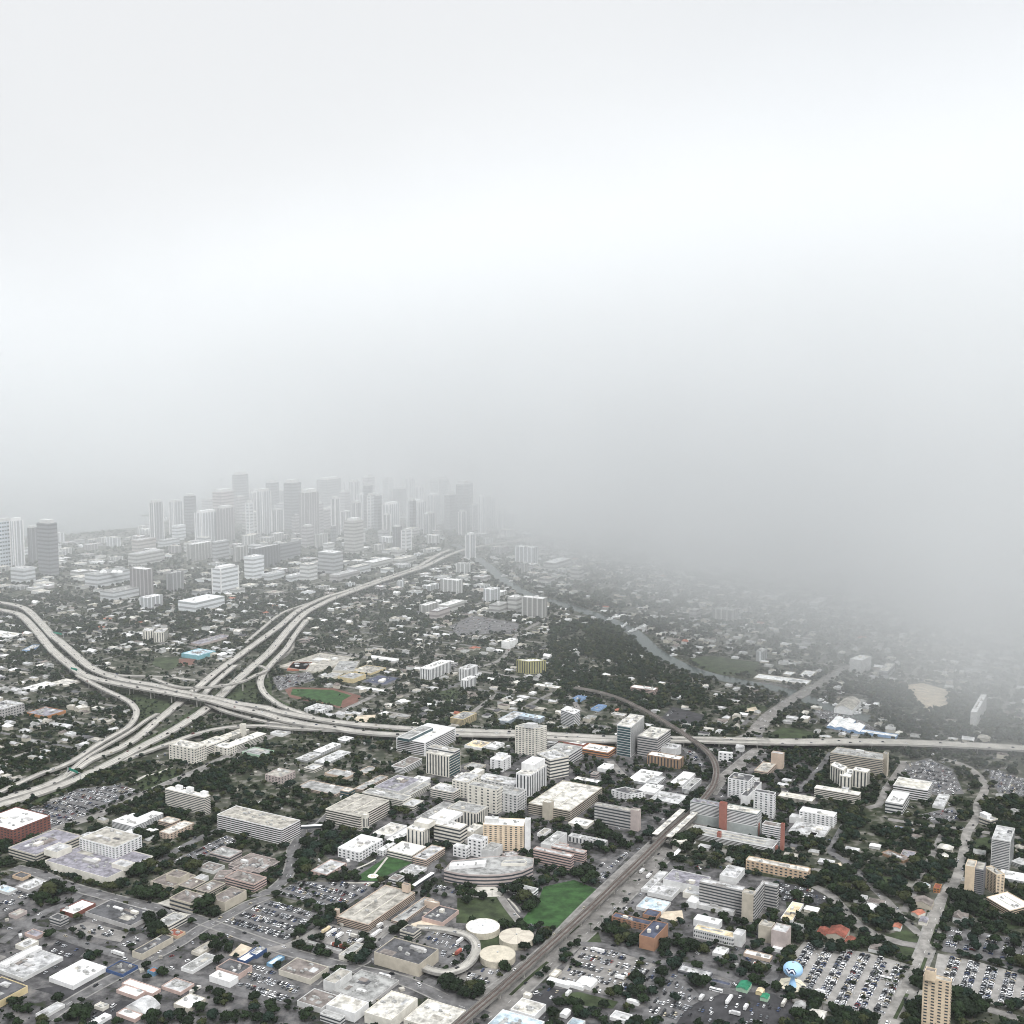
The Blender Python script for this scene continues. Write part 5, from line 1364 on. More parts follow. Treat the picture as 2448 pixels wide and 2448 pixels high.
# ------------------------------------------------------------------ downtown towers in the haze     tile x0 x1 ytop ybase face-split wall pattern | label
FAC = {}
def fac(wall, pat):
    k = (wall, pat)
    if k not in FAC:
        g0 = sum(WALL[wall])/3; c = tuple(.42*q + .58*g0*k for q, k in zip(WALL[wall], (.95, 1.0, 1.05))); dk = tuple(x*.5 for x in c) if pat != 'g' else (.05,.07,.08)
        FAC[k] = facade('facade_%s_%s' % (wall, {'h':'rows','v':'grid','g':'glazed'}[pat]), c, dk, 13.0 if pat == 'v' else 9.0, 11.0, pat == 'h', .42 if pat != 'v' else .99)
    return FAC[k]
DT = '''
A1 -60 50 490 845 .4 pblue g teal glass waterfront tower at the left edge of the hazy bay
A1 75 152 480 838 .5 white v white ribbed waterfront tower beside the teal glass tower
A1 200 262 535 805 .5 dgrey v dark slab tower between the white ribbed tower and the broad mauve tower
A1 255 403 495 895 .75 dgrey h broad mauve grey twin slab with a white edge near the left waterfront
A1 50 222 845 950 .7 lgrey h wide low white podium below the waterfront towers
A1 168 206 695 746 .5 white h small white block between the left waterfront towers
A1 1080 1162 350 662 .45 grey v slim paired grey tower with white core, first of the skyline from the bay
A1 1220 1302 350 600 .45 lgrey v slim pale tower second of the skyline from the bay
A1 1325 1407 305 592 .6 dgrey h dark grey flat topped tower third of the skyline from the bay
A1 1403 1537 430 662 .4 white v broad white tower with balcony ribs in front of the dark flat topped tower
A1 1235 1322 535 642 .5 white h stubby white block in front of the second skyline tower
A1 1338 1500 670 792 .35 beige v beige office block on the near edge of downtown
A1 1530 1626 650 792 .3 grey h stone grey office block beside the beige downtown block
A1 1555 1672 395 652 .5 pgrey v grey brown tower with a white crown
A1 1450 1562 345 455 .5 pgrey h flat white topped tower behind the broad white tower
A1 1530 1668 275 562 .5 pink h rosy tower rising behind the grey brown tower
A1 1675 1778 150 442 .5 dgrey h tallest blue grey tower fading into the cloud
A1 1568 1602 190 285 .5 white v thin white topped spire tower fading into the cloud
A1 1740 1872 440 562 .5 beige h wide tan office with a white roof below the tallest tower
A1 1800 1870 270 440 .5 grey v pale slender tower right of the tallest tower
A1 1675 1772 690 795 .45 beige v cream hotel block on the near edge of downtown
A1 910 1172 740 830 .3 beige h low wide beige hall behind the domed hall
A1 940 1082 640 722 .4 peach h peach terraced block near the waterfront park
A1 915 1092 850 1042 .8 pgrey v brown grey apartment slab standing alone before downtown
A1 995 1140 1055 1132 .5 white v white twin turreted flats at the foot of the brown grey slab
A1 1195 1297 880 1012 .35 grey v grey tower with white corner strips before downtown
A1 1523 1687 835 1032 .45 white h bright white cube tower nearer the interchange
A1 1755 1886 760 922 .55 white h bright white cube tower with a mural behind its twin
A1 590 922 890 982 .35 lgrey h wide low pale arena block carrying three white domes
A1 1260 1560 1090 1160 .5 white h clustered low white flats on the railway bend
A1 1130 1260 640 690 .4 lgrey h long pale low block by the waterfront
A1 700 1000 1015 1075 .4 lgrey h low pale framed hall beside the brown grey slab
A2 -10 45 290 472 .5 grey v grey ribbed tower left of the dark twin block
A2 40 132 270 602 .5 lgrey v pale tower with a stepped top in the middle of downtown
A2 160 252 378 502 .5 grey h grey tower with a white top before the dark slab
A2 160 237 275 455 .5 grey v soft grey tower behind the white topped tower
A2 235 352 205 562 .55 dgrey h dark slate tower left of the stone tower
A2 345 477 275 642 .5 pgrey v broad stone tower with pyramid steps
A2 470 632 190 432 .5 dgrey h massive dark tower fading into cloud behind the stone tower
A2 480 562 415 562 .4 pgrey h stone block attached below the massive dark tower
A2 365 442 530 692 .5 pgrey h grey brown block at the foot of the stone tower
A2 455 542 600 692 .35 beige v pale courthouse tower with a white roof
A2 575 612 540 668 .5 dgrey h thin dark slab standing in the middle of low downtown
A2 610 722 440 560 .5 pink h dusty pink low tower behind the thin dark slab
A2 668 802 485 742 .6 tan h tan stepped tower with long rows of windows
A2 760 892 300 492 .5 white v tall white twin tower near the river mouth
A2 945 1062 370 582 .45 white v white ribbed tower between the twin tower and the river
A2 1025 1112 260 472 .5 dgrey h dark hazy tower behind the white ribbed tower
A2 1020 1087 535 692 .5 dgrey v dark glass slab on the expressway side of downtown
A2 1085 1152 560 722 .5 lgrey h pale slab joined to the dark glass slab
A2 1120 1262 355 565 .6 white v wide white residential tower with close ribs
A2 1265 1367 305 532 .5 white v taller pale residential tower behind the wide ribbed one
A2 1290 1422 190 482 .5 grey h hazy grey tower high behind the residential towers
A2 1395 1480 300 560 .5 dgrey h dim violet grey tower across the river
A2 1480 1600 215 580 .5 dgrey h huge dim tower with a slanted top across the river
A2 1540 1637 375 572 .6 grey h grey glass tower with a pale frame beyond the river bridge
A2 1645 1762 335 562 .4 lgrey v pale wide tower at the end of the skyline
A2 1548 1617 590 775 .5 white v slim white tower standing next to the expressway bridge
A2 1780 1852 420 562 .5 lgrey v faint pale tower at the thin end of the skyline
A2 1850 1912 450 562 .5 lgrey h faint block last in the skyline
A2 475 652 730 880 .7 grey h grey office with long white window grid near the expressway
A2 345 467 815 932 .6 cream h cream octagonal office near the expressway
A2 430 525 795 870 .5 lgrey h pale low office between the cream office and the grey grid office
A2 -20 190 700 850 .25 dgrey v long dark framed office block with glass front
A2 175 355 670 790 .1 dgrey h dark office block with a bright white roof
A2 1475 1585 810 882 .7 cream v cream river side flats in trees
A2 1360 1527 930 1027 .8 cream v cream ribbed flats in a green river side park
A2 1675 1797 995 1092 .6 white v white narrow flats near the river bank
A2 1715 1872 1110 1175 .5 beige h beige stepped flats near the river bend
A2 1850 1935 1060 1160 .5 beige h beige taller flats at the river bend
A2 1210 1345 1110 1165 .4 beige v beige terrace flats amid trees
A2 1345 1535 1110 1160 .4 beige h pale yellow long flats amid trees
A2 1285 1432 1150 1215 .4 pink h pink flats with a white courtyard roof
A2 1050 1100 935 985 .5 white v little white tower below the expressway bend
A2 1240 1350 970 1010 .4 lgrey v low pale flats by the river park
A2 560 760 890 935 .35 pgrey h low brownish hall with white roof before downtown
A2 685 845 835 890 .4 lgrey h white vaulted hall beside the expressway
A2 800 1010 800 850 .4 beige h beige hall with a large pale roof beside the expressway
A2 1015 1180 775 820 .4 beige h cream roofed hall nearest the expressway bend
A2 940 1070 710 735 .4 lgrey h flat white roof in front of the dark glass slab
A2 245 360 895 940 .4 lgrey h small white roofed hall left of the cream office
A2 70 215 885 930 .4 lgrey h long white roofed shed left of the small white hall
A3 93 265 330 455 .8 white v white ribbed apartment slab beside the river
A3 138 192 445 518 .5 beige v beige narrow block below the white ribbed slab
A3 300 515 440 500 .4 beige h faint beige long flats beyond the river
A3 495 598 470 575 .6 beige h pale beige tower block beyond the river
A3 140 330 700 838 .8 beige v beige ribbed apartment block at the road bridge
A3 40 148 690 805 .6 beige h pale beige twin block beside the road bridge
A3 1530 1726 785 870 .7 tan v faint tan apartment block lost in the western haze
A3 1355 1447 785 850 .5 pgrey h faint mauve flats beside the tan block in the haze
A3 1835 1932 1095 1152 .4 lgrey h pale square flats beside the green meadow
A4 0 105 780 852 .4 lgrey v faint pale flats at the end of the wide bridge road
A4 890 1080 920 975 .3 grey h long grey low flats in the haze beyond the storage cube
A4 385 575 432 478 .3 lgrey h long faint white shed deep in the haze
A4 950 1120 565 600 .3 beige h faint sandy shed deep in the haze
'''
def tower(T, x0, x1, yt, yb, s, wall, pat, label, nm=None):
    nx = x0 + (x1 - x0)*s; gx, gy = px(T, nx, yb); n = at(gx, gy); d0 = ray(*px(T, nx, yt)); h = max(4, H + n.y/d0[1]*d0[2])
    sc = n.y/FP*TS[T]                      # metres per zoom px sideways
    lw = max(6, (nx - x0)*sc/abs(V.x)); rw = max(6, (x1 - nx)*sc/abs(U.x))
    lw, rw = min(lw, 90), min(rw, 110)
    P = [n + V*lw, n, n + U*rw, n + V*lw + U*rw]; o = Vector((n.x, n.y, 0)); nm = nm or ('office_tower' if h > 55 else 'apartment_building' if h > 14 else 'hall_building')
    r = empty(nm, o, label, 'tower' if h > 55 else 'building'); rel = ccw([(p.x - o.x, p.y - o.y) for p in P]); fm = fac(wall, pat)
    m = MB(); k = .8 if h < 60 else 1.0
    tall = h > 70
    m.prism(rel, 0, h*.94 if tall else h); m.f.pop(); m.mi.pop(); ztop = h*.94 if tall else h
    inn = offset(rel, -.6)
    for i in range(4): j = (i+1) % 4; m.face([(*rel[i],ztop),(*rel[j],ztop),(*inn[j],ztop),(*inn[i],ztop)]); m.face([(*inn[j],ztop-1),(*inn[i],ztop-1),(*inn[i],ztop),(*inn[j],ztop)])
    m.obj('wall', fm, r)
    rr = MB(); rr.face([(x, y, ztop - 1) for x, y in inn]); rf = rr.obj('roof', rm(rnd.choice(('rl','rw','rc','rg')) if wall != 'white' else 'rw'), r)
    c = (P[0] + P[2])/2 - o
    if tall:
        m = MB(); q = offset(rel, -min(lw, rw)*.18); m.prism(q, ztop - 1, h); m.obj('penthouse', wm('lgrey' if wall != 'white' else 'white'), r)
        if wall in ('lgrey','grey','white'):                      # pale corner piers
            for p in rel: m = MB(); m.box(p, 3, 3, 0, ztop + .4, GA); m.obj('corner_pier', wm('white'), r)
    else:
        for q in range(2 if h > 8 else 1):
            t = c + V*rnd.uniform(-.25,.25)*lw + U*rnd.uniform(-.25,.25)*rw; m = MB(); m.box((t.x, t.y), rnd.uniform(4,8), rnd.uniform(4,6), h - 1, h + rnd.uniform(1.5,3.5), GA); m.obj('roof_hut', wm('lgrey'), rf)
    mark([(p.x,p.y) for p in P], 1, 3); return r, P, h
for ln in DT.strip().split('\n'):
    t = ln.split(); r_, P_, h_ = tower(t[0], *[float(q) for q in t[1:6]], t[6], t[7], ' '.join(t[8:]))
    if 'three white domes' in ln:
        o = P_[1]
        for x, rr in ((745,27),(825,24),(865,22)):
            p = W('A1', x, 872, h_) ; R_ = rr*p.y/FP*TS['A1']; m = MB(); lathe(m, [(R_*math.cos(t_), h_ - .5 + R_*.9*math.sin(t_)) for t_ in [i*math.pi/16 for i in range(8)]] + [(0, h_ - .5 + R_*.9)], 20, c=(p.x - o.x, p.y - o.y)); m.obj('dome', rm('rw'), r_, smooth=True)
SK = [('white','v','white ribbed'), ('lgrey','h','pale grey'), ('grey','v','mid grey'), ('pgrey','h','mauve grey'), ('dgrey','h','dark grey')]
k_ = 0
for i in range(160):
    x0, yb = rnd.uniform(560, 1160), rnd.uniform(1222, 1285); wl, pt, wd_ = rnd.choice(SK); p = at(x0, yb)
    if k_ >= 34 or any(occ(p.x + a, p.y + b) & 1 for a in (-26, 0, 26) for b in (-10, 0, 26, 45)): continue
    k_ += 1; x_ = (x0 - 600)/TS['A2']; y_ = (yb - 1080)/TS['A2']
    r, P, h = tower('A2', x_, x_ + rnd.uniform(45, 85), y_ - rnd.uniform(110, 290), y_, rnd.uniform(.4,.6), wl, pt, '%s slim tower crowded into the middle of the hazy skyline' % wd_)
    r['group'] = '%s slim towers crowded into the middle of the hazy skyline' % wd_
    if i % 3 == 0 and h > 90: c = (P[0] + P[2])/2 - Vector((P[1].x, P[1].y, 0)); m = MB(); lathe(m, [(1.2, h),(.3, h + 26)], 6, c=(c.x, c.y)); m.obj('mast', METAL, r)
# more, fainter buildings filling the downtown blocks
k_ = 0
for i in range(1800):
    X, Y = rnd.uniform(0, 1380), rnd.uniform(1205, 1425); p = at(X, Y)
    if X < 330 and Y < 1290: continue
    if Y < 1240 and X > 1150: continue
    if any(occ(p.x + a, p.y + b) for a in (-22, 0, 22) for b in (-22, 0, 22)) or k_ >= 240: continue
    h = rnd.choice((7,9,11,14,18,24,30)) if Y < 1330 else rnd.choice((5,6,7,9,12)); lw, rw = rnd.uniform(16, 42), rnd.uniform(16, 40); k_ += 1
    wl = rnd.choice(('lgrey','beige','pgrey','white','cream','grey')); n = p; P = [n + V*lw, n, n + U*rw, n + V*lw + U*rw]; o = n
    r = empty('low_building', o, '%s low building among the crowded blocks at the foot of downtown' % {'lgrey':'pale grey','pgrey':'mauve grey'}.get(wl, wl), 'building', 'low %s buildings at the foot of downtown' % wl)
    rel = ccw([(q.x - o.x, q.y - o.y) for q in P]); m = MB(); m.prism(rel, 0, h); m.f.pop(); m.mi.pop(); m.obj('wall', fac(wl, rnd.choice('hv')), r)
    m = MB(); m.face([(x, y, h) for x, y in rel]); rf = m.obj('roof', rm(rnd.choice(('rl','rw','rc','rg','rt'))), r)
    c = (P[0] + P[2])/2 - o; m = MB(); m.box((c.x, c.y), lw*.25, rw*.2, h, h + 2.5, GA); m.obj('roof_hut', wm(wl), rf)
    mark([(q.x,q.y) for q in P], 1, 4)
# ------------------------------------------------------------------ how built up / how wooded each part of town is (outlines on the map as seen, houses, trees, shops, streets)
FS = 1.26708
REG = [(([(1040,1180),(1130,1165),(1200,1190),(1260,1250),(1330,1290),(1330,1330),(1200,1340),(1050,1330),(1030,1260)]), .12, .8, .02, 0),
 ([(1640,1290),(1790,1300),(1932,1370),(1932,1400),(1700,1385),(1640,1340)], .05, .9, 0, 0),
 ([(0,900),(1150,900),(1100,1010),(880,1050),(640,1130),(480,1120),(300,1130),(0,1130)], .0, .34, .5, 1),
 ([(0,1130),(300,1130),(470,1110),(560,1150),(420,1250),(300,1240),(130,1170),(0,1140)], .4, .7, .2, 1),
 ([(0,1640),(280,1700),(560,1790),(680,2030),(-200,2030),(-200,1600)], .0, .14, .5, 1),
 ([(560,1400),(1300,1390),(1320,1600),(1180,1700),(860,2030),(660,2030),(560,1750),(300,1680),(300,1560)], .0, .33, .3, 0),
 ([(1180,1600),(1480,1650),(1480,2030),(860,2030),(1180,1690)], .0, .26, .02, 0),
 ([(200,1250),(560,1200),(600,1400),(0,1580),(0,1490),(280,1350)], .0, .36, 0, 0),
 ([(1250,1390),(1932,1400),(1932,1560),(1480,1600),(1320,1600)], .16, .5, .1, 0),
 ([(1480,1590),(2100,1560),(2100,2030),(1480,2030)], .42, .6, 0, 1),
 ([(0,1200),(130,1230),(290,1360),(0,1480)], .5, .7, 0, 1),
 ([(300,1420),(760,1400),(760,1480),(560,1560),(300,1560)], .25, .75, .1, 0),
 ([(560,1170),(800,1170),(1000,1250),(1040,1380),(600,1360)], .4, .75, .05, 1)]
DEF = (.42, .66, .03, 1)
def region_vec(X, Y):
    """numpy: photo pixels -> house, tree, shop, street densities"""
    out = np.tile(np.array(DEF, float), (len(X), 1)); done = np.zeros(len(X), bool)
    for P, *d in REG:
        k = inpoly(P, X/FS, Y/FS) & ~done; out[k] = d; done |= k
    return out
def proj_vec(x, y, z=0.0):
    dc = y*CP - (z - H)*SP; return 1224 + FP*x/dc, 1224 - FP*(y*SP + (z - H)*CP)/dc
def occ_vec(x, y):
    i = ((x - OX)/CS).astype(int); j = ((y - OY)/CS).astype(int); ok = (i >= 0) & (i < NX) & (j >= 0) & (j < NY)
    r = np.full(len(x), 2, np.uint8); r[ok] = OCC[j[ok], i[ok]]; r[~ok & (y > 5000)] = 0; return r
_gr = nrs.rand(64, 64)
def vnoise(x, y, s):
    u, v = x/s % 63, y/s % 63; i, j = u.astype(int), v.astype(int); f, g_ = u - i, v - j; f = f*f*(3-2*f); g_ = g_*g_*(3-2*g_)
    return (_gr[j,i]*(1-f) + _gr[j,(i+1)%64]*f)*(1-g_) + (_gr[(j+1)%64,i]*(1-f) + _gr[(j+1)%64,(i+1)%64]*f)*g_
# neighbourhood streets
def streets():
    n = 0
    for along, across, step in ((V, U, 96), (U, V, 176)):
        for k in range(-30, 60):
            c = k*step + 31; run = [along*t + across*c for t in range(-4200, 4800, 14)]
            x = np.array([p.x for p in run]); y = np.array([p.y for p in run]); ok = (y > 950) & (y < 5200)
            X, Y = proj_vec(x, np.maximum(y, 500)); R = region_vec(X, Y); ok &= (R[:,3] > .5) & (X > -120) & (X < 2560) & (occ_vec(x, y) == 0)
            cur = []
            for q in range(len(run) + 1):
                if q < len(run) and ok[q]: cur.append(Vector((run[q].x, run[q].y, .165 + (k % 7)*.001 if along is V else .14 + (k % 7)*.001)))
                else:
                    if len(cur) > 5:
                        m = MB(); N = normals2(cur); ribbon(m, cur, -3.8, 3.8, N=N); tag(m.obj('street', ASPHL if k % 3 else ASPH), kind='structure'); markpath(cur, 8); n += 1
                    cur = []
    return n
streets()
ANCH = [('C4',600,1200,'in the big car park beside the water tower'), ('C4',1650,1220,'in the car park behind the peach yellow tower'), ('C4',1620,900,'in the tree shaded car park by the boulevard'), ('C4',300,560,'behind the wide grey hospital slab'), ('C4',900,650,'along the curved lane of small houses'),
 ('C4',1150,650,'around the terracotta roofed houses by the boulevard'), ('C4',1700,650,'at the foot of the apricot tower'), ('C4',1050,1400,'along the lower end of the boulevard'), ('C4',1650,1430,'beside the peach yellow tower'), ('C4',600,300,'below the orange apartment row'), ('C4',1100,300,'between the terraces and the boulevard'),
 ('C3',780,1100,'in the dusty storage yard by the railway'), ('C3',1200,1350,'among the trees of the lower car park'), ('C3',1650,1150,'around the shops beside the water tower'), ('C3',1650,1400,'on the dark truck yard'), ('C3',850,850,'beside the dark brick building'), ('C3',450,620,'on the green lawn by the railway'), ('C3',300,1150,'along the railway boulevard'),
 ('C3',800,380,'next to the rosy brick office slabs'), ('C3',1350,250,'in front of the red and grey garage'), ('C3',900,150,'by the railway station'), ('C2',420,600,'in the car park below the helicopter lawn'), ('C2',150,800,'in the long rows of the car park by the curving street'), ('C2',650,900,'in the yard of lorries under the peach garage'),
 ('C2',1450,950,'inside the loop of the spiral ramp'), ('C2',1600,1190,'beside the three round tanks'), ('C2',180,1200,'in the car yard by the brown roofed building'), ('C2',500,250,'around the bright white clinic'), ('C2',1550,600,'before the curved pinkish clinic'), ('C2',1400,1420,'beside the cream roofed halls at the lower edge'), ('C2',420,1400,'by the windowless white box'),
 ('C1',350,560,'near the yard of vans at the lower edge of the hospital'), ('C1',1100,380,'beside the sprawling cream medical building'), ('C1',1450,560,'around the dark concrete courtyard school'), ('C1',1000,850,'near the small orange restaurant'), ('C1',600,1000,'on the dark yard between the warehouses'), ('C1',1450,250,'in the strip car park by the white parking garage'), ('C1',1600,1000,'by the sandy lot and blue sheds'), ('C1',1000,1200,'around the royal blue depot'), ('C1',200,900,'on the industrial streets at the far corner'), ('C1',1700,1450,'at the dusty lower end of the industrial streets'),
 ('B1',600,1320,'in the car park beside the expressway'), ('B1',1450,1100,'along the road to the white ten storey slab'), ('B1',500,800,'around the brick housing rows'), ('B1',1300,700,'on the verges of the interchange'), ('B1',200,300,'under the expressway curve'), ('B1',1700,980,'near the cream hospital with the belfry'), ('B1',1100,200,'around the aqua blue school hall'),
 ('B2',500,200,'near the sprawling beige school'), ('B2',1100,600,'between the sports field and the expressway'), ('B2',950,950,'in the grove beside the gleaming white garage'), ('B2',300,1200,'around the peach terraced college'), ('B2',1500,400,'below the white ribbed slab'), ('B2',1150,1380,'between the garages of the campus'), ('B3',500,300,'beyond the white hexagonal tower'), ('B3',850,800,'in the middle of the laboratory campus'), ('B3',1400,650,'along the railway curve'), ('B3',1600,300,'beyond the green glass tower'),
 ('B4',750,900,'along the avenue below the Y-shaped building'), ('B4',1300,650,'around the car parks beyond the cream roofed garage'), ('B4',1750,750,'by the far car parks at the boulevard'), ('B4',1200,300,'by the creek beyond the expressway'), ('B4',300,300,'around the boatyard'), ('A3',800,1100,'in the wood beside the river'), ('A3',1500,900,'in the hazy low town across the river'), ('A4',800,700,'in the hazy streets beyond the storage cube'), ('A2',900,1200,'in the low town before downtown')]
AXY = np.array([(W(t,x,y).x, W(t,x,y).y) for t,x,y,_ in ANCH])
def where(x, y): return ANCH[int(np.argmin(((AXY - (x, y))**2).sum(1)*(1.0 + 0*AXY[:,0])))][3]
# ------------------------------------------------------------------ houses
HM = {}
def house_mesh(kind):
    w_, r_ = MB(), MB(); a, b, h = 6.5, 4.6, 3.1
    if kind == 'flat':
        w_.prism([(-a,-b),(a,-b),(a,b),(-a,b)], 0, h); r_.box((0,0), 2*a - .5, 2*b - .5, h, h + .25); r_.box((a*.3,b*.2), 2.2, 1.8, h + .25, h + 1.1)
    elif kind == 'corner':
        w_.prism([(-a,-b),(a,-b),(a,b),(-a,b)], 0, h); w_.prism([(-a,b),(-a+5.4,b),(-a+5.4,b+6),(-a,b+6)], 0, h)
        e = .5; r_.face([(-a-e,-b-e,h),(a+e,-b-e,h),(a+e,0,h+1.9),(-a-e,0,h+1.9)]); r_.face([(a+e,b+e,h),(-a-e,b+e,h),(-a-e,0,h+1.9),(a+e,0,h+1.9)]); r_.face([(a+e,-b-e,h),(a+e,b+e,h),(a+e,0,h+1.9)]); r_.face([(-a-e,b+e,h),(-a-e,-b-e,h),(-a-e,0,h+1.9)])
        c = -a + 2.7; r_.face([(-a-e,0,h),(c,0,h+1.5),(c,b+6.5,h+1.5),(-a-e,b+6.5,h)]); r_.face([(c,0,h+1.5),(-a+5.9,0,h),(-a+5.9,b+6.5,h),(c,b+6.5,h+1.5)]); r_.face([(-a-e,b+6.5,h),(c,b+6.5,h+1.5),(-a+5.9,b+6.5,h)])
    else:
        hip = 3.4 if kind == 'hip' else -.01; e = .6
        w_.prism([(-a,-b),(a,-b),(a,b),(-a,b)], 0, h); q = [(-a-e,-b-e,h),(a+e,-b-e,h),(a+e,b+e,h),(-a-e,b+e,h)]; r0, r1 = (-a-e+hip,0,h+2.1), (a+e-hip,0,h+2.1)
        r_.face([q[0],q[1],r1,r0]); r_.face([q[2],q[3],r0,r1]); r_.face([q[1],q[2],r1]); r_.face([q[3],q[0],r0])
    return w_, r_
def mk(name, m, mat_): me = bpy.data.meshes.new(name); me.from_pydata(m.v, [], m.f); me.materials.append(mat_); return me
HR = [('pale grey roof','rl'),('white roof','rw'),('grey roof','rg'),('sandy roof','rt'),('brown roof','rb'),('terracotta roof','ro'),('cream roof','rc'),('charcoal roof','rd')]
HP = [.24,.1,.24,.14,.1,.015,.08,.085]
HK = ('gable','hip','flat','corner'); HMESH = {k: house_mesh(k) for k in HK}
HW_ = {k: mk('wall', HMESH[k][0], wm('beige')) for k in HK}; HWW = {k: mk('wall', HMESH[k][0], wm('lgrey')) for k in HK}
HRF = {(k, r): mk('roof', HMESH[k][1], rm(r)) for k in HK for _, r in HR}
def tri(m, nm=0):
    v = np.array(m.v, np.float32); f = []
    for q in m.f:
        for i in range(1, len(q) - 1): f.append((q[0], q[i], q[i+1]))
    return v, np.array(f, np.int32)
def bulk(name, parts, mats):
    """one mesh out of (verts, tris, matindex) arrays"""
    nv = sum(len(p[0]) for p in parts); nf = sum(len(p[1]) for p in parts)
    Vv = np.empty((nv,3), np.float32); Ff = np.empty((nf,3), np.int32); Mi = np.empty(nf, np.int32); a = b = 0
    for v, f, mi in parts:
        Vv[a:a+len(v)] = v; Ff[b:b+len(f)] = f + a; Mi[b:b+len(f)] = mi; a += len(v); b += len(f)
    me = bpy.data.meshes.new(name); me.vertices.add(nv); me.vertices.foreach_set('co', Vv.ravel()); me.loops.add(nf*3); me.loops.foreach_set('vertex_index', Ff.ravel())
    me.polygons.add(nf); me.polygons.foreach_set('loop_start', np.arange(0, nf*3, 3, dtype=np.int32)); me.polygons.foreach_set('loop_total', np.full(nf, 3, np.int32)); me.polygons.foreach_set('material_index', Mi)
    for m in mats: me.materials.append(m)
    me.update(calc_edges=True); o = bpy.data.objects.new(name, me); COL.objects.link(o); return tag(o, kind='stuff')
def rotz(v, a, s, p):
    c, si = math.cos(a), math.sin(a); o = np.empty_like(v); x, y = v[:,0]*s[0], v[:,1]*s[1]; o[:,0] = x*c - y*si + p[0]; o[:,1] = x*si + y*c + p[1]; o[:,2] = v[:,2]*s[2] + p[2]; return o
def lattice():
    A = np.arange(900, 6600, 25.0); B = np.arange(-3300, 4100, 19.0); a, b = np.meshgrid(A, B); a = a.ravel(); b = b.ravel()
    a = a + nrs.uniform(-4, 4, a.size); b = b + nrs.uniform(-3, 3, b.size); return a*U.x + b*V.x, a*U.y + b*V.y
hx, hy = lattice(); hX, hY = proj_vec(hx, np.maximum(hy, 400)); k = (hy > 960) & (hY > 1330) & (hX > -320) & (hX < 2800) & (hY < 2500) & ((hY > 1420) | (hX < 2000))
hx, hy, hX, hY = hx[k], hy[k], hX[k], hY[k]; R = region_vec(hX, hY); o_ = occ_vec(hx, hy)
for dx, dy in ((7,0),(-7,0),(0,7),(0,-7)): o_ |= occ_vec(hx + dx, hy + dy)
k = (nrs.rand(len(hx)) < R[:,0]) & (o_ == 0); hx, hy = hx[k], hy[k]
od = np.argsort(hy); hx, hy = hx[od], hy[od]
HPTS = list(zip(hx, hy)); HTRI = {kk: (tri(HMESH[kk][0]), tri(HMESH[kk][1])) for kk in HK}
parts = []; hmats = [wm('beige'), wm('lgrey')] + [rm(r) for _, r in HR]; nh = 0
for x, y in HPTS:
    kk = HK[nrs.choice(4, p=[.28,.27,.3,.15])]; ri = nrs.choice(8, p=HP); s = nrs.uniform(.85, 1.35); sz = 1.0 if nrs.rand() < .8 else 1.9; an = math.atan2(V.y, V.x) + (math.pi/2 if nrs.rand() < .4 else 0); wi = int(nrs.rand() < .5)
    if nh < 300 and 0 < project((x, y, 2))[0] < 2448:
        nh += 1; wh = where(x, y); lb = '%s house, %s, %s' % ({'gable':'gabled','hip':'hip roofed','flat':'flat topped','corner':'L-shaped'}[kk], HR[ri][0], wh)
        e = empty('house', (x, y, 0), lb, 'house', 'all: ' + lb); e.rotation_euler.z = an
        for me in ((HWW if wi else HW_)[kk], HRF[(kk, HR[ri][1])]): c = bpy.data.objects.new(me.name.split('.')[0], me); COL.objects.link(c); c.parent = e; c.scale = (s, s, sz)
    else:
        for q in (0, 1): v, f = HTRI[kk][q]; parts.append((rotz(v, an, (s, s, sz), (x, y, 0)), f, wi if q == 0 else 2 + ri))
    mark([(x-6,y-6),(x+6,y-6),(x+6,y+6),(x-6,y+6)], 1)
bulk('houses', parts, hmats)
# flat roofed shops and small blocks of flats between the houses
def shops():
    n = 0; cand = list(zip(nrs.uniform(-2300, 2300, 9000), 1000 + 4200*nrs.rand(9000)**1.3)) + list(zip(nrs.uniform(-560, 60, 2600), nrs.uniform(960, 1300, 2600))); x = np.array([c[0] for c in cand]); y = np.array([c[1] for c in cand]); X, Y = proj_vec(x, y); R = region_vec(X, Y)
    ok = (X > 0) & (X < 2448) & (Y < 2440) & (Y > 1330) & (nrs.rand(len(x)) < R[:,2]*.5)
    for i in np.argsort(y):
        if not ok[i] or n >= 295: continue
        lw, rw, h = nrs.uniform(8, 30), nrs.uniform(9, 34), nrs.choice((3.6,4.2,5,7)); p = Vector((x[i], y[i], 0)); pts = [p + V*lw*s + U*rw*t for s in (0,.5,1) for t in (0,.5,1)]
        if any(occ(q.x, q.y) for q in pts): continue
        n += 1; wl = rnd.choice(('lgrey','beige','cream','pgrey','white','grey')); rf = rnd.choice(('rl','rw','rg','rg','rd','rt','rb','rl')); P = [p + V*lw, p, p + U*rw, p + U*rw + V*lw]
        rn = dict((b, a) for a, b in HR)[rf]; lb = 'flat shop building with %s walls and a %s %s' % ({'lgrey':'pale grey','pgrey':'mauve'}.get(wl, wl), rn, where(x[i], y[i])); lb = lb.replace('flat shop building', 'workshop') if len(lb.split()) > 16 else lb
        r = empty('flat_roofed_shop', p, ' '.join(lb.split()[:16]), 'shop', lb + ' group'); block(r, p, P, 0, h, 'band' if h > 5.5 else 'plain', wl, rf, max(1, int(h/3.4)))
shops()
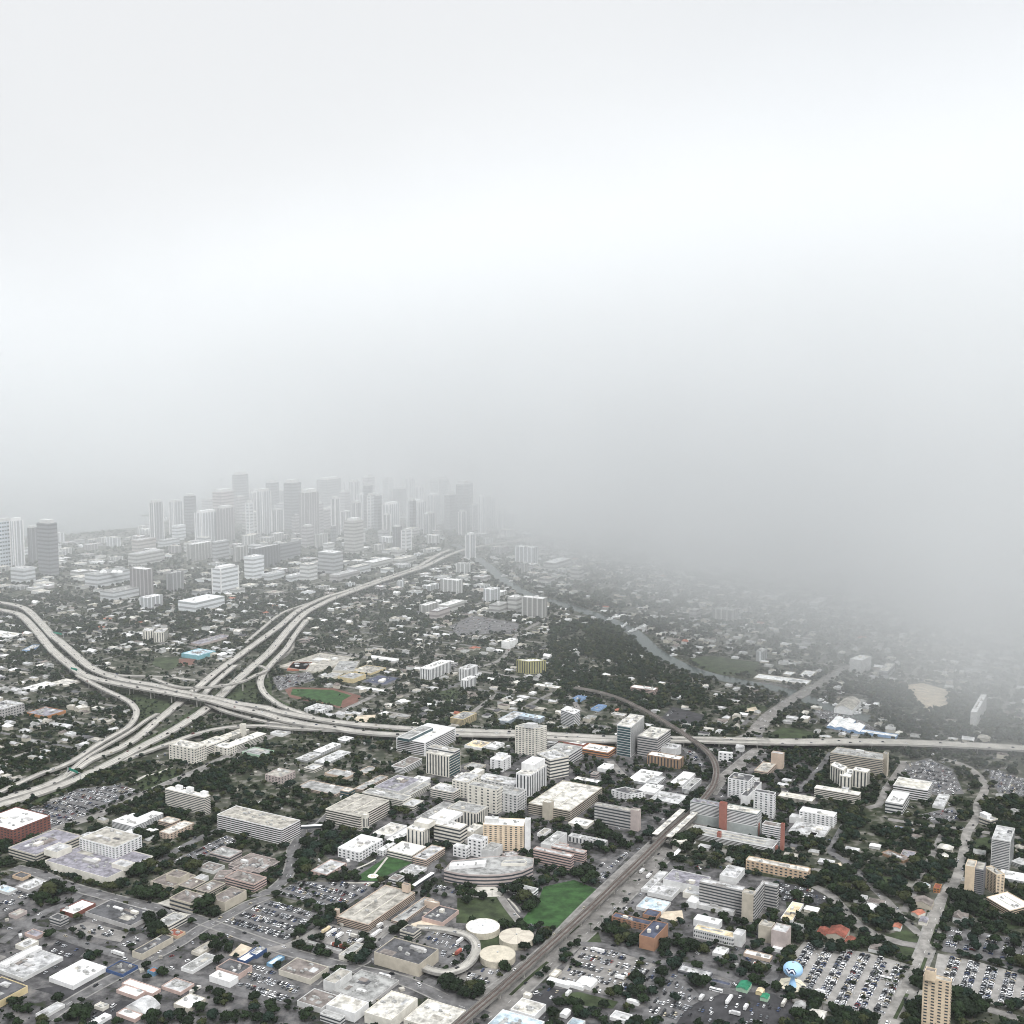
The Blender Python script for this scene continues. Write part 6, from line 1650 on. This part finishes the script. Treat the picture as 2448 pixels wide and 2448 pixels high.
# ------------------------------------------------------------------ trees
TG = [mat('leaves_dark', (.013,.021,.011), .9, .45, .35, spec=.1), mat('leaves_mid', (.02,.033,.015), .9, .45, .35, spec=.1), mat('leaves_olive', (.04,.047,.021), .9, .4, .35, spec=.1), mat('leaves_blue', (.016,.028,.02), .9, .4, .35, spec=.1)]
BARK = mat('bark', (.1,.085,.07), .95, .3, 2)
import bmesh
def crown(sub, leaves, seed, blobs=1, flat=.74):
    rr = np.random.RandomState(seed); bm = bmesh.new(); bmesh.ops.create_icosphere(bm, subdivisions=sub, radius=1); v0 = np.array([q.co[:] for q in bm.verts]); f0 = np.array([[q.index for q in fc.verts] for fc in bm.faces]); bm.free()
    vs, fs, n = [], [], 0; cen = []
    for k in range(blobs):
        if blobs == 1: c, r = np.zeros(3), .92
        else:
            a = 2*math.pi*k*.382 + rr.uniform(-.3,.3); d = 0 if k == 0 else rr.uniform(.38, .66); c = np.array([d*math.cos(a), d*math.sin(a), (.2 if k == 0 else rr.uniform(-.3, .3))*1.1]); r = .62 if k == 0 else rr.uniform(.3, .5)
        v = v0*(r*(1 + rr.uniform(-.2, .2, len(v0)))[:,None]) + c; v[:,2] *= flat; cen.append((c, r)); vs.append(v); fs.append(f0 + n); n += len(v)
    for _ in range(leaves):
        c, r = cen[rr.randint(len(cen))]; p = rr.randn(3); p /= np.linalg.norm(p); p[2] = abs(p[2])*1.1 - .3; q = c + p*r*rr.uniform(.85, 1.2); q[2] *= flat; t = rr.randn(2, 3)*rr.uniform(.07, .15)
        vs.append(np.array([q - t[0], q + t[1], q + t[0], q - t[1]])); fs.append(np.array([[n, n+1, n+2], [n, n+2, n+3]])); n += 4
    return np.concatenate(vs).astype(np.float32), np.concatenate(fs).astype(np.int32)
CR0 = [crown(2, 320, s, 9) for s in range(5)]; CR1 = [crown(1, 70, s + 20, 5) for s in range(6)]; CR2 = [crown(1, 24, s + 40, 3) for s in range(5)]; CR3 = [crown(1, 6, s + 60) for s in range(5)]
tk = MB(); lathe(tk, [(.36,0),(.22,2.6),(.14,5)], 6); lathe(tk, [(.13,2.4),(.05,5.2)], 5, c=(.5,.2)); TRK = tri(tk)
def np_mesh(name, v, f, mt): me = bpy.data.meshes.new(name); me.from_pydata(v.tolist(), [], f.tolist()); me.materials.append(mt); return me
CM = {(i, g_): np_mesh('crown', *CR0[i], TG[g_]) for i in range(5) for g_ in range(4)}; TM = np_mesh('trunk', *TRK, BARK)
# big trees the photo shows one by one: tile x y radius
BIG = '''C1 350,600,11 C1 390,560,9 C1 300,640,8 C1 1175,310,9 C1 1130,330,8 C1 1200,270,7 C1 1080,400,9 C1 1010,440,9 C1 960,450,8 C1 860,545,7 C1 810,560,7 C1 1000,600,9 C1 1060,620,9 C1 1120,600,8 C1 1300,790,9 C1 1270,770,7 C1 1130,870,10 C1 1170,890,7 C1 1020,800,8 C1 1075,775,7 C1 1170,745,6 C1 1440,690,9 C1 1500,690,10 C1 1550,680,8 C1 1410,660,7 C1 1560,330,9 C1 1600,310,8 C1 1350,380,8 C1 1400,410,8 C1 360,890,6 C1 560,1480,9 C1 610,1490,7 C1 1560,985,7 C1 1050,180,7 C1 1000,150,7
C2 380,390,9 C2 420,330,9 C2 360,330,8 C2 400,250,9 C2 460,270,9 C2 520,250,8 C2 560,280,7 C2 620,280,7 C2 540,180,8 C2 590,190,9 C2 560,130,8 C2 400,430,7 C2 210,350,6 C2 160,430,6 C2 200,460,6 C2 1140,480,6 C2 1090,480,5 C2 820,1040,7 C2 850,1000,7 C2 730,1075,7 C2 700,1060,6 C2 780,1080,6 C2 400,1200,7 C2 430,1230,5 C2 500,830,7 C2 550,800,7 C2 580,760,6 C2 1600,600,6 C2 1670,610,6 C2 1560,640,6 C2 1420,1270,8 C2 1480,1280,8 C2 1540,1320,7 C2 1590,1290,7 C2 1640,1310,7 C2 1400,1230,6 C2 1090,830,6 C2 1040,860,6
C3 100,590,9 C3 160,570,10 C3 210,560,9 C3 250,600,8 C3 160,640,9 C3 200,700,8 C3 230,660,7 C3 560,460,8 C3 610,450,9 C3 650,480,8 C3 590,510,6 C3 1290,230,10 C3 1340,210,10 C3 1380,190,10 C3 1250,250,7 C3 1330,270,8 C3 1550,270,7 C3 1560,310,6 C3 1670,330,5 C3 760,850,6 C3 800,880,7 C3 860,890,7 C3 900,920,7 C3 950,940,7 C3 820,830,6 C3 880,850,6 C3 1150,920,6 C3 1180,960,6 C3 1310,960,6 C3 1400,990,6 C3 1450,1000,6 C3 1640,1010,7 C3 1600,1020,6 C3 970,1220,7 C3 990,1250,6 C3 1150,1170,6 C3 1230,1110,7 C3 1260,1100,6 C3 1140,1250,6 C3 1410,1240,7 C3 1450,1250,7 C3 1380,1210,6 C3 1250,1350,5 C3 1090,1300,5 C3 500,970,5 C3 450,1010,5 C3 430,1060,5 C3 540,950,5 C3 270,1180,4 C3 320,1140,4 C3 710,130,8 C3 760,170,8 C3 820,200,8 C3 870,240,7 C3 640,200,7 C3 700,250,7 C3 1060,180,8
C4 130,400,7 C4 200,420,7 C4 60,390,6 C4 290,610,7 C4 430,500,6 C4 500,460,7 C4 560,430,7 C4 620,440,7 C4 660,470,6 C4 720,400,6 C4 760,560,8 C4 740,620,6 C4 850,510,8 C4 900,560,8 C4 960,590,7 C4 1030,520,8 C4 1000,560,6 C4 1070,640,8 C4 1100,660,6 C4 890,820,8 C4 860,790,7 C4 930,850,6 C4 780,710,6 C4 1180,560,7 C4 1230,520,7 C4 1150,370,8 C4 1200,400,7 C4 1280,420,8 C4 1340,400,8 C4 1400,390,7 C4 1440,640,8 C4 1500,650,9 C4 1560,660,9 C4 1480,700,8 C4 1560,720,7 C4 1630,680,7 C4 1420,600,7 C4 1480,610,7 C4 1540,620,7 C4 1840,790,8 C4 1900,800,8 C4 1900,1100,7 C4 1850,1090,6 C4 1700,820,5 C4 1600,880,6 C4 1560,930,6 C4 1720,930,6 C4 1580,980,6 C4 1700,1000,6 C4 1860,920,6 C4 1870,960,6 C4 1830,1030,6 C4 1460,930,5 C4 1490,830,5 C4 1170,1200,7 C4 1150,1240,6 C4 1180,1270,5 C4 1450,1350,9 C4 1520,1360,9 C4 1500,1420,9 C4 1580,1400,8 C4 1620,1430,7 C4 1460,1450,8 C4 1560,1470,8 C4 1150,1490,6 C4 245,1335,4.5 C4 215,1340,3.5 C4 400,1390,5 C4 440,1380,5 C4 420,920,7 C4 390,850,6 C4 440,970,6 C4 540,990,6 C4 620,1000,6 C4 700,980,6 C4 760,960,6 C4 600,800,6 C4 470,780,5 C4 960,1000,4 C4 1010,1010,4
B1 430,1620,4 B2 1050,1090,7 B2 1000,1120,7 B2 960,1160,6 B2 880,960,8 B2 930,930,8 B2 850,920,7 B2 1180,1360,8 B2 1230,1340,7 B2 1130,1420,7 B2 280,1230,8'''
trees = []                                    # x, y, radius
T_ = None
for q in BIG.replace('\n', ' ').split():
    if ',' in q: x, y, r = [float(z) for z in q.split(',')]; p = W(T_, x, y, 0); trees.append((p.x, p.y, r)) if not (occ(p.x, p.y) & 1) else None
    else: T_ = q
nbig = len(trees)
n = 350000; ty = 930 + 5300*nrs.rand(n)**1.0; tx = (nrs.rand(n)*2 - 1)*(ty*.53 + 60); tX, tY = proj_vec(tx, ty); R = region_vec(tX, tY); oc = occ_vec(tx, ty)
for d in ((3.5,0),(-3.5,0),(0,3.5)): oc |= occ_vec(tx + d[0], ty + d[1]) & 1
cl = vnoise(tx, ty, 46)*.6 + vnoise(tx + 900, ty + 300, 17)*.4
pr = R[:,1]*np.clip((cl - .3)*3.2, .05, 1.0); pr = np.where(R[:,1] > .79, np.clip(cl*2.4 - .35, .1, 1)*.8, pr)*1.25
grassy = np.zeros(n, bool)
for nm, mk_, P in SHEETS:
    if nm in ('lawn','helicopter_lawn','sports_field','sports_track'): clear_ = inpoly(P, tx, ty); pr = np.where(clear_, 0, pr)
    if nm in ('lawn','helicopter_lawn','sports_track','sports_field','car_park','yard','sand_lot','park_meadow'): continue
    if nm in ('highway_verge','meadow'): grassy |= inpoly(P, tx, ty)
pr = np.where((oc & 3) > 0, 0, np.where(grassy, pr*.7, np.where((oc & 4) > 0, .006, pr)))
pr *= np.where(ty > 3600, .75, 1.0)
k = (nrs.rand(n) < pr) & (tY > 1270) & (tX > -360) & (tX < 2820)
rad = nrs.uniform(2.5, 5.8, n)*np.where(R[:,1] > .79, 1.2, 1); rad = np.where(oc & 4, rad*.6, rad)
trees += list(zip(tx[k], ty[k], rad[k]))
trees = [t for t in trees if math.hypot(t[0] - tb.x, t[1] - tb.y) > 15]
# hedges and tree rows: width of the row, then the line
for pts, sp_, r_ in (('C2 350,960 500,1010 660,1070', 5, 4), ('B1 60,1420 300,1350 560,1220 700,1130 870,1080', 7, 5), ('C3 560,1100 420,1050 540,960', 7, 4.5), ('C3 620,910 760,790 900,640 1010,500 1180,330', 9, 3.4), ('C2 250,960 420,800 470,760 600,690', 8, 3.4), ('C2 330,500 480,600', 9, 3), ('B3 1450,540 1700,545 1932,560', 8, 5), ('B4 0,460 300,430 520,440', 9, 5), ('C1 330,400 560,480 760,520', 6, 2.2), ('C4 1380,760 1600,820 1932,900', 8, 4.5), ('C4 1340,980 1600,1050 1900,1150', 8, 3.6), ('C4 940,1440 1010,1280 1090,1090', 8, 3.4), ('B2 120,1000 40,420 130,290 280,180', 9, 5), ('B1 250,150 480,390 560,440', 9, 5), ('C3 880,960 1110,1060 1250,1090', 9, 4), ('C3 1010,1060 930,1280', 8, 3.6), ('B4 650,1000 720,900 780,870', 8, 6), ('B4 590,1200 650,1080 700,960', 8, 6), ('C4 400,505 700,620 900,730', 8, 6), ('C2 180,570 340,620 470,680', 8, 2.6)):
    for p in spline([W(T, x, y) for T, x, y in parse_pts(pts)], sp_):
        if not (occ(p.x, p.y) & 3): trees.append((p.x + rnd.uniform(-1.5,1.5), p.y + rnd.uniform(-1.5,1.5), r_*rnd.uniform(.75,1.2)))
def size_px(t): return t[2]/t[1]
idx = sorted(range(len(trees)), key=lambda i: -size_px(trees[i])); 
def shown(t): X, Y = project((t[0], t[1], 5)); return 5 < X < 2443 and Y < 2440
things = set([i for i in idx if shown(trees[i])][:300])
KIND = ['dark round tree','mid green broad tree','olive toned tree','bluish green tree']
parts = []
for i, (x, y, r) in enumerate(trees):
    g_ = int(nrs.choice(4, p=[.42,.28,.12,.18])); a = rnd.uniform(0, 6.28); hz = r*rnd.uniform(.85, 1.15); s = (r*rnd.uniform(.9,1.1), r*rnd.uniform(.9,1.1), hz); z = max(1.6, r*.5) + hz*.45
    if i in things:
        wh = where(x, y); e = empty('tree', (x, y, 0), '%s %s' % (KIND[g_], wh), 'tree', '%ss %s' % (KIND[g_], wh)); e.rotation_euler.z = a
        c = bpy.data.objects.new('crown', CM[(rnd.randrange(5), g_)]); COL.objects.link(c); c.parent = e; c.location = (0,0,z); c.scale = s
        c = bpy.data.objects.new('trunk', TM); COL.objects.link(c); c.parent = e; c.scale = (r/5, r/5, z/4.2)
    else:
        L = CR1 if y < 1600 else CR2 if y < 2500 else CR3; v, f = L[rnd.randrange(len(L))]; parts.append((rotz(v, a, s, (x, y, z)), f, g_))
        if y < 1700: parts.append((rotz(TRK[0], a, (r/5, r/5, z/4.2), (x, y, 0)), TRK[1], 4))
bulk('woodland', parts, TG + [BARK])
# undergrowth and garden shrubs, and small garden sheds between the houses
n = 60000; sx_ = nrs.uniform(-1500, 1500, n); sy_ = 950 + 2300*nrs.rand(n)**1.2; sX, sY = proj_vec(sx_, sy_); oc = occ_vec(sx_, sy_); R = region_vec(sX, sY)
k = (oc == 0) & (sX > 0) & (sX < 2448) & (sY < 2440) & (nrs.rand(n) < .12 + .5*R[:,1]*(vnoise(sx_, sy_, 24) > .4)); parts = []
for x, y in zip(sx_[k], sy_[k]):
    v, f = CR3[rnd.randrange(5)]; r = rnd.uniform(.8, 2.0); parts.append((rotz(v, rnd.uniform(0, 6.3), (r, r, r*.9), (x, y, r*.5)), f, rnd.randrange(4)))
bulk('shrubs', parts, TG)
n = 9000; sx_ = nrs.uniform(-1700, 1700, n); sy_ = 1000 + 2900*nrs.rand(n); sX, sY = proj_vec(sx_, sy_); oc = occ_vec(sx_, sy_); R = region_vec(sX, sY); k = (oc == 0) & (sX > 0) & (sX < 2448) & (sY < 2440) & (nrs.rand(n) < .5*np.maximum(R[:,0], R[:,2])); parts = []; cb_ = MB(); cb_.box((0,0), 1, 1, 0, 1); cbt = tri(cb_)
for x, y in zip(sx_[k], sy_[k]): parts.append((rotz(cbt[0], GA, (rnd.uniform(2.2,5), rnd.uniform(2.5,6), rnd.uniform(2,2.8)), (x, y, 0)), cbt[1], rnd.choice((0,0,1,2,2,3))))
bulk('garden_sheds', parts, [rm('rl'), rm('rw'), rm('rt'), rm('rg')])
print('trees', len(trees), 'houses', len(HPTS))
# ------------------------------------------------------------------ cars
CARC = [('white',(.78,.78,.78),.27),('silver',(.42,.43,.45),.19),('black',(.012,.012,.014),.23),('grey',(.11,.117,.125),.2),('red',(.16,.02,.02),.02),('blue',(.03,.05,.12),.055),('beige',(.45,.4,.3),.035)]
CP_ = [c[2] for c in CARC]
TYRE = mat('tyre', (.015,.015,.015), .9, 0); CGL = mat('car_glass', (.015,.018,.022), .12, 0, spec=.6)
CMAT = [mat('car_' + c[0], c[1], .3, 0, spec=.5) for c in CARC]
def car_mb(kind):
    m = MB(); L, w_, h = {'car':(4.5,1.8,.78), 'suv':(4.8,1.95,.95), 'van':(5.4,2.05,1.1)}[kind]; top = {'car':1.42,'suv':1.75,'van':2.15}[kind]
    hood = {'car':(-.5*L, -.34*L, .18*L, .27*L), 'suv':(-.5*L, -.47*L, .2*L, .28*L), 'van':(-.5*L,-.49*L,.3*L,.4*L)}[kind]
    def sect(xs, zs, y): return [(x, y, z) for x, z in zip(xs, zs)]
    prof = [(-L/2,.3),(-L/2,h*.95),(-L*.46,h),(L*.36,h*.98),(L/2,h*.78),(L/2,.3)]
    n = len(prof)
    for i in range(n): (x0,z0),(x1,z1) = prof[i], prof[(i+1)%n]; m.face([(x0,-w_/2,z0),(x0,w_/2,z0),(x1,w_/2,z1),(x1,-w_/2,z1)][::-1])
    m.face([(x,-w_/2,z) for x,z in prof][::-1]); m.face([(x,w_/2,z) for x,z in prof])
    b0, b1, t1, f1 = hood[0] + .08*L, hood[1] + .12*L, hood[2]*.75, hood[3]; wt_ = w_*.78
    lo = [(b0,-w_*.47),(f1,-w_*.47),(f1,w_*.47),(b0,w_*.47)]; hi = [(b1,-wt_/2),(t1,-wt_/2),(t1,wt_/2),(b1,wt_/2)]
    for i in range(4): j = (i+1)%4; m.face([(*lo[i],h*.97),(*lo[j],h*.97),(*hi[j],top),(*hi[i],top)], 1)
    m.face([(*q, top) for q in hi])
    for x in (-.31*L, .31*L):
        for y in (-w_/2, w_/2 - .2): 
            ring = [(x + .33*math.cos(t*1.047), .33 + .33*math.sin(t*1.047)) for t in range(6)]
            m.face([(a,y-.02,b) for a,b in ring], 2); m.face([(a,y+.22,b) for a,b in ring][::-1], 2)
            for i in range(6): (a0,c0),(a1,c1) = ring[i], ring[(i+1)%6]; m.face([(a0,y-.02,c0),(a0,y+.22,c0),(a1,y+.22,c1),(a1,y-.02,c1)], 2)
    return m
CK = ('car','suv','van'); CMB = {k: car_mb(k) for k in CK}; CTRI = {}
for k in CK:
    m = CMB[k]; f = []; mi = []
    for q, i_ in zip(m.f, m.mi):
        for j in range(1, len(q)-1): f.append((q[0], q[j], q[j+1])); mi.append(i_)
    CTRI[k] = (np.array(m.v, np.float32), np.array(f, np.int32), np.array(mi))
def car_mesh(k, ci):
    me = bpy.data.meshes.new('car'); m = CMB[k]; me.from_pydata(m.v, [], m.f)
    for q in (CMAT[ci], CGL, TYRE): me.materials.append(q)
    me.polygons.foreach_set('material_index', m.mi); return me
CME = {(k, c): car_mesh(k, c) for k in CK for c in range(len(CARC))}
cars = []                                      # x, y, z, angle, parked
def lot(P, d, fill, z=.13, mod=16.6, pitch=2.6, two=True):
    e = Vector((-d.y, d.x, 0)); A = [p[0]*d.x + p[1]*d.y for p in P]; B = [p[0]*e.x + p[1]*e.y for p in P]; Pi = offset(ccw(P), -3.2); an = math.atan2(e.y, e.x); b = min(B) + 4; row = 0
    while b < max(B):
        gap = rnd.random() < .06
        for off in ((0, 5.3) if two else (0,)):
            a = min(A)
            while a < max(A):
                p = d*a + e*(b + off); a += pitch
                if rnd.random() > fill or not inpoly(Pi, np.array([p.x]), np.array([p.y]))[0] or (occ(p.x, p.y) & 3): continue
                cars.append((p.x, p.y, z, an + (math.pi if rnd.random() < .5 else 0) + rnd.uniform(-.04,.04), True))
        b += mod
LOTD = {2:(U,.86),4:(U,.86),5:(U,.62),0:(V,.82),1:(V,.84),6:(V,.6),7:(V,.6),8:(V,.72),9:(V,.75),10:(U,.72),11:(U,.8),12:(U,.6),13:(V,.6),14:(V,.7),15:(V,.45),16:(V,.4),17:(V,.75),18:(V,.55),19:(V,.6),20:(V,.12),21:(V,.1),22:(V,.25),23:(U,.22),24:(V,.6),25:(V,.4),26:(V,.06),27:(V,.5),28:(U,.5),29:(V,.35),30:(V,.6),31:(V,.1),32:(V,.2),33:(V,.25)}
ci_ = -1
for nm, mk_, P in SHEETS:
    if nm != 'car_park': continue
    ci_ += 1; d, fl = LOTD.get(ci_, (V, .3)); lot(P, d, fl)
for nm, mk_, P in SHEETS:
    if nm == 'yard': lot(P, V, .5)
for wd, pa in PATHS:
    N = normals2(pa); acc = 0
    for i in range(1, len(pa) - 1):
        acc += (pa[i] - pa[i-1]).length
        if acc > rnd.uniform(30, 130)/(1 + wd/18):
            acc = 0; s = rnd.choice((-1, 1)); off = s*wd*rnd.choice((.14,.3,.42)); dd = pa[i+1] - pa[i-1]; cars.append((pa[i].x + N[i].x*off, pa[i].y + N[i].y*off, pa[i].z + .05, math.atan2(dd.y, dd.x) + (0 if s < 0 else math.pi), False))
for wd, pa in DECKS:
    if wd < 8: continue
    N = normals2(pa); acc = 0
    for i in range(1, len(pa) - 1):
        acc += (pa[i] - pa[i-1]).length
        if acc > rnd.uniform(14, 76)*12/wd:
            acc = 0; nl = max(1, int(wd/3.9)); q = -wd/2 + wd*(rnd.randrange(nl) + .5)/nl; dd = pa[i+1] - pa[i-1]; cars.append((pa[i].x + N[i].x*q, pa[i].y + N[i].y*q, pa[i].z + .06, math.atan2(dd.y, dd.x), False))
# loose cars on yards and kerbs of the working quarters
n = 16000; cx = nrs.uniform(-700, 900, n); cy = 940 + 1500*nrs.rand(n); cX, cY = proj_vec(cx, cy); R = region_vec(cX, cY); oc = occ_vec(cx, cy)
k = (oc == 0) & (cX > 0) & (cX < 2448) & (cY < 2440) & (R[:,0] < .35) & (nrs.rand(n) < .2*(vnoise(cx, cy, 60) > .47))
for x, y in zip(cx[k], cy[k]): cars.append((x, y, .03, GA + rnd.choice((0,1,2,3))*math.pi/2 + rnd.uniform(-.06,.06), True))
def incam(c): X, Y = project(c); return 8 < X < 2440 and 8 < Y < 2438
order = sorted([i for i in range(len(cars)) if incam(cars[i])], key=lambda i: cars[i][1]); near = set(order[:300]); parts = []
cmats = CMAT + [CGL, TYRE]
for i, (x, y, z, a, pk) in enumerate(cars):
    k = CK[nrs.choice(3, p=[.55,.34,.11])]; ci = int(nrs.choice(len(CARC), p=CP_)) if pk or rnd.random() < .7 else 2
    if i in near:
        o = bpy.data.objects.new('car', CME[(k, ci)]); COL.objects.link(o); o.location = (x, y, z); o.rotation_euler.z = a; wh = where(x, y)
        lb = '%s %s %s %s' % (CARC[ci][0], {'car':'saloon car','suv':'tall car','van':'van'}[k], 'parked' if pk else 'driving', wh); tag(o, lb, 'van' if k == 'van' else 'car', 'all such: ' + lb)
    else:
        v, f, mi = CTRI[k]; parts.append((rotz(v, a, (1,1,1), (x, y, z)), f, np.where(mi == 0, ci, np.where(mi == 1, 7, 8))))
bulk('parked_cars', parts, cmats)
print('cars', len(cars))
# ------------------------------------------------------------------ palms
def palm_mesh():
    t, f = MB(), MB(); lathe(t, [(.22,0),(.15,4),(.13,7.2)], 6)
    for k in range(11):
        a = k*.571; c_, s_ = math.cos(a), math.sin(a); pts = [(0,7.2),(1.0,7.9),(2.0,7.7),(2.7,6.7)]
        for (r0,z0),(r1,z1) in zip(pts, pts[1:]):
            w0, w1 = .42*(1 - r0/3.2), .42*(1 - r1/3.2); f.face([(r0*c_ - w0*s_, r0*s_ + w0*c_, z0 - .15), (r1*c_ - w1*s_, r1*s_ + w1*c_, z1 - .15), (r1*c_, r1*s_, z1), (r0*c_, r0*s_, z0)]); f.face([(r0*c_, r0*s_, z0), (r1*c_, r1*s_, z1), (r1*c_ + w1*s_, r1*s_ - w1*c_, z1 - .15), (r0*c_ + w0*s_, r0*s_ - w0*c_, z0 - .15)])
    return mk('trunk', t, BARK), mk('crown', f, TG[1])
PM = palm_mesh()
for T, pts, st in (('C4','860,1200 875,1180 930,1240 960,1260 800,1260',0),('C4','370,1330 480,1400 540,1430 620,1450',0),('C2','1560,580 1610,600 1680,600 1740,590 1500,620 1540,640',0),('C2','480,740 520,720 560,700 590,690 540,760 470,790',0),('C3','560,930 640,850 720,780 800,700 880,610 960,530 1040,450 1110,380',0),('C4','1040,1100 1010,1190 1000,1270 970,1360',0),('C3','1560,1000 1610,980 1660,1040 1720,1070',0)):
    for q in pts.split():
        x, y = [float(z) for z in q.split(',')]; p = W(T, x, y, 0); wh = where(p.x, p.y); e = empty('palm_tree', p, 'slender palm tree ' + wh, 'palm', 'palms ' + wh); e.rotation_euler.z = rnd.uniform(0,6)
        for me in PM: c = bpy.data.objects.new(me.name.split('.')[0], me); COL.objects.link(c); c.parent = e; s_ = rnd.uniform(.9,1.2); c.scale = (s_,s_,s_)
# ------------------------------------------------------------------ lorries and buses
def lorry(T, x, y, d, L, lab, col='rw', name='truck', cab='white'):
    p = W(T, x, y, .2); e = empty(name, p, lab, 'bus' if name == 'bus' else 'truck'); e.rotation_euler.z = math.atan2(d.y, d.x)
    if name == 'bus':
        m = MB(); m.box((0,0), L, 2.5, .5, 3.1); m.obj('body', rm(col), e); m = MB(); m.box((0,0), L*.94, 2.56, 1.6, 2.5); m.obj('window_band', GLASS, e); m = MB(); m.box((0,0), 2.4, 1.6, 3.1, 3.4); m.obj('roof_unit', METAL, e); ws = (-L*.3, L*.33)
    else:
        m = MB(); m.box((-.9,0), L - 2.2, 2.5, 1.0, 3.8); m.obj('cargo_box', rm(col) if col in ROOF else wm(col), e); m = MB(); m.box((L/2 - .85,0), 1.8, 2.3, .6, 2.7); c = m.obj('cab', wm(cab), e); m = MB(); m.box((L/2 + .02,0), .1, 2.0, 1.7, 2.5); m.obj('windscreen', CGL, c); ws = (-L*.38, -L*.26, L*.36)
    for q in ws:
        for s in (-1.1, 1.1): m = MB(); m.box((q, s), 1.0, .3, 0, 1.0); m.obj('wheel', TYRE, e)
for a in (('C2',905,868,U,17,'long white lorry waiting beside the peach garage'), ('C2',930,808,U,9,'white box lorry near the corner of the peach garage'), ('C2',965,1172,V,12,'white bus on the street below the dark bus garage','rw','bus'), ('C1',850,1012,V,16,'long white lorry on the side street near the royal blue depot'),
          ('C2',605,950,V,9,'red lorry at the far side of the lorry yard','rr'), ('C2',657,962,V,9,'red lorry nearer the exit of the lorry yard','rr'), ('C2',545,840,U,14,'yellowish lorry first in the lorry yard row','ry'), ('C2',580,860,U,15,'white lorry second in the lorry yard row'), ('C2',640,880,U,11,'white lorry third in the lorry yard row'), ('C2',790,920,U,12,'white lorry beside the maroon awning'), ('C2',740,885,V,10,'cream lorry in the middle of the lorry yard','rc'),
          ('C3',1640,1345,U,15,'white articulated lorry alone on the dark truck yard'), ('C3',1545,1275,V,12,'white bus beside the grass edge of the dark truck yard','rw','bus'), ('C3',1440,1330,U,9,'white lorry at the curve of the dark truck yard'), ('C3',1680,1445,V,10,'grey lorry at the lower side of the dark truck yard','rl'), ('C3',1760,1400,U,9,'short white lorry among vans in the dark truck yard'), ('C3',690,990,V,14,'long white lorry at the head of the storage yard'), ('C3',940,1178,V,12,'rust red container lorry in the storage yard','ro'), ('C3',850,1185,V,9,'white lorry beside the rust red container lorry'), ('C3',480,1300,U,9,'white lorry on the verge below the white sheds'),
          ('C4',200,1370,U,13,'cream lorry below the water tower pad','rc'), ('C4',935,1190,V,10,'white motor coach alone in the emptier side of the car park','rw','bus'), ('C1',1410,1275,U,13,'cream tank lorry beside the pink flat roofed workshop','rc'), ('C2',1500,1000,U,12,'pink covered trailer inside the spiral ramp','rred'), ('C2',1510,920,U,12,'white lorry parked inside the spiral ramp'), ('C4',460,1290,V,9,'white delivery lorry on the car park aisle near the water tower'), ('C1',1160,1140,V,9,'white lorry beside the small blue drum'), ('C3',1010,415,U,11,'white lorry by the hospital podium'), ('C3',1060,450,U,11,'white lorry in the podium loading row'),
          ('C1',620,1395,V,9,'white box lorry on the curved asphalt corner')):
    lorry(*a[:6], **dict(zip(('col','name'), a[6:])))
